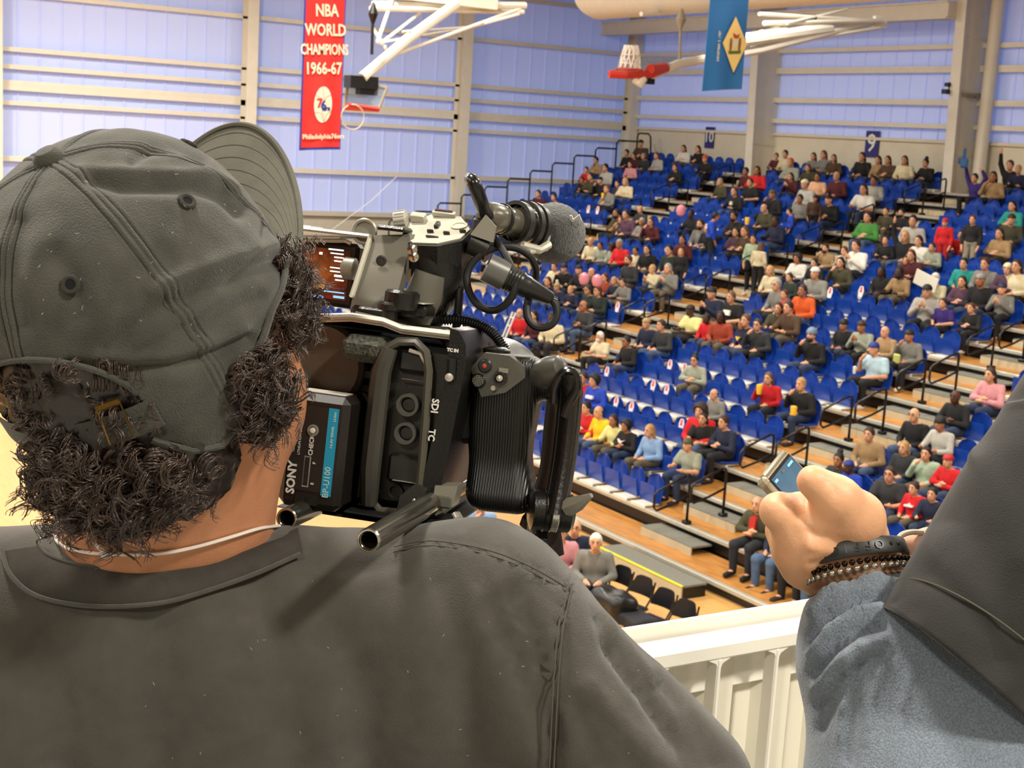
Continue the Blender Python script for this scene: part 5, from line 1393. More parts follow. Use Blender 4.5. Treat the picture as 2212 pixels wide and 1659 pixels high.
# grip
GA, GB = RP(1098, 800, .085), RP(1080, 1078, .085)
gu = nrm(GA - GB); gr_ = nrm(ER - gu * (ER @ gu)); ga = np.cross(gu, gr_); ga = ga if ga @ EA > 0 else -ga
GM = np.stack([gr_, ga, gu], 1); GC = (GA + GB) / 2; GH = np.linalg.norm(GA - GB) / 2
def grip_sdf(P):
    q = (P - GC) @ GM; z = q[..., 2] / GH
    q2 = q.copy(); q2[..., 0] += .003 * np.cos(z * 2.4) - .001; q2[..., 1] += .006 * z * z
    w = .0265 - .0012 * z - .004 * np.exp(-((z + .35) / .45) ** 2)
    d = sd_box(q2, (0, 0, .004), (.0262, .022, GH + .010), .014) - (w - .0262)
    lob = sd_ell(P, RP(1182, 822, .075), (.0125, .018, .0150), GM)
    return smin(d, lob, .006)
V, Fc = surface_net(grip_sdf, GC - .075, GC + .075, .0016, 'grip')
K_grip = mat('grip_rubber', '#121211', .38)
_nt = K_grip.node_tree; _w = _nt.nodes.new('ShaderNodeTexWave'); _w.inputs['Scale'].default_value = 160; _w.bands_direction = 'X'
_tc = _nt.nodes.new('ShaderNodeTexCoord'); _mp = _nt.nodes.new('ShaderNodeMapping'); _mp.inputs['Rotation'].default_value = (0, 0, math.atan2(ER[1], ER[0]) * -1)
_b = _nt.nodes.new('ShaderNodeBump'); _b.inputs['Strength'].default_value = .5; _b.inputs['Distance'].default_value = .0006
_nt.links.new(_tc.outputs['Object'], _mp.inputs[0]); _nt.links.new(_mp.outputs[0], _w.inputs[0]); _nt.links.new(_w.outputs[0], _b.inputs['Height']); _nt.links.new(_b.outputs[0], _nt.nodes['Principled BSDF'].inputs['Normal'])
gp = rp('hand_grip', np_mesh('grip', V, Fc), K_grip)
rp('grip_lever', MB().lathe([(.001, -.013), (.008, -.011), (.0115, -.005), (.012, .004), (.010, .012), (.004, .015)], RP(1184, 806, .06), nrm(ER * .75 + EU * .35 - EA * .3), 24), mat('lever_grey', '#45443e', .3))
pp = [(1016, 796), (1046, 762), (1100, 768), (1132, 792), (1134, 816), (1092, 848), (1040, 858)]
def GP(x, y, e=0.0): return RP(x, y, .0525 + (812 - y) / 60 * -.004 - e + abs(x - 1085) * .00004)
pt_ = np.array([GP(x, y) for x, y in pp]); n = len(pp)
rp('grip_panel', MB().add(np.concatenate([pt_, pt_ + EA * .01]), [list(range(n)), [n + i for i in range(n)][::-1]] + [(i, (i + 1) % n, n + (i + 1) % n, n + i) for i in range(n)]), mat('grip_panel_grey', '#55534b', .32, var=.05, vscale=80), 20)
def gbtn(nm, x, y, r, m, prof=None): return rp(nm, MB().lathe(prof or [(r * .1, -.0022), (r * .8, -.002), (r, -.0008), (r, .004)], GP(x, y), EA, 24), m)
q = gbtn('record_button', 1048, 790, .0052, K_gr); sub(q, 'red_dot', MB().lathe([(.0001, -.0028), (.0016, -.0025), (.0016, 0)], GP(1048, 790), EA, 16), mat('rec_red', '#b8382e', .4))
q = gbtn('thumb_pad', 1034, 822, .0056, K_rub)
for i in range(-3, 4):
    for j in range(-3, 4):
        if i * i + j * j < 11: sub(q, 'pad_stud', MB().box(GP(1034, 822) + ER * i * .0012 + EU * j * .0012 - EA * .0026, (.0007, .0012, .0007), RM3), K_sil)
q = gbtn('joystick', 1080, 817, .0050, K_gr, [(.003, -.0005), (.0036, -.002), (.0050, -.002), (.0053, 0), (.0053, .004)]); sub(q, 'joystick_tip', MB().lathe([(.0001, -.004), (.0022, -.003), (.0026, -.001)], GP(1080, 817), EA, 18), K_lt)
gbtn('trigger', 1066, 838, .0022, K_lt)
rp('grip_label', MB().box(GP(1088, 800, .0003), (.007, .0004, .0035), RM3), K_sil)
rp('grip_dial', MB().lathe([(.009, 0), (.0105, .001), (.0105, .004), (.007, .006)], RP(1072, 766, .085), EU, 24), K_pl)
# hand strap
sx = [(1228, 812), (1232, 850), (1226, 920), (1218, 990), (1208, 1050), (1196, 1112)]
G = np.array([[RP(x + u * (26 - .2 * abs(u)), y, .038 + .012 * u * u + .014 * math.sin(i / 5 * PI)) for u in np.linspace(-1, 1, 9)] for i, (x, y) in enumerate(sx)])
stp = rp('hand_strap', MB().slab(G, EA * .005), mat('strap_black', '#13110f', .42, var=.1, vscale=40, bump=.2, bscale=260))
for u in (-.8, .8): sub(stp, 'strap_seam', MB().tube([RP(x + u * 25, y, .0375 + .012 * u * u + .014 * math.sin(i / 5 * PI)) for i, (x, y) in enumerate(sx)], .0006, 5), mat('seam_thread', '#2c2823', .7))
rp('strap_loop', MB().tube(pcur([(1196, 870, .05), (1200, 835, .048), (1218, 804, .046), (1240, 808, .046), (1246, 838, .046), (1232, 866, .046), (1218, 900, .046)]), .0034, 10), mat('loop_black', '#191817', .22))
rp('strap_back', MB().tube(pcur([(1196, 860, .07), (1188, 930, .075), (1180, 1010, .075), (1160, 1085, .07)]), [.006] * 25, 10, flat=.5), mat('strap_brown', '#2a211b', .4))
# lower rosette, clamp lever and foot
rp('grip_base_bar', rbox((1030, 1082), (1130, 1094), .06, .08, .001), K_lt)
rp('rosette', MB().lathe([(.010, -.018), (.0150, -.016), (.0150, -.008), (.0158, -.007), (.0158, .000), (.0150, .001), (.0150, .012), (.011, .015)], RP(1195, 1104, .06), nrm(ER * .9 + EA * .3), 32), K_pl)
rp('rosette_band', MB().lathe([(.0160, -.0065), (.0164, -.006), (.0164, -.0015), (.0160, -.001)], RP(1206, 1104, .058), nrm(ER * .9 + EA * .3), 32, cap=False), K_chr)
rp('clamp_lever', MB().tube([RP(1226, 1096, .05), RP(1252, 1086, .045), RP(1278, 1070, .04)], [.007, .0055, .0018], 8), K_sil)
rp('arm_joint', rbox((1104, 1068), (1178, 1118), .062, .10, .006), K_pl)
rp('arm_post', rbox((1140, 1118), (1170, 1160), .07, .09, .002), K_sil)
rp('arm_tail', MB().tube([RP(1150, 1120, .09), RP(1180, 1150, .08), RP(1185, 1200, .08)], .012, 10), K_pl)
# rods and base
def rod(px, py, d0, r, nm):
    o = RP(px, py, d0); L = .42
    q = rp(nm, MB().lathe([(r * .70, .03), (r * .70, 0), (r * .78, -.0006), (r * .96, -.0004), (r, .001), (r, L)], o, EA, 36, cap=False), mat('rod_steel', '#7b776b', .18, metal=.9))
    sub(q, 'bore', MB().lathe([(.0001, .028), (r * .7, .028)], o, EA, 24, cap=False), mat('bore_dark', '#050505', .8))
    sub(q, 'end_lip', MB().tube([o - EA * .0006 + (r * .86) * (math.cos(t) * ER + math.sin(t) * EU) for t in np.linspace(0, 2 * PI, 33)], r * .12, 6), K_chr)
rod(797, 1167, -.125, .0078, 'support_rod')
rod(620, 1120, -.03, .0078, 'support_rod')
rp('base_plate', rbox((598, 1092), (962, 1152), .030, .20, .006), K_rub)
rp('rod_clamp', rbox((740, 1108), (960, 1136), .012, .06, .008), K_rub)
# ------------------------------------------------------------------ the man in the cap (seen from behind)
HC0 = np.array([-.23926, .0462, -.90646])
HR_ = np.array([[.91205, .28227, -.29748], [.05386, .63666, .76926], [.40653, -.71763, .56546]])   # columns: right, forward, up
HW = np.stack([c2w(HR_[:, i]) for i in range(3)], 1); HO = CAM + c2w(HC0)
def HD(p): return HO + np.asarray(p, float) @ HW.T
CA, CB, CH = .108, .0985, .1115
def dome(az, t, g=0.0):
    r = np.sin(np.minimum(t, 1) * PI / 2) ** .85; z = np.where(t <= 1, np.cos(np.minimum(t, 1) * PI / 2), -(t - 1) * 1.5)
    return np.stack([(CB + g) * r * np.sin(az), (CA + g) * r * np.cos(az), (CH + g) * z], -1)
def px_of(V):
    q = V - CAM; z = q @ FW; return np.stack([CX + F * (q @ RT) / z, CY - F * (q @ UP) / z], -1)
def pdist(pix, line):
    """pixel distance of points to a polyline"""
    L = np.asarray(line, float); d = np.full(len(pix), 1e9)
    for a, b in zip(L[:-1], L[1:]):
        ab = b - a; t = np.clip(((pix - a) @ ab) / (ab @ ab), 0, 1)
        d = np.minimum(d, np.linalg.norm(pix - a - t[:, None] * ab, axis=1))
    return d
def creases(V, N, lst, facing=True):
    """folds modelled into a surface: (polyline as seen, width px, depth m); negative depth raises a ridge"""
    pix = px_of(V); m = np.ones(len(V))
    if facing: m = np.clip(-((V - CAM) / np.linalg.norm(V - CAM, axis=1)[:, None] * N).sum(1) * 4, 0, 1)
    off = np.zeros(len(V))
    for line, w, dep in lst:
        d = pdist(pix, line); off -= dep * np.exp(-(d / w) ** 2) * m
    return V + N * off[:, None]
def march(fn, px, py, d0=.55, d1=1.8):
    r = ray(px, py); t = d0
    for _ in range(90):
        v = float(fn((CAM + r * t)[None, :])[0])
        if v < .0004: break
        t += v * .8
        if t > d1: return None
    return CAM + r * t
M_shirt = mat('faded_black_cotton', '#3d3a33', .92, var=.16, vscale=60, bump=.25, bscale=900, sheen=.25)
M_cap = mat('washed_black_twill', '#3a3931', .9, var=.30, vscale=45, bump=.45, bscale=900, sheen=.2)
M_mskin = mat('man_skin', '#b97f5c', .5, var=.07, vscale=60, bump=.12, bscale=700, spec=.4)
M_mhair = mat('dark_curls', '#17100b', .34, spec=.7, var=.4, vscale=90)

# body surface: skull, jaw, ears, neck, torso core, arm, legs
NB = W(338, 1300, 1.04)
def man_head(P):
    q = (P - HO) @ HW
    d = sd_ell(q, (0, -.005, -.01), (.079, .097, .098))
    d = smin(d, sd_ell(q, (0, .035, -.09), (.058, .062, .075)), .03)
    d = smin(d, sd_cap(q, (0, .098, -.045), (0, .118, -.085), .009, .014), .012)
    for s in (1, -1):
        d = smin(d, sd_ell(q, (s * .079, -.016, -.046), (.010, .020, .032)), .006)
        d = smin(d, sd_ell(q, (s * .078, -.020, -.074), (.010, .013, .014)), .006)
    nk = HD((0, -.02, -.075))
    d = smin(d, sd_cap(P, nk, NB, .063, .073), .03)
    d = smin(d, sd_cap(P, HD((.020, -.012, -.10)), W(448, 1250, 1.0), .034, .043), .025)
    return d
def torso(P, g=0.0):
    """shirt outline: yoke, back, raised right shoulder, arm"""
    d = sd_cap(P, W(430, 1322, .978), W(1008, 1302, 1.0), .054 + g, .046 + g)
    d = smin(d, sd_cap(P, W(260, 1312, .978), W(-420, 1330, 1.0), .050 + g, .058 + g), .04)
    d = smin(d, sd_ell(P, W(420, 1900, 1.09), (.285 + g, .135 + g, .27 + g), np.stack([RT, -FW, UP], 1)), .07)
    d = smin(d, sd_cap(P, W(560, 1470, 1.02), W(960, 1460, 1.02), .085 + g, .075 + g), .06)
    d = smin(d, sd_cap(P, W(120, 1470, 1.02), W(-250, 1480, 1.02), .085 + g, .075 + g), .06)
    d = smin(d, sd_cap(P, W(1060, 1338, .995), W(1420, 1722, .985), .058 + g, .068 + g), .05)
    return smin(d, sd_cap(P, W(-450, 1370, 1.0), W(-620, 1900, .98), .062 + g, .058 + g), .05)
lo = HO - [.26, .26, .42]; hi = HO + [.30, .30, .20]
V, Fc = surface_net(lambda P: man_head(P), lo, hi, .0042, 'man')
V = relax(V, Fc, 1, .4)
HIP = W(420, 2350, 1.15); zf = ZF
legs_ = [(HIP + RT * .1 * s, np.array([*(HIP + RT * .13 * s)[:2], zf + .5]), np.array([*(HIP + RT * .15 * s)[:2], zf + .08])) for s in (1, -1)]
man = tag(obj('person', np_mesh('person', V, Fc), M_mskin), 'man in a black cap and black T-shirt filming, seen from behind', 'person')
# forearm continuing from the right sleeve (below the frame)
def mpart(name, m, mt, sm=True):
    o = obj(name, m, mt, man, sm); return o
# ---- T-shirt
NK0 = W(225, 1226, .925); NKN = nrm(np.array([0, 0, 1.0]) - RT * .06)
def shirt_sdf(P):
    d = torso(P)
    hole = np.maximum(sd_cap(P, W(345, 1080, .96), W(352, 1262, .985), .066, .071), -((P - NK0) @ NKN))
    return smax(d, -hole, .008)
lo = np.minimum.reduce([W(-450, 1080, .8), W(1500, 1080, .8), W(-450, 1900, .8), W(1500, 1900, .8), W(-450, 1080, 1.35), W(1500, 1900, 1.35), W(1500, 1080, 1.35), W(-450, 1900, 1.35)])
hi = np.maximum.reduce([W(-450, 1080, .8), W(1500, 1080, .8), W(-450, 1900, .8), W(1500, 1900, .8), W(-450, 1080, 1.35), W(1500, 1900, 1.35), W(1500, 1080, 1.35), W(-450, 1900, 1.35)])
V, Fc = surface_net(shirt_sdf, lo, hi, .007, 'shirt')
V = relax(V, Fc, 2, .45); N = vnormals(V, Fc)
fold = [([(1105, 1275), (1150, 1370), (1185, 1480), (1195, 1600)], 16, 0.0072), ([(1060, 1320), (1120, 1440), (1170, 1560), (1185, 1659)], 20, 0.0064), ([(1140, 1280), (1180, 1390), (1200, 1470)], 9, -0.0029),
        ([(1330, 1390), (1400, 1490), (1470, 1600), (1500, 1690)], 26, 0.0080), ([(1270, 1480), (1340, 1560), (1420, 1659)], 22, -0.0064), ([(1430, 1470), (1500, 1570), (1560, 1659)], 18, 0.0064),
        ([(1238, 1250), (1218, 1350), (1208, 1450), (1202, 1560), (1196, 1700)], 8, 0.0034), ([(1224, 1250), (1204, 1350), (1194, 1450), (1188, 1560), (1182, 1700)], 7, -0.0025),
        ([(850, 1182), (920, 1168), (1000, 1176), (1080, 1196), (1150, 1226), (1225, 1268)], 6, 0.0030), ([(850, 1192), (920, 1180), (1000, 1190), (1080, 1210), (1150, 1240), (1218, 1280)], 6, -0.0023),
        ([(700, 1330), (780, 1500), (800, 1700)], 60, 0.0096), ([(560, 1280), (620, 1420), (640, 1650)], 50, 0.0064), ([(950, 1260), (1000, 1420), (1010, 1600)], 45, 0.0064), ([(100, 1420), (140, 1560), (130, 1700)], 60, 0.0096), ([(330, 1350), (360, 1500), (340, 1700)], 60, 0.0064),
        ([(1290, 1330), (1350, 1430), (1440, 1560), (1530, 1659)], 14, .0045), ([(1310, 1320), (1380, 1420), (1470, 1540)], 10, -.003), ([(1040, 1250), (1090, 1330), (1130, 1420)], 12, .004), ([(1230, 1500), (1260, 1580), (1310, 1659)], 12, .004), ([(660, 1210), (760, 1230), (850, 1215)], 20, .004)]
V = creases(V, N, fold)
nzv = lambda P, k, ph: np.sin(P[:, 0] * k + ph) * np.sin(P[:, 1] * k * 1.3 + 2 * ph) * np.sin(P[:, 2] * k * .9 + 3 * ph)
V = V + N * (.0012 * nzv(V, 38, .4) + .0006 * nzv(V, 90, 1.7))[:, None]
shirt = mpart('t_shirt', np_mesh('t_shirt', V, Fc), M_shirt)
def on_shirt(px, py, e=.0015):
    p = march(shirt_sdf, px, py); return None if p is None else p - ray(px, py) * e
inn = [(88, 1178), (110, 1198), (160, 1214), (230, 1222), (310, 1216), (400, 1198), (480, 1178), (560, 1156), (640, 1130)]
out = [(6, 1190), (22, 1238), (70, 1282), (150, 1304), (250, 1310), (360, 1300), (460, 1272), (560, 1236), (650, 1196)]
G = []
for (a, b_) in zip(inn, out):
    G.append([on_shirt(a[0] + (b_[0] - a[0]) * t, a[1] + (b_[1] - a[1]) * t, .003 + .003 * math.sin(t * PI)) for t in np.linspace(0.04, 1, 8)])
G = np.array(G)
Gs = np.stack([curve(G[:, j], 6) for j in range(8)], 1)
cb = mpart('collar_band', MB().slab(Gs, FW * .004), mat('collar_rib', '#36332d', .95, var=.15, vscale=80, bump=.3, bscale=1200))
sub(cb, 'collar_stitch', MB().tube(Gs[:, -1] - FW * .001, .0016, 6), M_shirt)
sub(cb, 'collar_edge', MB().tube(Gs[:, 0] - FW * .0005, .0014, 6), M_shirt)
for off in (-5, 5):
    sub(shirt, 'yoke_stitch', MB().tube(curve([on_shirt(x, y + off, .001) for x, y in [(850, 1186), (920, 1173), (1000, 1181), (1080, 1201), (1150, 1231), (1222, 1272)]], 6), .0006, 5), mat('thread', '#4a473e', .9))
    sub(shirt, 'sleeve_stitch', MB().tube(curve([on_shirt(x + off, y, .001) for x, y in [(1232, 1262), (1212, 1350), (1202, 1450), (1196, 1560), (1190, 1690)]], 6), .0006, 5), mat('thread', '#4a473e', .9))
# lower body so that he stands on the balcony floor
def lower(P):
    d = sd_ell(P, W(420, 2150, 1.10), (.20, .14, .24), np.stack([RT, -FW, UP], 1))
    for a, k, f_ in legs_: d = smin(smin(d, sd_cap(P, a, k, .10, .075), .05), sd_cap(P, k, f_, .072, .06), .03)
    return d
lo = np.minimum.reduce([HIP - .4, legs_[0][2] - .3, legs_[1][2] - .3]); hi = np.maximum.reduce([HIP + .4, legs_[0][0] + .3, W(420, 1900, 1.1)]); lo[2] = zf + .05
V, Fc = surface_net(lower, lo, hi, .02, 'trousers'); mpart('trousers', np_mesh('trousers', V, Fc), mat('dark_trousers', '#191a1e', .9, var=.1))
for a, k, f_ in legs_: mpart('shoe', MB().box(f_ + [.05, .06, -.035], (.10, .28, .09), np.stack([RT * [1, 1, 0], nrm(FW * [1, 1, 0]), (0, 0, 1)], 1), .03), M_black)
def relax_line(P, it=6):
    for _ in range(it): P[1:-1] = .5 * P[1:-1] + .25 * (P[:-2] + P[2:])
    return P
# ---- cap
na, nt = 720, 150
az = np.linspace(0, 2 * PI, na, endpoint=False); tt = np.linspace(.03, 1.03, nt)
AZ, TT = np.meshgrid(az, tt)
_ad = np.degrees(np.abs((AZ + PI) % (2 * PI) - PI))
TMAX = np.interp(_ad, [0, 60, 90, 100, 110, 120, 130, 140, 150, 160, 180], [1.02, 1.02, 1.05, 1.10, 1.20, 1.33, 1.36, 1.31, 1.19, 1.10, 1.08])
TT = np.where(TT > .6, .6 + (TT - .6) / .43 * (TMAX - .6), TT)
base = dome(AZ, TT)
nrmv = base / np.array([CB, CA, CH]) ** 2; nrmv /= np.linalg.norm(nrmv, axis=-1)[..., None]
base[..., :2] *= (1 - .10 * np.maximum(0, TT - 1.0) / .36)[..., None]
rad = np.linalg.norm(base[..., :2], axis=-1)
disp = np.zeros_like(AZ)
for k in range(6):
    da = (AZ - k * PI / 3 + PI) % (2 * PI) - PI
    s = rad * np.abs(da)
    disp += .0010 * np.exp(-(s / .0055) ** 4) - .0011 * np.exp(-((s - .0040) / .0008) ** 2) - .0010 * np.exp(-(s / .0007) ** 2)
disp += .0016 * np.sin(3 * AZ + 6 * TT + .5) * np.sin(5 * TT + 1.2) * TT + .0012 * np.sin(7 * AZ - 9 * TT) * np.sin(8 * TT) * TT
disp -= .0014 * np.exp(-((TT - .86) / .012) ** 2)
cv = HD((base + nrmv * disp[..., None]).reshape(-1, 3))
fcs = np.array([(i * na + j, i * na + (j + 1) % na, (i + 1) * na + (j + 1) % na, (i + 1) * na + j) for i in range(nt - 1) for j in range(na)])
cn = nrmv.reshape(-1, 3) @ HW.T
cf = [([(200, 384), (260, 398), (340, 402), (420, 398), (480, 420), (520, 455)], 17, .0060), ([(180, 368), (260, 366), (360, 372), (440, 372), (510, 405)], 12, -.0022), ([(285, 345), (330, 318), (390, 318), (440, 340)], 14, .0035),
      ([(600, 560), (520, 592), (430, 632), (350, 668), (280, 715), (230, 760)], 24, .0060), ([(590, 535), (500, 560), (410, 592), (330, 625)], 20, -.0035), ([(560, 640), (480, 680), (420, 712)], 18, .0035),
      ([(540, 730), (470, 762), (380, 790), (280, 800), (150, 792)], 13, .0045), ([(530, 712), (450, 744), (350, 770), (240, 776)], 12, -.0025), ([(120, 560), (160, 600), (170, 680)], 26, .003), ([(40, 480), (30, 600), (50, 700)], 24, .003)]
cv = creases(cv, cn, cf)
# puckers along the seams and loose cloth near the rim
cv = cv + cn * (.0007 * nzv(cv, 150, .7) + .0009 * nzv(cv, 62, 1.3))[:, None]
# opening at the back
fa = (AZ.reshape(-1)[fcs[:, 0]] - PI + PI) % (2 * PI) - PI; fa = (AZ.reshape(-1)[fcs[:, 0]] - PI); ft = TT.reshape(-1)[fcs[:, 0]]
keep = ~((np.abs(fa) < .62) & (ft > 1.06 - .30 * np.sqrt(np.maximum(0, 1 - (fa / .62) ** 2))))
crown = mpart('cap_crown', np_mesh('cap_crown', cv, fcs[keep]), M_cap)
sm = crown.modifiers.new('thick', 'SOLIDIFY'); sm.thickness = .002; sm.offset = -1
sub(crown, 'cap_button', MB().lathe([(.0001, .0085), (.006, .0078), (.0092, .0045), (.0098, .001), (.0085, -.003)], HD((0, 0, CH - .001)), HW[:, 2], 24), M_cap)
def CS(azd, t, e=0.0):
    p = dome(np.radians(azd), np.float64(t), e); return HD(p)
for k in range(6):
    for sg in (-1, 1):
        ts_ = np.linspace(.1, 1.0, 60); zz_ = []
        for t in ts_:
            r_ = float(np.linalg.norm(dome(k * PI / 3, np.float64(t))[:2])); zz_.append(int(round((k * PI / 3 + sg * .0040 / max(r_, .01)) / (2 * PI) * na)) % na)
        ii = [int(np.argmin(np.abs(TT[:, z] - t))) for t, z in zip(ts_, zz_)]
        P_ = np.array([cv[i * na + z] + cn[i * na + z] * .0005 for i, z in zip(ii, zz_)])
        P_ = relax_line(P_)
        sub(crown, 'seam_stitch', MB().tube(P_, .00024, 4), mat('cap_thread', '#1b1a16', .9))
# opening hem, strap and buckle
hem = [HD(dome(PI + a, np.float64(1.06 - .30 * math.sqrt(max(0, 1 - (a / .62) ** 2))), -.0006)) for a in np.linspace(-.60, .60, 40)]
sub(crown, 'opening_hem', MB().tube(hem, .0018, 8), M_cap)
G = np.array([[HD(dome(np.radians(a), np.float64(t), .0005)) for t in (1.02, 1.06, 1.10, 1.14)] for a in np.linspace(143, 217, 40)])
sub(crown, 'back_strap', MB().slab(G, FW * .002), M_cap)
sub(crown, 'rim_binding', MB().tube([HD(dome(np.radians(a), np.float64(np.interp(abs(a), [0, 60, 90, 100, 110, 120, 130, 140, 150, 160], [1.02, 1.02, 1.05, 1.10, 1.20, 1.33, 1.36, 1.31, 1.19, 1.10])), .0008) * (1 - .1 * max(0, np.interp(abs(a), [100, 125, 150], [.1, .34, .19]) if abs(a) > 100 else 0) / .36 * np.array([1, 1, 0]))) for a in np.linspace(-150, 150, 120)], .0022, 6), M_cap)
for azd, t in ((150, .56), (90, .55), (30, .55), (-30, .55), (-90, .55), (-150, .55)):
    o_ = CS(azd, t, .0006); n_ = nrm(o_ - HD((0, 0, .01))); a_ = nrm(np.cross(n_, UP)); b_ = np.cross(n_, a_)
    e_ = sub(crown, 'eyelet', MB().tube([o_ + .0042 * (math.cos(q) * a_ + math.sin(q) * b_) for q in np.linspace(0, 2 * PI, 21)], .0016, 7), mat('eyelet_thread', '#2a2922', .9))
    sub(crown, 'eyelet_hole', MB().lathe([(.0030, .0008), (.0001, .0006)], o_, n_, 12), mat('hole', '#050504', 1))
bk = CS(149, 1.05, .004); bn_ = -ray(245, 910); bx_ = nrm(c2w(np.array([.36, -.93, 0]))); bx_ = nrm(bx_ - bn_ * (bx_ @ bn_)); by_ = np.cross(bn_, bx_)
bk = W(247, 912, ((bk - CAM) @ FW) - .004)
M_brass = mat('brass', '#5e451c', .4, metal=.9)
bc = [(-.0115, -.0068), (.0115, -.0068), (.0115, .0068), (-.0115, .0068)]
sub(crown, 'buckle', MB().tube([bk + bx_ * u + by_ * v for u, v in bc + bc[:1]], .0007, 6), M_brass)
sub(crown, 'buckle_bar', MB().box(bk - bx_ * .0105, (.0045, .0145, .0022), np.stack([bx_, by_, bn_], 1), .001), M_brass)
# brim
nb_, ns = 61, 22
G = np.zeros((ns, nb_, 3))
for j, a in enumerate(np.radians(np.linspace(-62, 62, nb_))):
    r0 = dome(a, np.float64(.985))
    for i in range(ns):
        s = i / (ns - 1); c_ = max(0., math.cos(a * 1.38))
        L = .070 * c_ ** .55
        y = r0[1] + L * s; x = r0[0] * (1 - .10 * s * c_) + .0
        z = r0[2] + .016 * s * c_ - .030 * (x / .09) ** 2 * (.3 + .7 * s) + .012 * s
        G[i, j] = (x, y, z + .001)
Gw = HD(G.reshape(-1, 3)).reshape(G.shape)
brim = mpart('cap_brim', MB().slab(Gw, -HW[:, 2] * .003), mat('brim_twill_lit', '#57554a', .9, var=.15, vscale=40, bump=.2, bscale=1100))  # paler than the crown: the strong light on the brim is in its colour
for s in (4, 7, 10, 13, 16, 19): sub(brim, 'brim_stitch', MB().tube(Gw[s, 2:-2] + HW[:, 2] * .0001, .0003, 4), mat('brim_thread', '#625f50', .9))
sub(brim, 'brim_edge', MB().tube(Gw[-1], .0022, 7), mat('brim_twill_lit', '#4d4b3f', .9))

# ---- hair: dark curls; scalp shell and curl strands
def hair_shell(P):
    q = (P - HO) @ HW
    d = sd_ell(q, (0, -.006, -.012), (.084, .102, .098))
    d = smin(d, sd_ell(q, (0, -.060, -.075), (.062, .040, .050)), .03)
    d = smax(d, q[..., 2] - .06, .01)
    d = smax(d, -(q[..., 2] + .105), .01)
    return smax(d, (q[..., 1] - np.interp(q[..., 2], [-.12, -.09, -.06, -.04, -.02, 0, .05], [-.055, -.045, -.02, .005, .02, .04, .05])) * .8, .008)
V, Fc = surface_net(hair_shell, HO - .17, HO + .17, .0045, 'hair'); N = vnormals(V, Fc)
V = V + N * (.003 * nzv(V, 260, .3) + .002 * nzv(V, 420, 1.1))[:, None]
hair = mpart('hair', np_mesh('hair', V, Fc), M_mhair)
hv = V; hn_ = N
def curl_field(n, pts, nor, spread, ln, rad_, tr, seed, down, grp=6):
    """ringlets: bundles of grp strands winding round one axis"""
    g = np.random.default_rng(seed); vs, fs = [], []; nn_ = 0
    m = 38; k = 4
    th = np.linspace(0, 1, m)
    for i in g.integers(0, len(pts), n):
        p0 = pts[i] + g.normal(0, .002, 3); nr = nor[i]
        d0 = nrm(nr * spread + down * g.uniform(.2, .9) + g.normal(0, .38, 3))
        d1 = nrm(d0 + down * .9 + g.normal(0, .5, 3))
        L = ln * g.uniform(.6, 1.3); rr = rad_ * g.uniform(.6, 1.5); turns = g.uniform(1.6, 3.2); ph = g.uniform(0, 6.28)
        a = nrm(np.cross(d0, g.normal(0, 1, 3))); b2 = np.cross(d0, a)
        for _ in range(grp):
            o_ = g.normal(0, .0011, 3); ph2 = ph + g.normal(0, .22); r2 = rr * g.uniform(.85, 1.15); L2 = L * g.uniform(.85, 1.1)
            ctr_ = p0 + o_ + np.outer(th, d0) * L2 * .55 + np.outer(th ** 2, d1) * L2 * .45
            w = 2 * PI * turns * th + ph2; ramp = np.minimum(1, th * 3) * (1 - .35 * th)
            c_ = ctr_ + (np.cos(w) * r2 * ramp)[:, None] * a + (np.sin(w) * r2 * ramp)[:, None] * b2
            T = np.gradient(c_, axis=0); T /= np.linalg.norm(T, axis=1)[:, None] + 1e-9
            A = np.cross(T, d1); A /= np.linalg.norm(A, axis=1)[:, None] + 1e-9; B = np.cross(T, A)
            rad2 = tr * (1 - .5 * th)
            ring = np.stack([c_ + rad2[:, None] * (math.cos(q) * A + math.sin(q) * B) for q in np.arange(k) * 2 * PI / k], 1)
            vs.append(ring.reshape(-1, 3))
            I = np.arange(m - 1)[:, None] * k + np.arange(k)[None]; J = np.arange(m - 1)[:, None] * k + (np.arange(k)[None] + 1) % k
            fs.append(np.stack([I, J, J + k, I + k], -1).reshape(-1, 4) + nn_); nn_ += m * k
    return np.concatenate(vs), np.concatenate(fs)
down = -UP
hp = px_of(hv); hq = (hv - HO) @ HW; hz_ = np.degrees(np.abs(np.arctan2(hq[:, 0], hq[:, 1])))
vis_ = (hn_ * (hv - CAM)).sum(1) < .01
lowb = np.interp(hz_, [90, 110, 120, 140, 150, 160, 180], [-.02, -.05, -.075, -.065, -.04, -.02, -.015])
sel = vis_ & (hp[:, 0] > -160) & (hq[:, 2] < lowb) & (hq[:, 2] > np.interp(hz_, [125, 150, 180], [-.055, -.07, -.085])) & ((hz_ > 126) | (hq[:, 2] > -.05))
V1, F1 = curl_field(300, hv[sel], hn_[sel], .22, .028, .0056, .00042, 5, nrm(-UP * .6 + RT * .25))
sel2 = vis_ & (hz_ > 150) & (hq[:, 2] > -.02) & (hq[:, 2] < .045)
V4, F4 = curl_field(40, hv[sel2], hn_[sel2], .15, .020, .0048, .00042, 15, nrm(-UP * .3 + RT * .6))
def roots(azs, ts, g0):
    p = np.array([HD(dome(np.radians(a), np.float64(t), g0 - .03 * (t - 1))) for a in azs for t in ts]); return p, np.array([nrm(x - HO) for x in p])
tp_, tn_ = roots(np.linspace(46, 72, 12), np.linspace(1.0, 1.30, 9), -.004)
V2, F2 = curl_field(150, tp_, tn_, .25, .026, .0060, .00042, 8, nrm(RT * .35 - UP * .5))
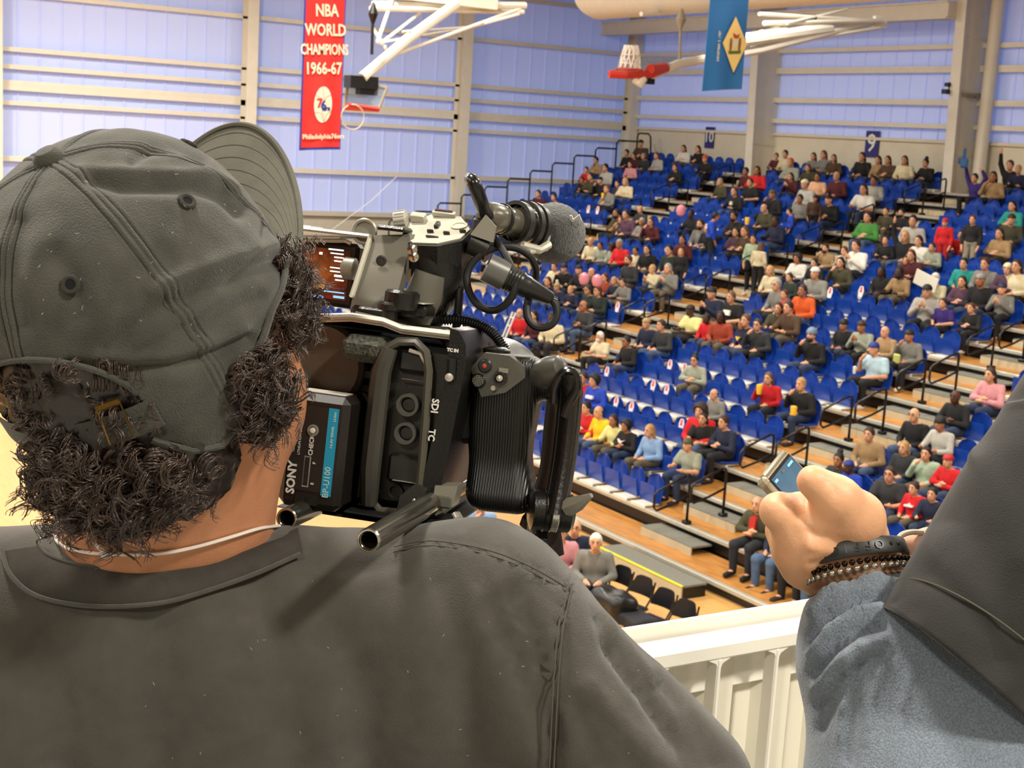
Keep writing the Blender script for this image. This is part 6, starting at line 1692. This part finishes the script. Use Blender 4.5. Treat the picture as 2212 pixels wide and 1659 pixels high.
tp3, tn3 = roots(np.linspace(97, 114, 10), np.linspace(1.12, 1.46, 9), .001)
V3, F3 = curl_field(120, tp3, tn3, .22, .024, .0058, .00042, 9, nrm(RT * .1 - UP))
PARTS_ = [(V1, F1), (V2, F2), (V3, F3), (V4, F4)]; VV = np.concatenate([p[0] for p in PARTS_]); off = np.cumsum([0] + [len(p[0]) for p in PARTS_]); FF = np.concatenate([p[1] + o_ for p, o_ in zip(PARTS_, off)])
cu = sub(hair, 'curls', np_mesh('curls', VV, FF), mat('curl_strands', '#3a2a20', .30, spec=.9, var=.6, vscale=40)); cu['kind'] = 'stuff'
# white cord round the neck with a knot
def on_neck(px, py, e=.0022):
    p = march(lambda P: np.minimum(man_head(P), shirt_sdf(P)), px, py); return p - ray(px, py) * e
cd_ = tag(obj('neck_cord', MB().tube(curve([on_neck(x, y) for x, y in [(118, 1152), (124, 1170), (150, 1186), (200, 1195), (280, 1198), (360, 1194), (430, 1180), (500, 1160), (560, 1142), (604, 1136)]], 6), .0012, 6), mat('white_cord', '#d8cdc4', .8), None, True), 'thin white cord round the neck of the man in the cap', 'cord')
sub(cd_, 'knot', MB().lathe([(.0005, -.003), (.0028, -.0015), (.003, .001), (.0006, .003)], on_neck(228, 1198, .004), UP, 10), mat('white_cord', '#d8cdc4', .8))
sub(cd_, 'loose_end', MB().tube([on_neck(228, 1196, .004), on_neck(214, 1182, .004), on_neck(200, 1172, .003)], [.0014, .0018, .0006], 6), mat('white_cord', '#d8cdc4', .8))

# lint on the cap and the shirt
def lint(par, fn, pts, seed):
    g = np.random.default_rng(seed); b = MB()
    for x, y in pts:
        p = fn(x, y)
        if p is None: continue
        a = g.uniform(0, 6.28); d_ = (RT * math.cos(a) + UP * math.sin(a)) * g.uniform(.0003, .0012); e_ = (RT * math.cos(a + 1) + UP * math.sin(a + 1)) * .0006
        b.tube([p - d_, p + e_ * .6, p + d_], g.uniform(.00006, .00013), 4)
    sub(par, 'lint', b, mat('lint_fibre', '#b9b2a0', .9))['kind'] = 'stuff'
_g = np.random.default_rng(4)
lint(shirt, lambda x, y: on_shirt(x, y, .0012), [(570, 1382), (442, 1502), (1080, 1455), (1130, 1440), (930, 1250), (675, 1255)] + [(float(_g.uniform(80, 1400)), float(_g.uniform(1330, 1650))) for _ in range(26)], 1)
_ct = _g.uniform([70, .15], [170, .95], (46, 2))
_cp = [HD(dome(np.radians(a), np.float64(t), .0022)) for a, t in _ct]
lint(crown, lambda i, _: _cp[int(i)], [(i, 0) for i in range(46)], 2)
# ------------------------------------------------------------------ the second person at the right edge with a phone
def CV(x, y, z): return c2w(np.array([x, y, z]))
# phone: width axis runs away from us, length axis down to the right; the screen faces its owner
pw = nrm(CV(.388, .228, -.89)); pl = CV(.70, -.71, .0); pl = nrm(pl - pw * (pl @ pw)); pn = np.cross(pl, pw); pn = pn if pn @ -FW > 0 else -pn
TL = W(1650, 1031, 1.0)
PWd, PLn, PTh = .072, .150, .008
PC = TL + pw * PWd / 2 + pl * PLn / 2 - pn * PTh / 2
PM = np.stack([pw, pl, pn], 1)
ph = tag(obj('smartphone', MB().box(PC, (PWd, PLn, PTh), PM, .003), mat('phone_clear_case', '#8f8873', .22, coat=.4)), 'smartphone in a clear case held up in the raised hand', 'phone')
def face(u0, v0, u1, v1, e, t=.0003): return MB().box(TL + pw * (u0 + u1) / 2 * PWd + pl * (v0 + v1) / 2 * PLn + pn * (e + t / 2), (abs(u1 - u0) * PWd, abs(v1 - v0) * PLn, t), PM)
sub(ph, 'bezel', face(.045, .02, .955, .98, .0002), mat('phone_bezel', '#0a0a0b', .1, coat=.6))
scn = sub(ph, 'screen', face(.075, .035, .925, .965, .0006), mat('phone_screen', '#2c4c66', .12, emit=.35, c2='#34586f', vscale=30))
for (u0, v0, u1, v1) in ((.66, .05, .86, .062), (.10, .05, .20, .062)): sub(scn, 'status_text', face(u0, v0, u1, v1, .001), mat('phone_ui_blue', '#5f9cc8', .4, emit=.8))
sub(scn, 'camera_notch', face(.42, .045, .55, .058, .001), mat('phone_notch', '#05070a', .3))
for (u0, v0, u1, v1) in ((.28, .17, .52, .178), (.22, .19, .30, .198)): sub(scn, 'text_line', face(u0, v0, u1, v1, .001), mat('phone_ui_dark', '#16222c', .4))
sub(ph, 'case_bumper', MB().tube([TL + pw * u * PWd + pl * v * PLn - pn * .002 for u, v in ((.06, 0), (.94, 0), (1, .03), (1, .97), (.94, 1), (.06, 1), (0, .97), (0, .03), (.06, 0))], .0019, 8), mat('phone_clear_case', '#8f8873', .22))
for v in (.02, .98): sub(ph, 'corner_pad', MB().box(TL + pl * v * PLn - pn * .003, (.007, .007, .008), PM, .002), mat('phone_clear_case', '#8f8873', .22))

# body: hand, forearm, upper arm, torso, head
def hw(x, y, d): return W(x, y, d)
WR = hw(1858, 1215, 1.0)
def hand_sdf(P):
    d = sd_cap(P, hw(1885, 1280, 1.01), hw(1845, 1185, .998), .0262, .0250)
    for (x, y, dp, r) in ((1728, 1158, .978, .0165), (1722, 1192, .985, .0165), (1738, 1222, .995, .0155), (1762, 1240, 1.005, .0140)):
        d = smin(d, sd_cap(P, hw(1832, 1160, .995), hw(x, y, dp), .0195, r), .010)
    d = smin(d, sd_cap(P, hw(1846, 1160, .99), hw(1852, 1118, .975), .0195, .0175), .010)
    t = sd_cap(P, hw(1852, 1122, .975), hw(1808, 1078, .962), .0175, .0148)
    t = smin(t, sd_cap(P, hw(1808, 1078, .962), hw(1757, 1040, .958), .0146, .0114), .008)
    d = smin(d, t, .008)
    d = smin(d, sd_cap(P, hw(1800, 1118, .975), hw(1745, 1160, .978), .014, .014), .014)
    # fingers: knuckle, first joint, second joint, tip curled round behind the phone
    for a, b, c, e, r in (((1728, 1158, .978), (1682, 1104, .972), (1730, 1098, .992), (1752, 1104, .990), .0125),
                          ((1718, 1192, .985), (1694, 1146, .996), (1742, 1122, 1.05), (1786, 1130, 1.06), .0125),
                          ((1732, 1226, .995), (1716, 1188, 1.012), (1768, 1158, 1.06), (1808, 1164, 1.07), .0118),
                          ((1764, 1250, 1.005), (1752, 1222, 1.022), (1798, 1192, 1.06), (1834, 1194, 1.07), .0105)):
        q = sd_cap(P, hw(*a), hw(*b), r * 1.05, r)
        q = smin(q, sd_cap(P, hw(*b), hw(*c), r, r * .88), .004)
        q = smin(q, sd_cap(P, hw(*c), hw(*e), r * .88, r * .74), .004)
        d = smin(d, q, .007)
    return d
SHO = W(2560, 900, 1.02); ELB = W(2120, 1840, .96); HD2 = W(2760, 330, 1.02)
def body2(P):
    d = hand_sdf(P)
    return smin(d, sd_cap(P, hw(1880, 1262, 1.01), hw(1935, 1440, .985), .031, .036), .01)
lo = np.minimum.reduce([hw(1600, 960, .9), hw(2050, 1500, .9), hw(1600, 960, 1.12), hw(2050, 1500, 1.12), hw(1600, 1500, 1.0), hw(2050, 960, 1.0)]) - .02
hi = np.maximum.reduce([hw(1600, 960, .9), hw(2050, 1500, .9), hw(1600, 960, 1.12), hw(2050, 1500, 1.12), hw(1600, 1500, 1.0), hw(2050, 960, 1.0)]) + .02
V, Fc = surface_net(body2, lo, hi, .0026, 'hand'); V = relax(V, Fc, 2, .4); N = vnormals(V, Fc)
V = creases(V, N, [([(1672, 1074), (1690, 1082), (1704, 1096)], 5, .0010), ([(1790, 1040), (1800, 1052), (1806, 1066)], 6, .0008), ([(1725, 1130), (1740, 1150), (1750, 1175)], 12, -.0016), ([(1745, 1180), (1790, 1190), (1830, 1196)], 9, -.0014), ([(1742, 1150), (1790, 1160), (1830, 1172)], 9, .0014), ([(1752, 1218), (1795, 1215), (1835, 1205)], 9, .0012)])
# torso core and head of the same body, hidden by the clothes or outside the picture
def core2(P):
    d = sd_ell(P, W(2860, 1500, 1.05), (.17, .11, .30), np.stack([RT, -FW, UP], 1))
    d = smin(d, sd_cap(P, W(2780, 760, 1.04), HD2, .055, .058), .03)
    d = smin(d, sd_ell(P, HD2 + UP * .05, (.075, .095, .11), np.stack([RT, -FW, UP], 1)), .03)
    d = smin(d, sd_cap(P, SHO, ELB, .05, .042), .02)
    return smin(d, sd_cap(P, ELB, hw(1935, 1440, .985), .042, .034), .02)
lo = np.minimum(W(3300, 2400, 1.3), W(1850, 2400, .9)); lo = np.minimum(lo, W(1850, 100, 1.3)); hi = np.maximum(W(3300, 0, .8), W(3300, 0, 1.3)); hi = np.maximum(hi, W(1850, 100, 1.3)) + .1
V5, F5 = surface_net(core2, lo - .1, hi, .016, 'core')
VV = np.concatenate([V, V5]); FF = np.concatenate([Fc, F5 + len(V)])
M_hs = mat('hand_skin', '#dba47c', .48, var=.06, vscale=90, bump=.10, bscale=600, spec=.45)
p2 = tag(obj('person', np_mesh('person', VV, FF), M_hs), 'person in a black T-shirt over a blue-grey sleeve checking a phone', 'person')
def p2part(name, m, mt, sm=True): return obj(name, m, mt, p2, sm)
# fine hairs on the back of the hand are left to the material; nail on the thumb
# blue-grey undershirt sleeve with ruched folds
def under_sdf(P):
    d = sd_cap(P, hw(1856, 1250, 1.0), hw(1900, 1420, .975), .0335, .050)
    d = smin(d, sd_cap(P, hw(1900, 1420, .975), hw(2030, 1780, .95), .050, .086), .03)
    return smin(d, sd_cap(P, hw(2030, 1780, .95), W(2380, 1300, 1.0), .080, .075), .04)
lo = np.minimum.reduce([W(1650, 1150, .8), W(2500, 2100, .8), W(1650, 2100, 1.15), W(2500, 1150, 1.15), W(2500, 2100, 1.15), W(1650, 1150, 1.15)]); hi = np.maximum.reduce([W(1650, 1150, .8), W(2500, 2100, .8), W(1650, 2100, 1.15), W(2500, 1150, 1.15), W(2500, 2100, 1.15), W(1650, 1150, 1.15)])
def under_cut(P): return smax(under_sdf(P), ((P - hw(1866, 1256, 1.0)) @ nrm(hw(1840, 1200, 1.0) - hw(1885, 1340, .99))), .006)
V, Fc = surface_net(under_cut, lo, hi, .0042, 'under'); V = relax(V, Fc, 2, .4); N = vnormals(V, Fc)
uf = [([(1752, 1300), (1775, 1262), (1830, 1232), (1890, 1226), (1950, 1246)], 10, 0.0087), ([(1752, 1330), (1785, 1285), (1840, 1256), (1900, 1250), (1945, 1262)], 8, -0.0060),
      ([(1752, 1378), (1790, 1326), (1845, 1292), (1905, 1284), (1950, 1290)], 10, 0.0093), ([(1755, 1412), (1795, 1358), (1850, 1322), (1900, 1312)], 9, -0.0060),
      ([(1758, 1452), (1800, 1398), (1850, 1362), (1905, 1348)], 11, 0.0093), ([(1762, 1486), (1805, 1432), (1860, 1396), (1905, 1384)], 9, -0.0048), ([(1766, 1522), (1810, 1466), (1860, 1428), (1915, 1412)], 10, 0.0072),
      ([(1770, 1575), (1800, 1515), (1840, 1470)], 11, 0.0045), ([(1835, 1420), (1822, 1500), (1815, 1600)], 7, -0.0033), ([(1920, 1400), (1890, 1480), (1870, 1600)], 6, -0.0027), ([(1975, 1440), (1950, 1520), (1930, 1640)], 6, -0.0024), ([(1850, 1440), (1840, 1530), (1835, 1640)], 10, 0.0030)]
V = creases(V, N, uf)
M_under = mat('heather_blue_jersey', '#6b7580', .95, var=.35, vscale=800, bump=.35, bscale=700, sheen=.3)
us = p2part('undershirt_sleeve', np_mesh('undershirt_sleeve', V, Fc), M_under)
# black T-shirt sleeve: tapering open tube with a stitched hem
ax0, ax1 = hw(2078, 1462, .93), hw(2500, 882, .99)
axd = nrm(ax1 - ax0); sl = np.linalg.norm(ax1 - ax0)
sa = nrm(np.cross(axd, FW)); sb = np.cross(axd, sa)
nr, na2 = 70, 120
G = np.zeros((nr, na2, 3))
for i in range(nr):
    t = i / (nr - 1)
    r = np.interp(t, [0, .3, .55, .9, 1.0], [.0675, .074, .081, .086, .088])
    c_ = ax0 + axd * sl * t
    for j in range(na2):
        q = 2 * PI * j / na2
        G[i, j] = c_ + r * (math.cos(q) * sa + .92 * math.sin(q) * sb) - axd * (.012 * math.sin(q) if t < .02 else 0)
inner = G[:8] - (G[:8] - (ax0 + axd * sl * 0.05)) * .045
GG = np.concatenate([inner[::-1], G])
V = GG.reshape(-1, 3); nR = len(GG)
Fc = np.array([(i * na2 + j, i * na2 + (j + 1) % na2, (i + 1) * na2 + (j + 1) % na2, (i + 1) * na2 + j) for i in range(nR - 1) for j in range(na2)])
N = vnormals(V, Fc)
rel = ((V - ax0) - np.outer((V - ax0) @ axd, axd)); sgn = np.sign((N * rel).sum(1)); 
if np.median(sgn) < 0: Fc = Fc[:, ::-1]; N = -N
tf = [([(1935, 1295), (1990, 1360), (2080, 1425), (2212, 1512)], 7, .0016), ([(2060, 1110), (2120, 1180), (2170, 1290), (2190, 1420)], 40, .004), ([(2120, 1000), (2180, 1100), (2212, 1200)], 36, -.003), ([(2010, 1240), (2080, 1300), (2160, 1400)], 26, .003), ([(2212, 852), (2150, 862), (2110, 888), (2094, 930), (2086, 1000)], 9, .0035), ([(2212, 868), (2160, 878), (2124, 900), (2108, 940), (2100, 1000)], 8, -.002)]
V = creases(V, N, tf)
V = V + N * (.0014 * nzv(V, 34, 2.2) + .0006 * nzv(V, 80, .9))[:, None]
M_tee2 = mat('black_cotton_tee', '#191815', .93, var=.18, vscale=70, bump=.25, bscale=900, sheen=.2)
tee2 = p2part('t_shirt', np_mesh('t_shirt', V, Fc), M_tee2)
hemc = [ax0 + axd * .024 + np.interp(.04, [0, .3], [.0675, .074]) * 1.006 * (math.cos(q) * sa + .92 * math.sin(q) * sb) for q in np.linspace(0, 2 * PI, 90)]
sub(tee2, 'hem_stitch', MB().tube(hemc, .0007, 5), mat('tee_thread', '#4a4639', .9))
# torso of the shirt outside the picture
def tee_body(P):
    d = sd_ell(P, W(2900, 1400, 1.06), (.20, .14, .36), np.stack([RT, -FW, UP], 1))
    return smin(d, sd_cap(P, W(2600, 900, 1.02), W(3150, 880, 1.06), .085, .08), .06)
lo = np.minimum.reduce([W(2300, 2600, .8), W(3400, 2600, .8), W(2300, 2600, 1.35), W(3400, 600, 1.35)]) - .05; hi = np.maximum.reduce([W(2300, 600, .8), W(3400, 600, .8), W(2300, 600, 1.35), W(3400, 600, 1.35)]) + .05
V, Fc = surface_net(tee_body, lo, hi, .016, 'tee'); sub(tee2, 'shirt_body', np_mesh('shirt_body', V, Fc), M_tee2)
HIP2 = W(2900, 2300, 1.06)
def low2(P):
    d = sd_ell(P, HIP2, (.17, .12, .2))
    for s in (1, -1):
        a = HIP2 + RT * .09 * s; f_ = np.array([a[0], a[1], ZF + .08]); d = smin(d, sd_cap(P, a, f_, .095, .06), .04)
    return d
lo = HIP2 - .32; lo[2] = ZF + .03; V, Fc = surface_net(low2, lo, HIP2 + .32, .02, 'trousers'); p2part('trousers', np_mesh('trousers', V, Fc), mat('dark_trousers', '#191a1e', .9))
for s in (1, -1): p2part('shoe', MB().box(np.array([*(HIP2 + RT * .09 * s)[:2], ZF + .045]) + nrm(FW * [1, 1, 0]) * .06, (.10, .28, .09), np.stack([nrm(RT * [1, 1, 0]), nrm(FW * [1, 1, 0]), (0, 0, 1)], 1), .03), M_black)
def hair2(P):
    q = (P - (HD2 + UP * .055)) @ np.stack([RT, FW, UP], 1)
    d = sd_ell(q, (0, -.006, .01), (.086, .106, .115)) + .003 * np.sin(q[..., 0] * 300) * np.sin(q[..., 1] * 280) * np.sin(q[..., 2] * 190)
    d = smax(d, q[..., 1] - .07 - q[..., 2] * .6, .01)
    return smax(d, -(q[..., 2] + .07 + q[..., 1] * .35), .012)
V, Fc = surface_net(hair2, HD2 - .14, HD2 + .2, .006, 'hair2'); p2part('hair', np_mesh('hair', V, Fc), mat('dark_hair_cap', '#1a120d', .7, var=.4, vscale=120, bump=.8, bscale=300))
# wristband and bead bracelet
wd_ = nrm(hw(1838, 1170, 1.004) - hw(1888, 1300, .99))
wa = nrm(np.cross(wd_, FW)); wb = np.cross(wd_, wa); wc = hw(1847, 1218, .990)
def ring(q, r, h): return wc + r * (math.cos(q) * wa * 1.10 + math.sin(q) * wb * .97) + wd_ * (h + .006 * math.cos(q))
qs = np.linspace(0, 2 * PI, 73)
G = np.array([[ring(q, .0335, h) for q in qs] for h in (0, .0015, .0105, .012)]); G[1:3] += (G[1:3] - wc) * .02
wbnd = p2part('wristband', MB().slab(G, (wc - G) * .06), mat('black_silicone', '#1b1a18', .45, var=.05, vscale=80))
for i, ch in enumerate('OFFICIAL'):
    q = 1.95 - i * .2; o_ = ring(q, .0347, .006); tx_ = nrm(ring(q - .05, .0347, .006) - ring(q + .05, .0347, .006))
    lt = put('lettering', text_mesh(ch, .0085, .0003), mat('silicone_shade', '#070606', .4), None, o_, tx_, -wd_); lt.parent = wbnd
for k_ in range(2): sub(wbnd, 'peg_hole', MB().lathe([(.0014, 0), (.0011, .0008)], ring(2.22 + k_ * .2, .0345, .006), nrm(ring(2.22 + k_ * .2, .0345, .006) - wc - wd_ * .006), 10), mat('peg_black', '#000000', .6))
for rr, hh_, sz, nm in ((.0334, -.0040, .0022, 'dark'), (.0336, -.0085, .0024, 'silver')):
    ns_ = 46 if nm == 'dark' else 40
    for i in range(ns_):
        q = 2 * PI * i / ns_
        o = child(p2, 'bracelet_bead', None) if False else None
    bm = MB().lathe([(.0003, -sz), (sz * .75, -sz * .65), (sz, 0), (sz * .75, sz * .65), (.0003, sz)], (0, 0, 0), (0, 0, 1), 8).mesh('bracelet_bead', True)
    bm.materials.append(mat('bead_' + nm, '#2a211c' if nm == 'dark' else '#b9b2a6', .2, metal=.9))
    for i in range(ns_):
        o = bpy.data.objects.new('bracelet_bead', bm if i % 3 or nm == 'silver' else bm); col.objects.link(o); o.parent = p2; o.location = ring(2 * PI * i / ns_, rr, hh_)
# finger tips and cuff of the other hand, behind the phone
def h2(P):
    d = None
    for (x, y, d0), (x1, y1, d1) in (((1946, 1178, 1.02), (2010, 1176, 1.03)), ((1948, 1192, 1.025), (2012, 1196, 1.03)), ((1952, 1206, 1.03), (2015, 1216, 1.03))):
        q = sd_cap(P, W(x, y, d0), W(x1, y1, d1), .0055, .0075); d = q if d is None else smin(d, q, .003)
    return smin(d, sd_cap(P, W(2010, 1190, 1.03), W(2090, 1260, 1.03), .016, .026), .012)
lo = np.minimum.reduce([W(1920, 1300, .98), W(2130, 1300, .98), W(1920, 1140, 1.08), W(2130, 1300, 1.08), W(1920, 1300, 1.08)]); hi = np.maximum.reduce([W(1920, 1140, .98), W(2130, 1140, .98), W(1920, 1140, 1.08), W(2130, 1140, 1.08)])
V, Fc = surface_net(h2, lo, hi, .0024, 'other_hand'); p2part('other_hand', np_mesh('other_hand', V, Fc), mat('hand_skin_pink', '#d3a58c', .5))
p2part('cuff_ring', MB().tube(curve([W(*q) for q in ((1940, 1186, 1.012), (1944, 1160, 1.012), (1965, 1150, 1.015), (1992, 1150, 1.02))], 6), .0022, 8), mat('cream_band', '#d8c9b0', .6))
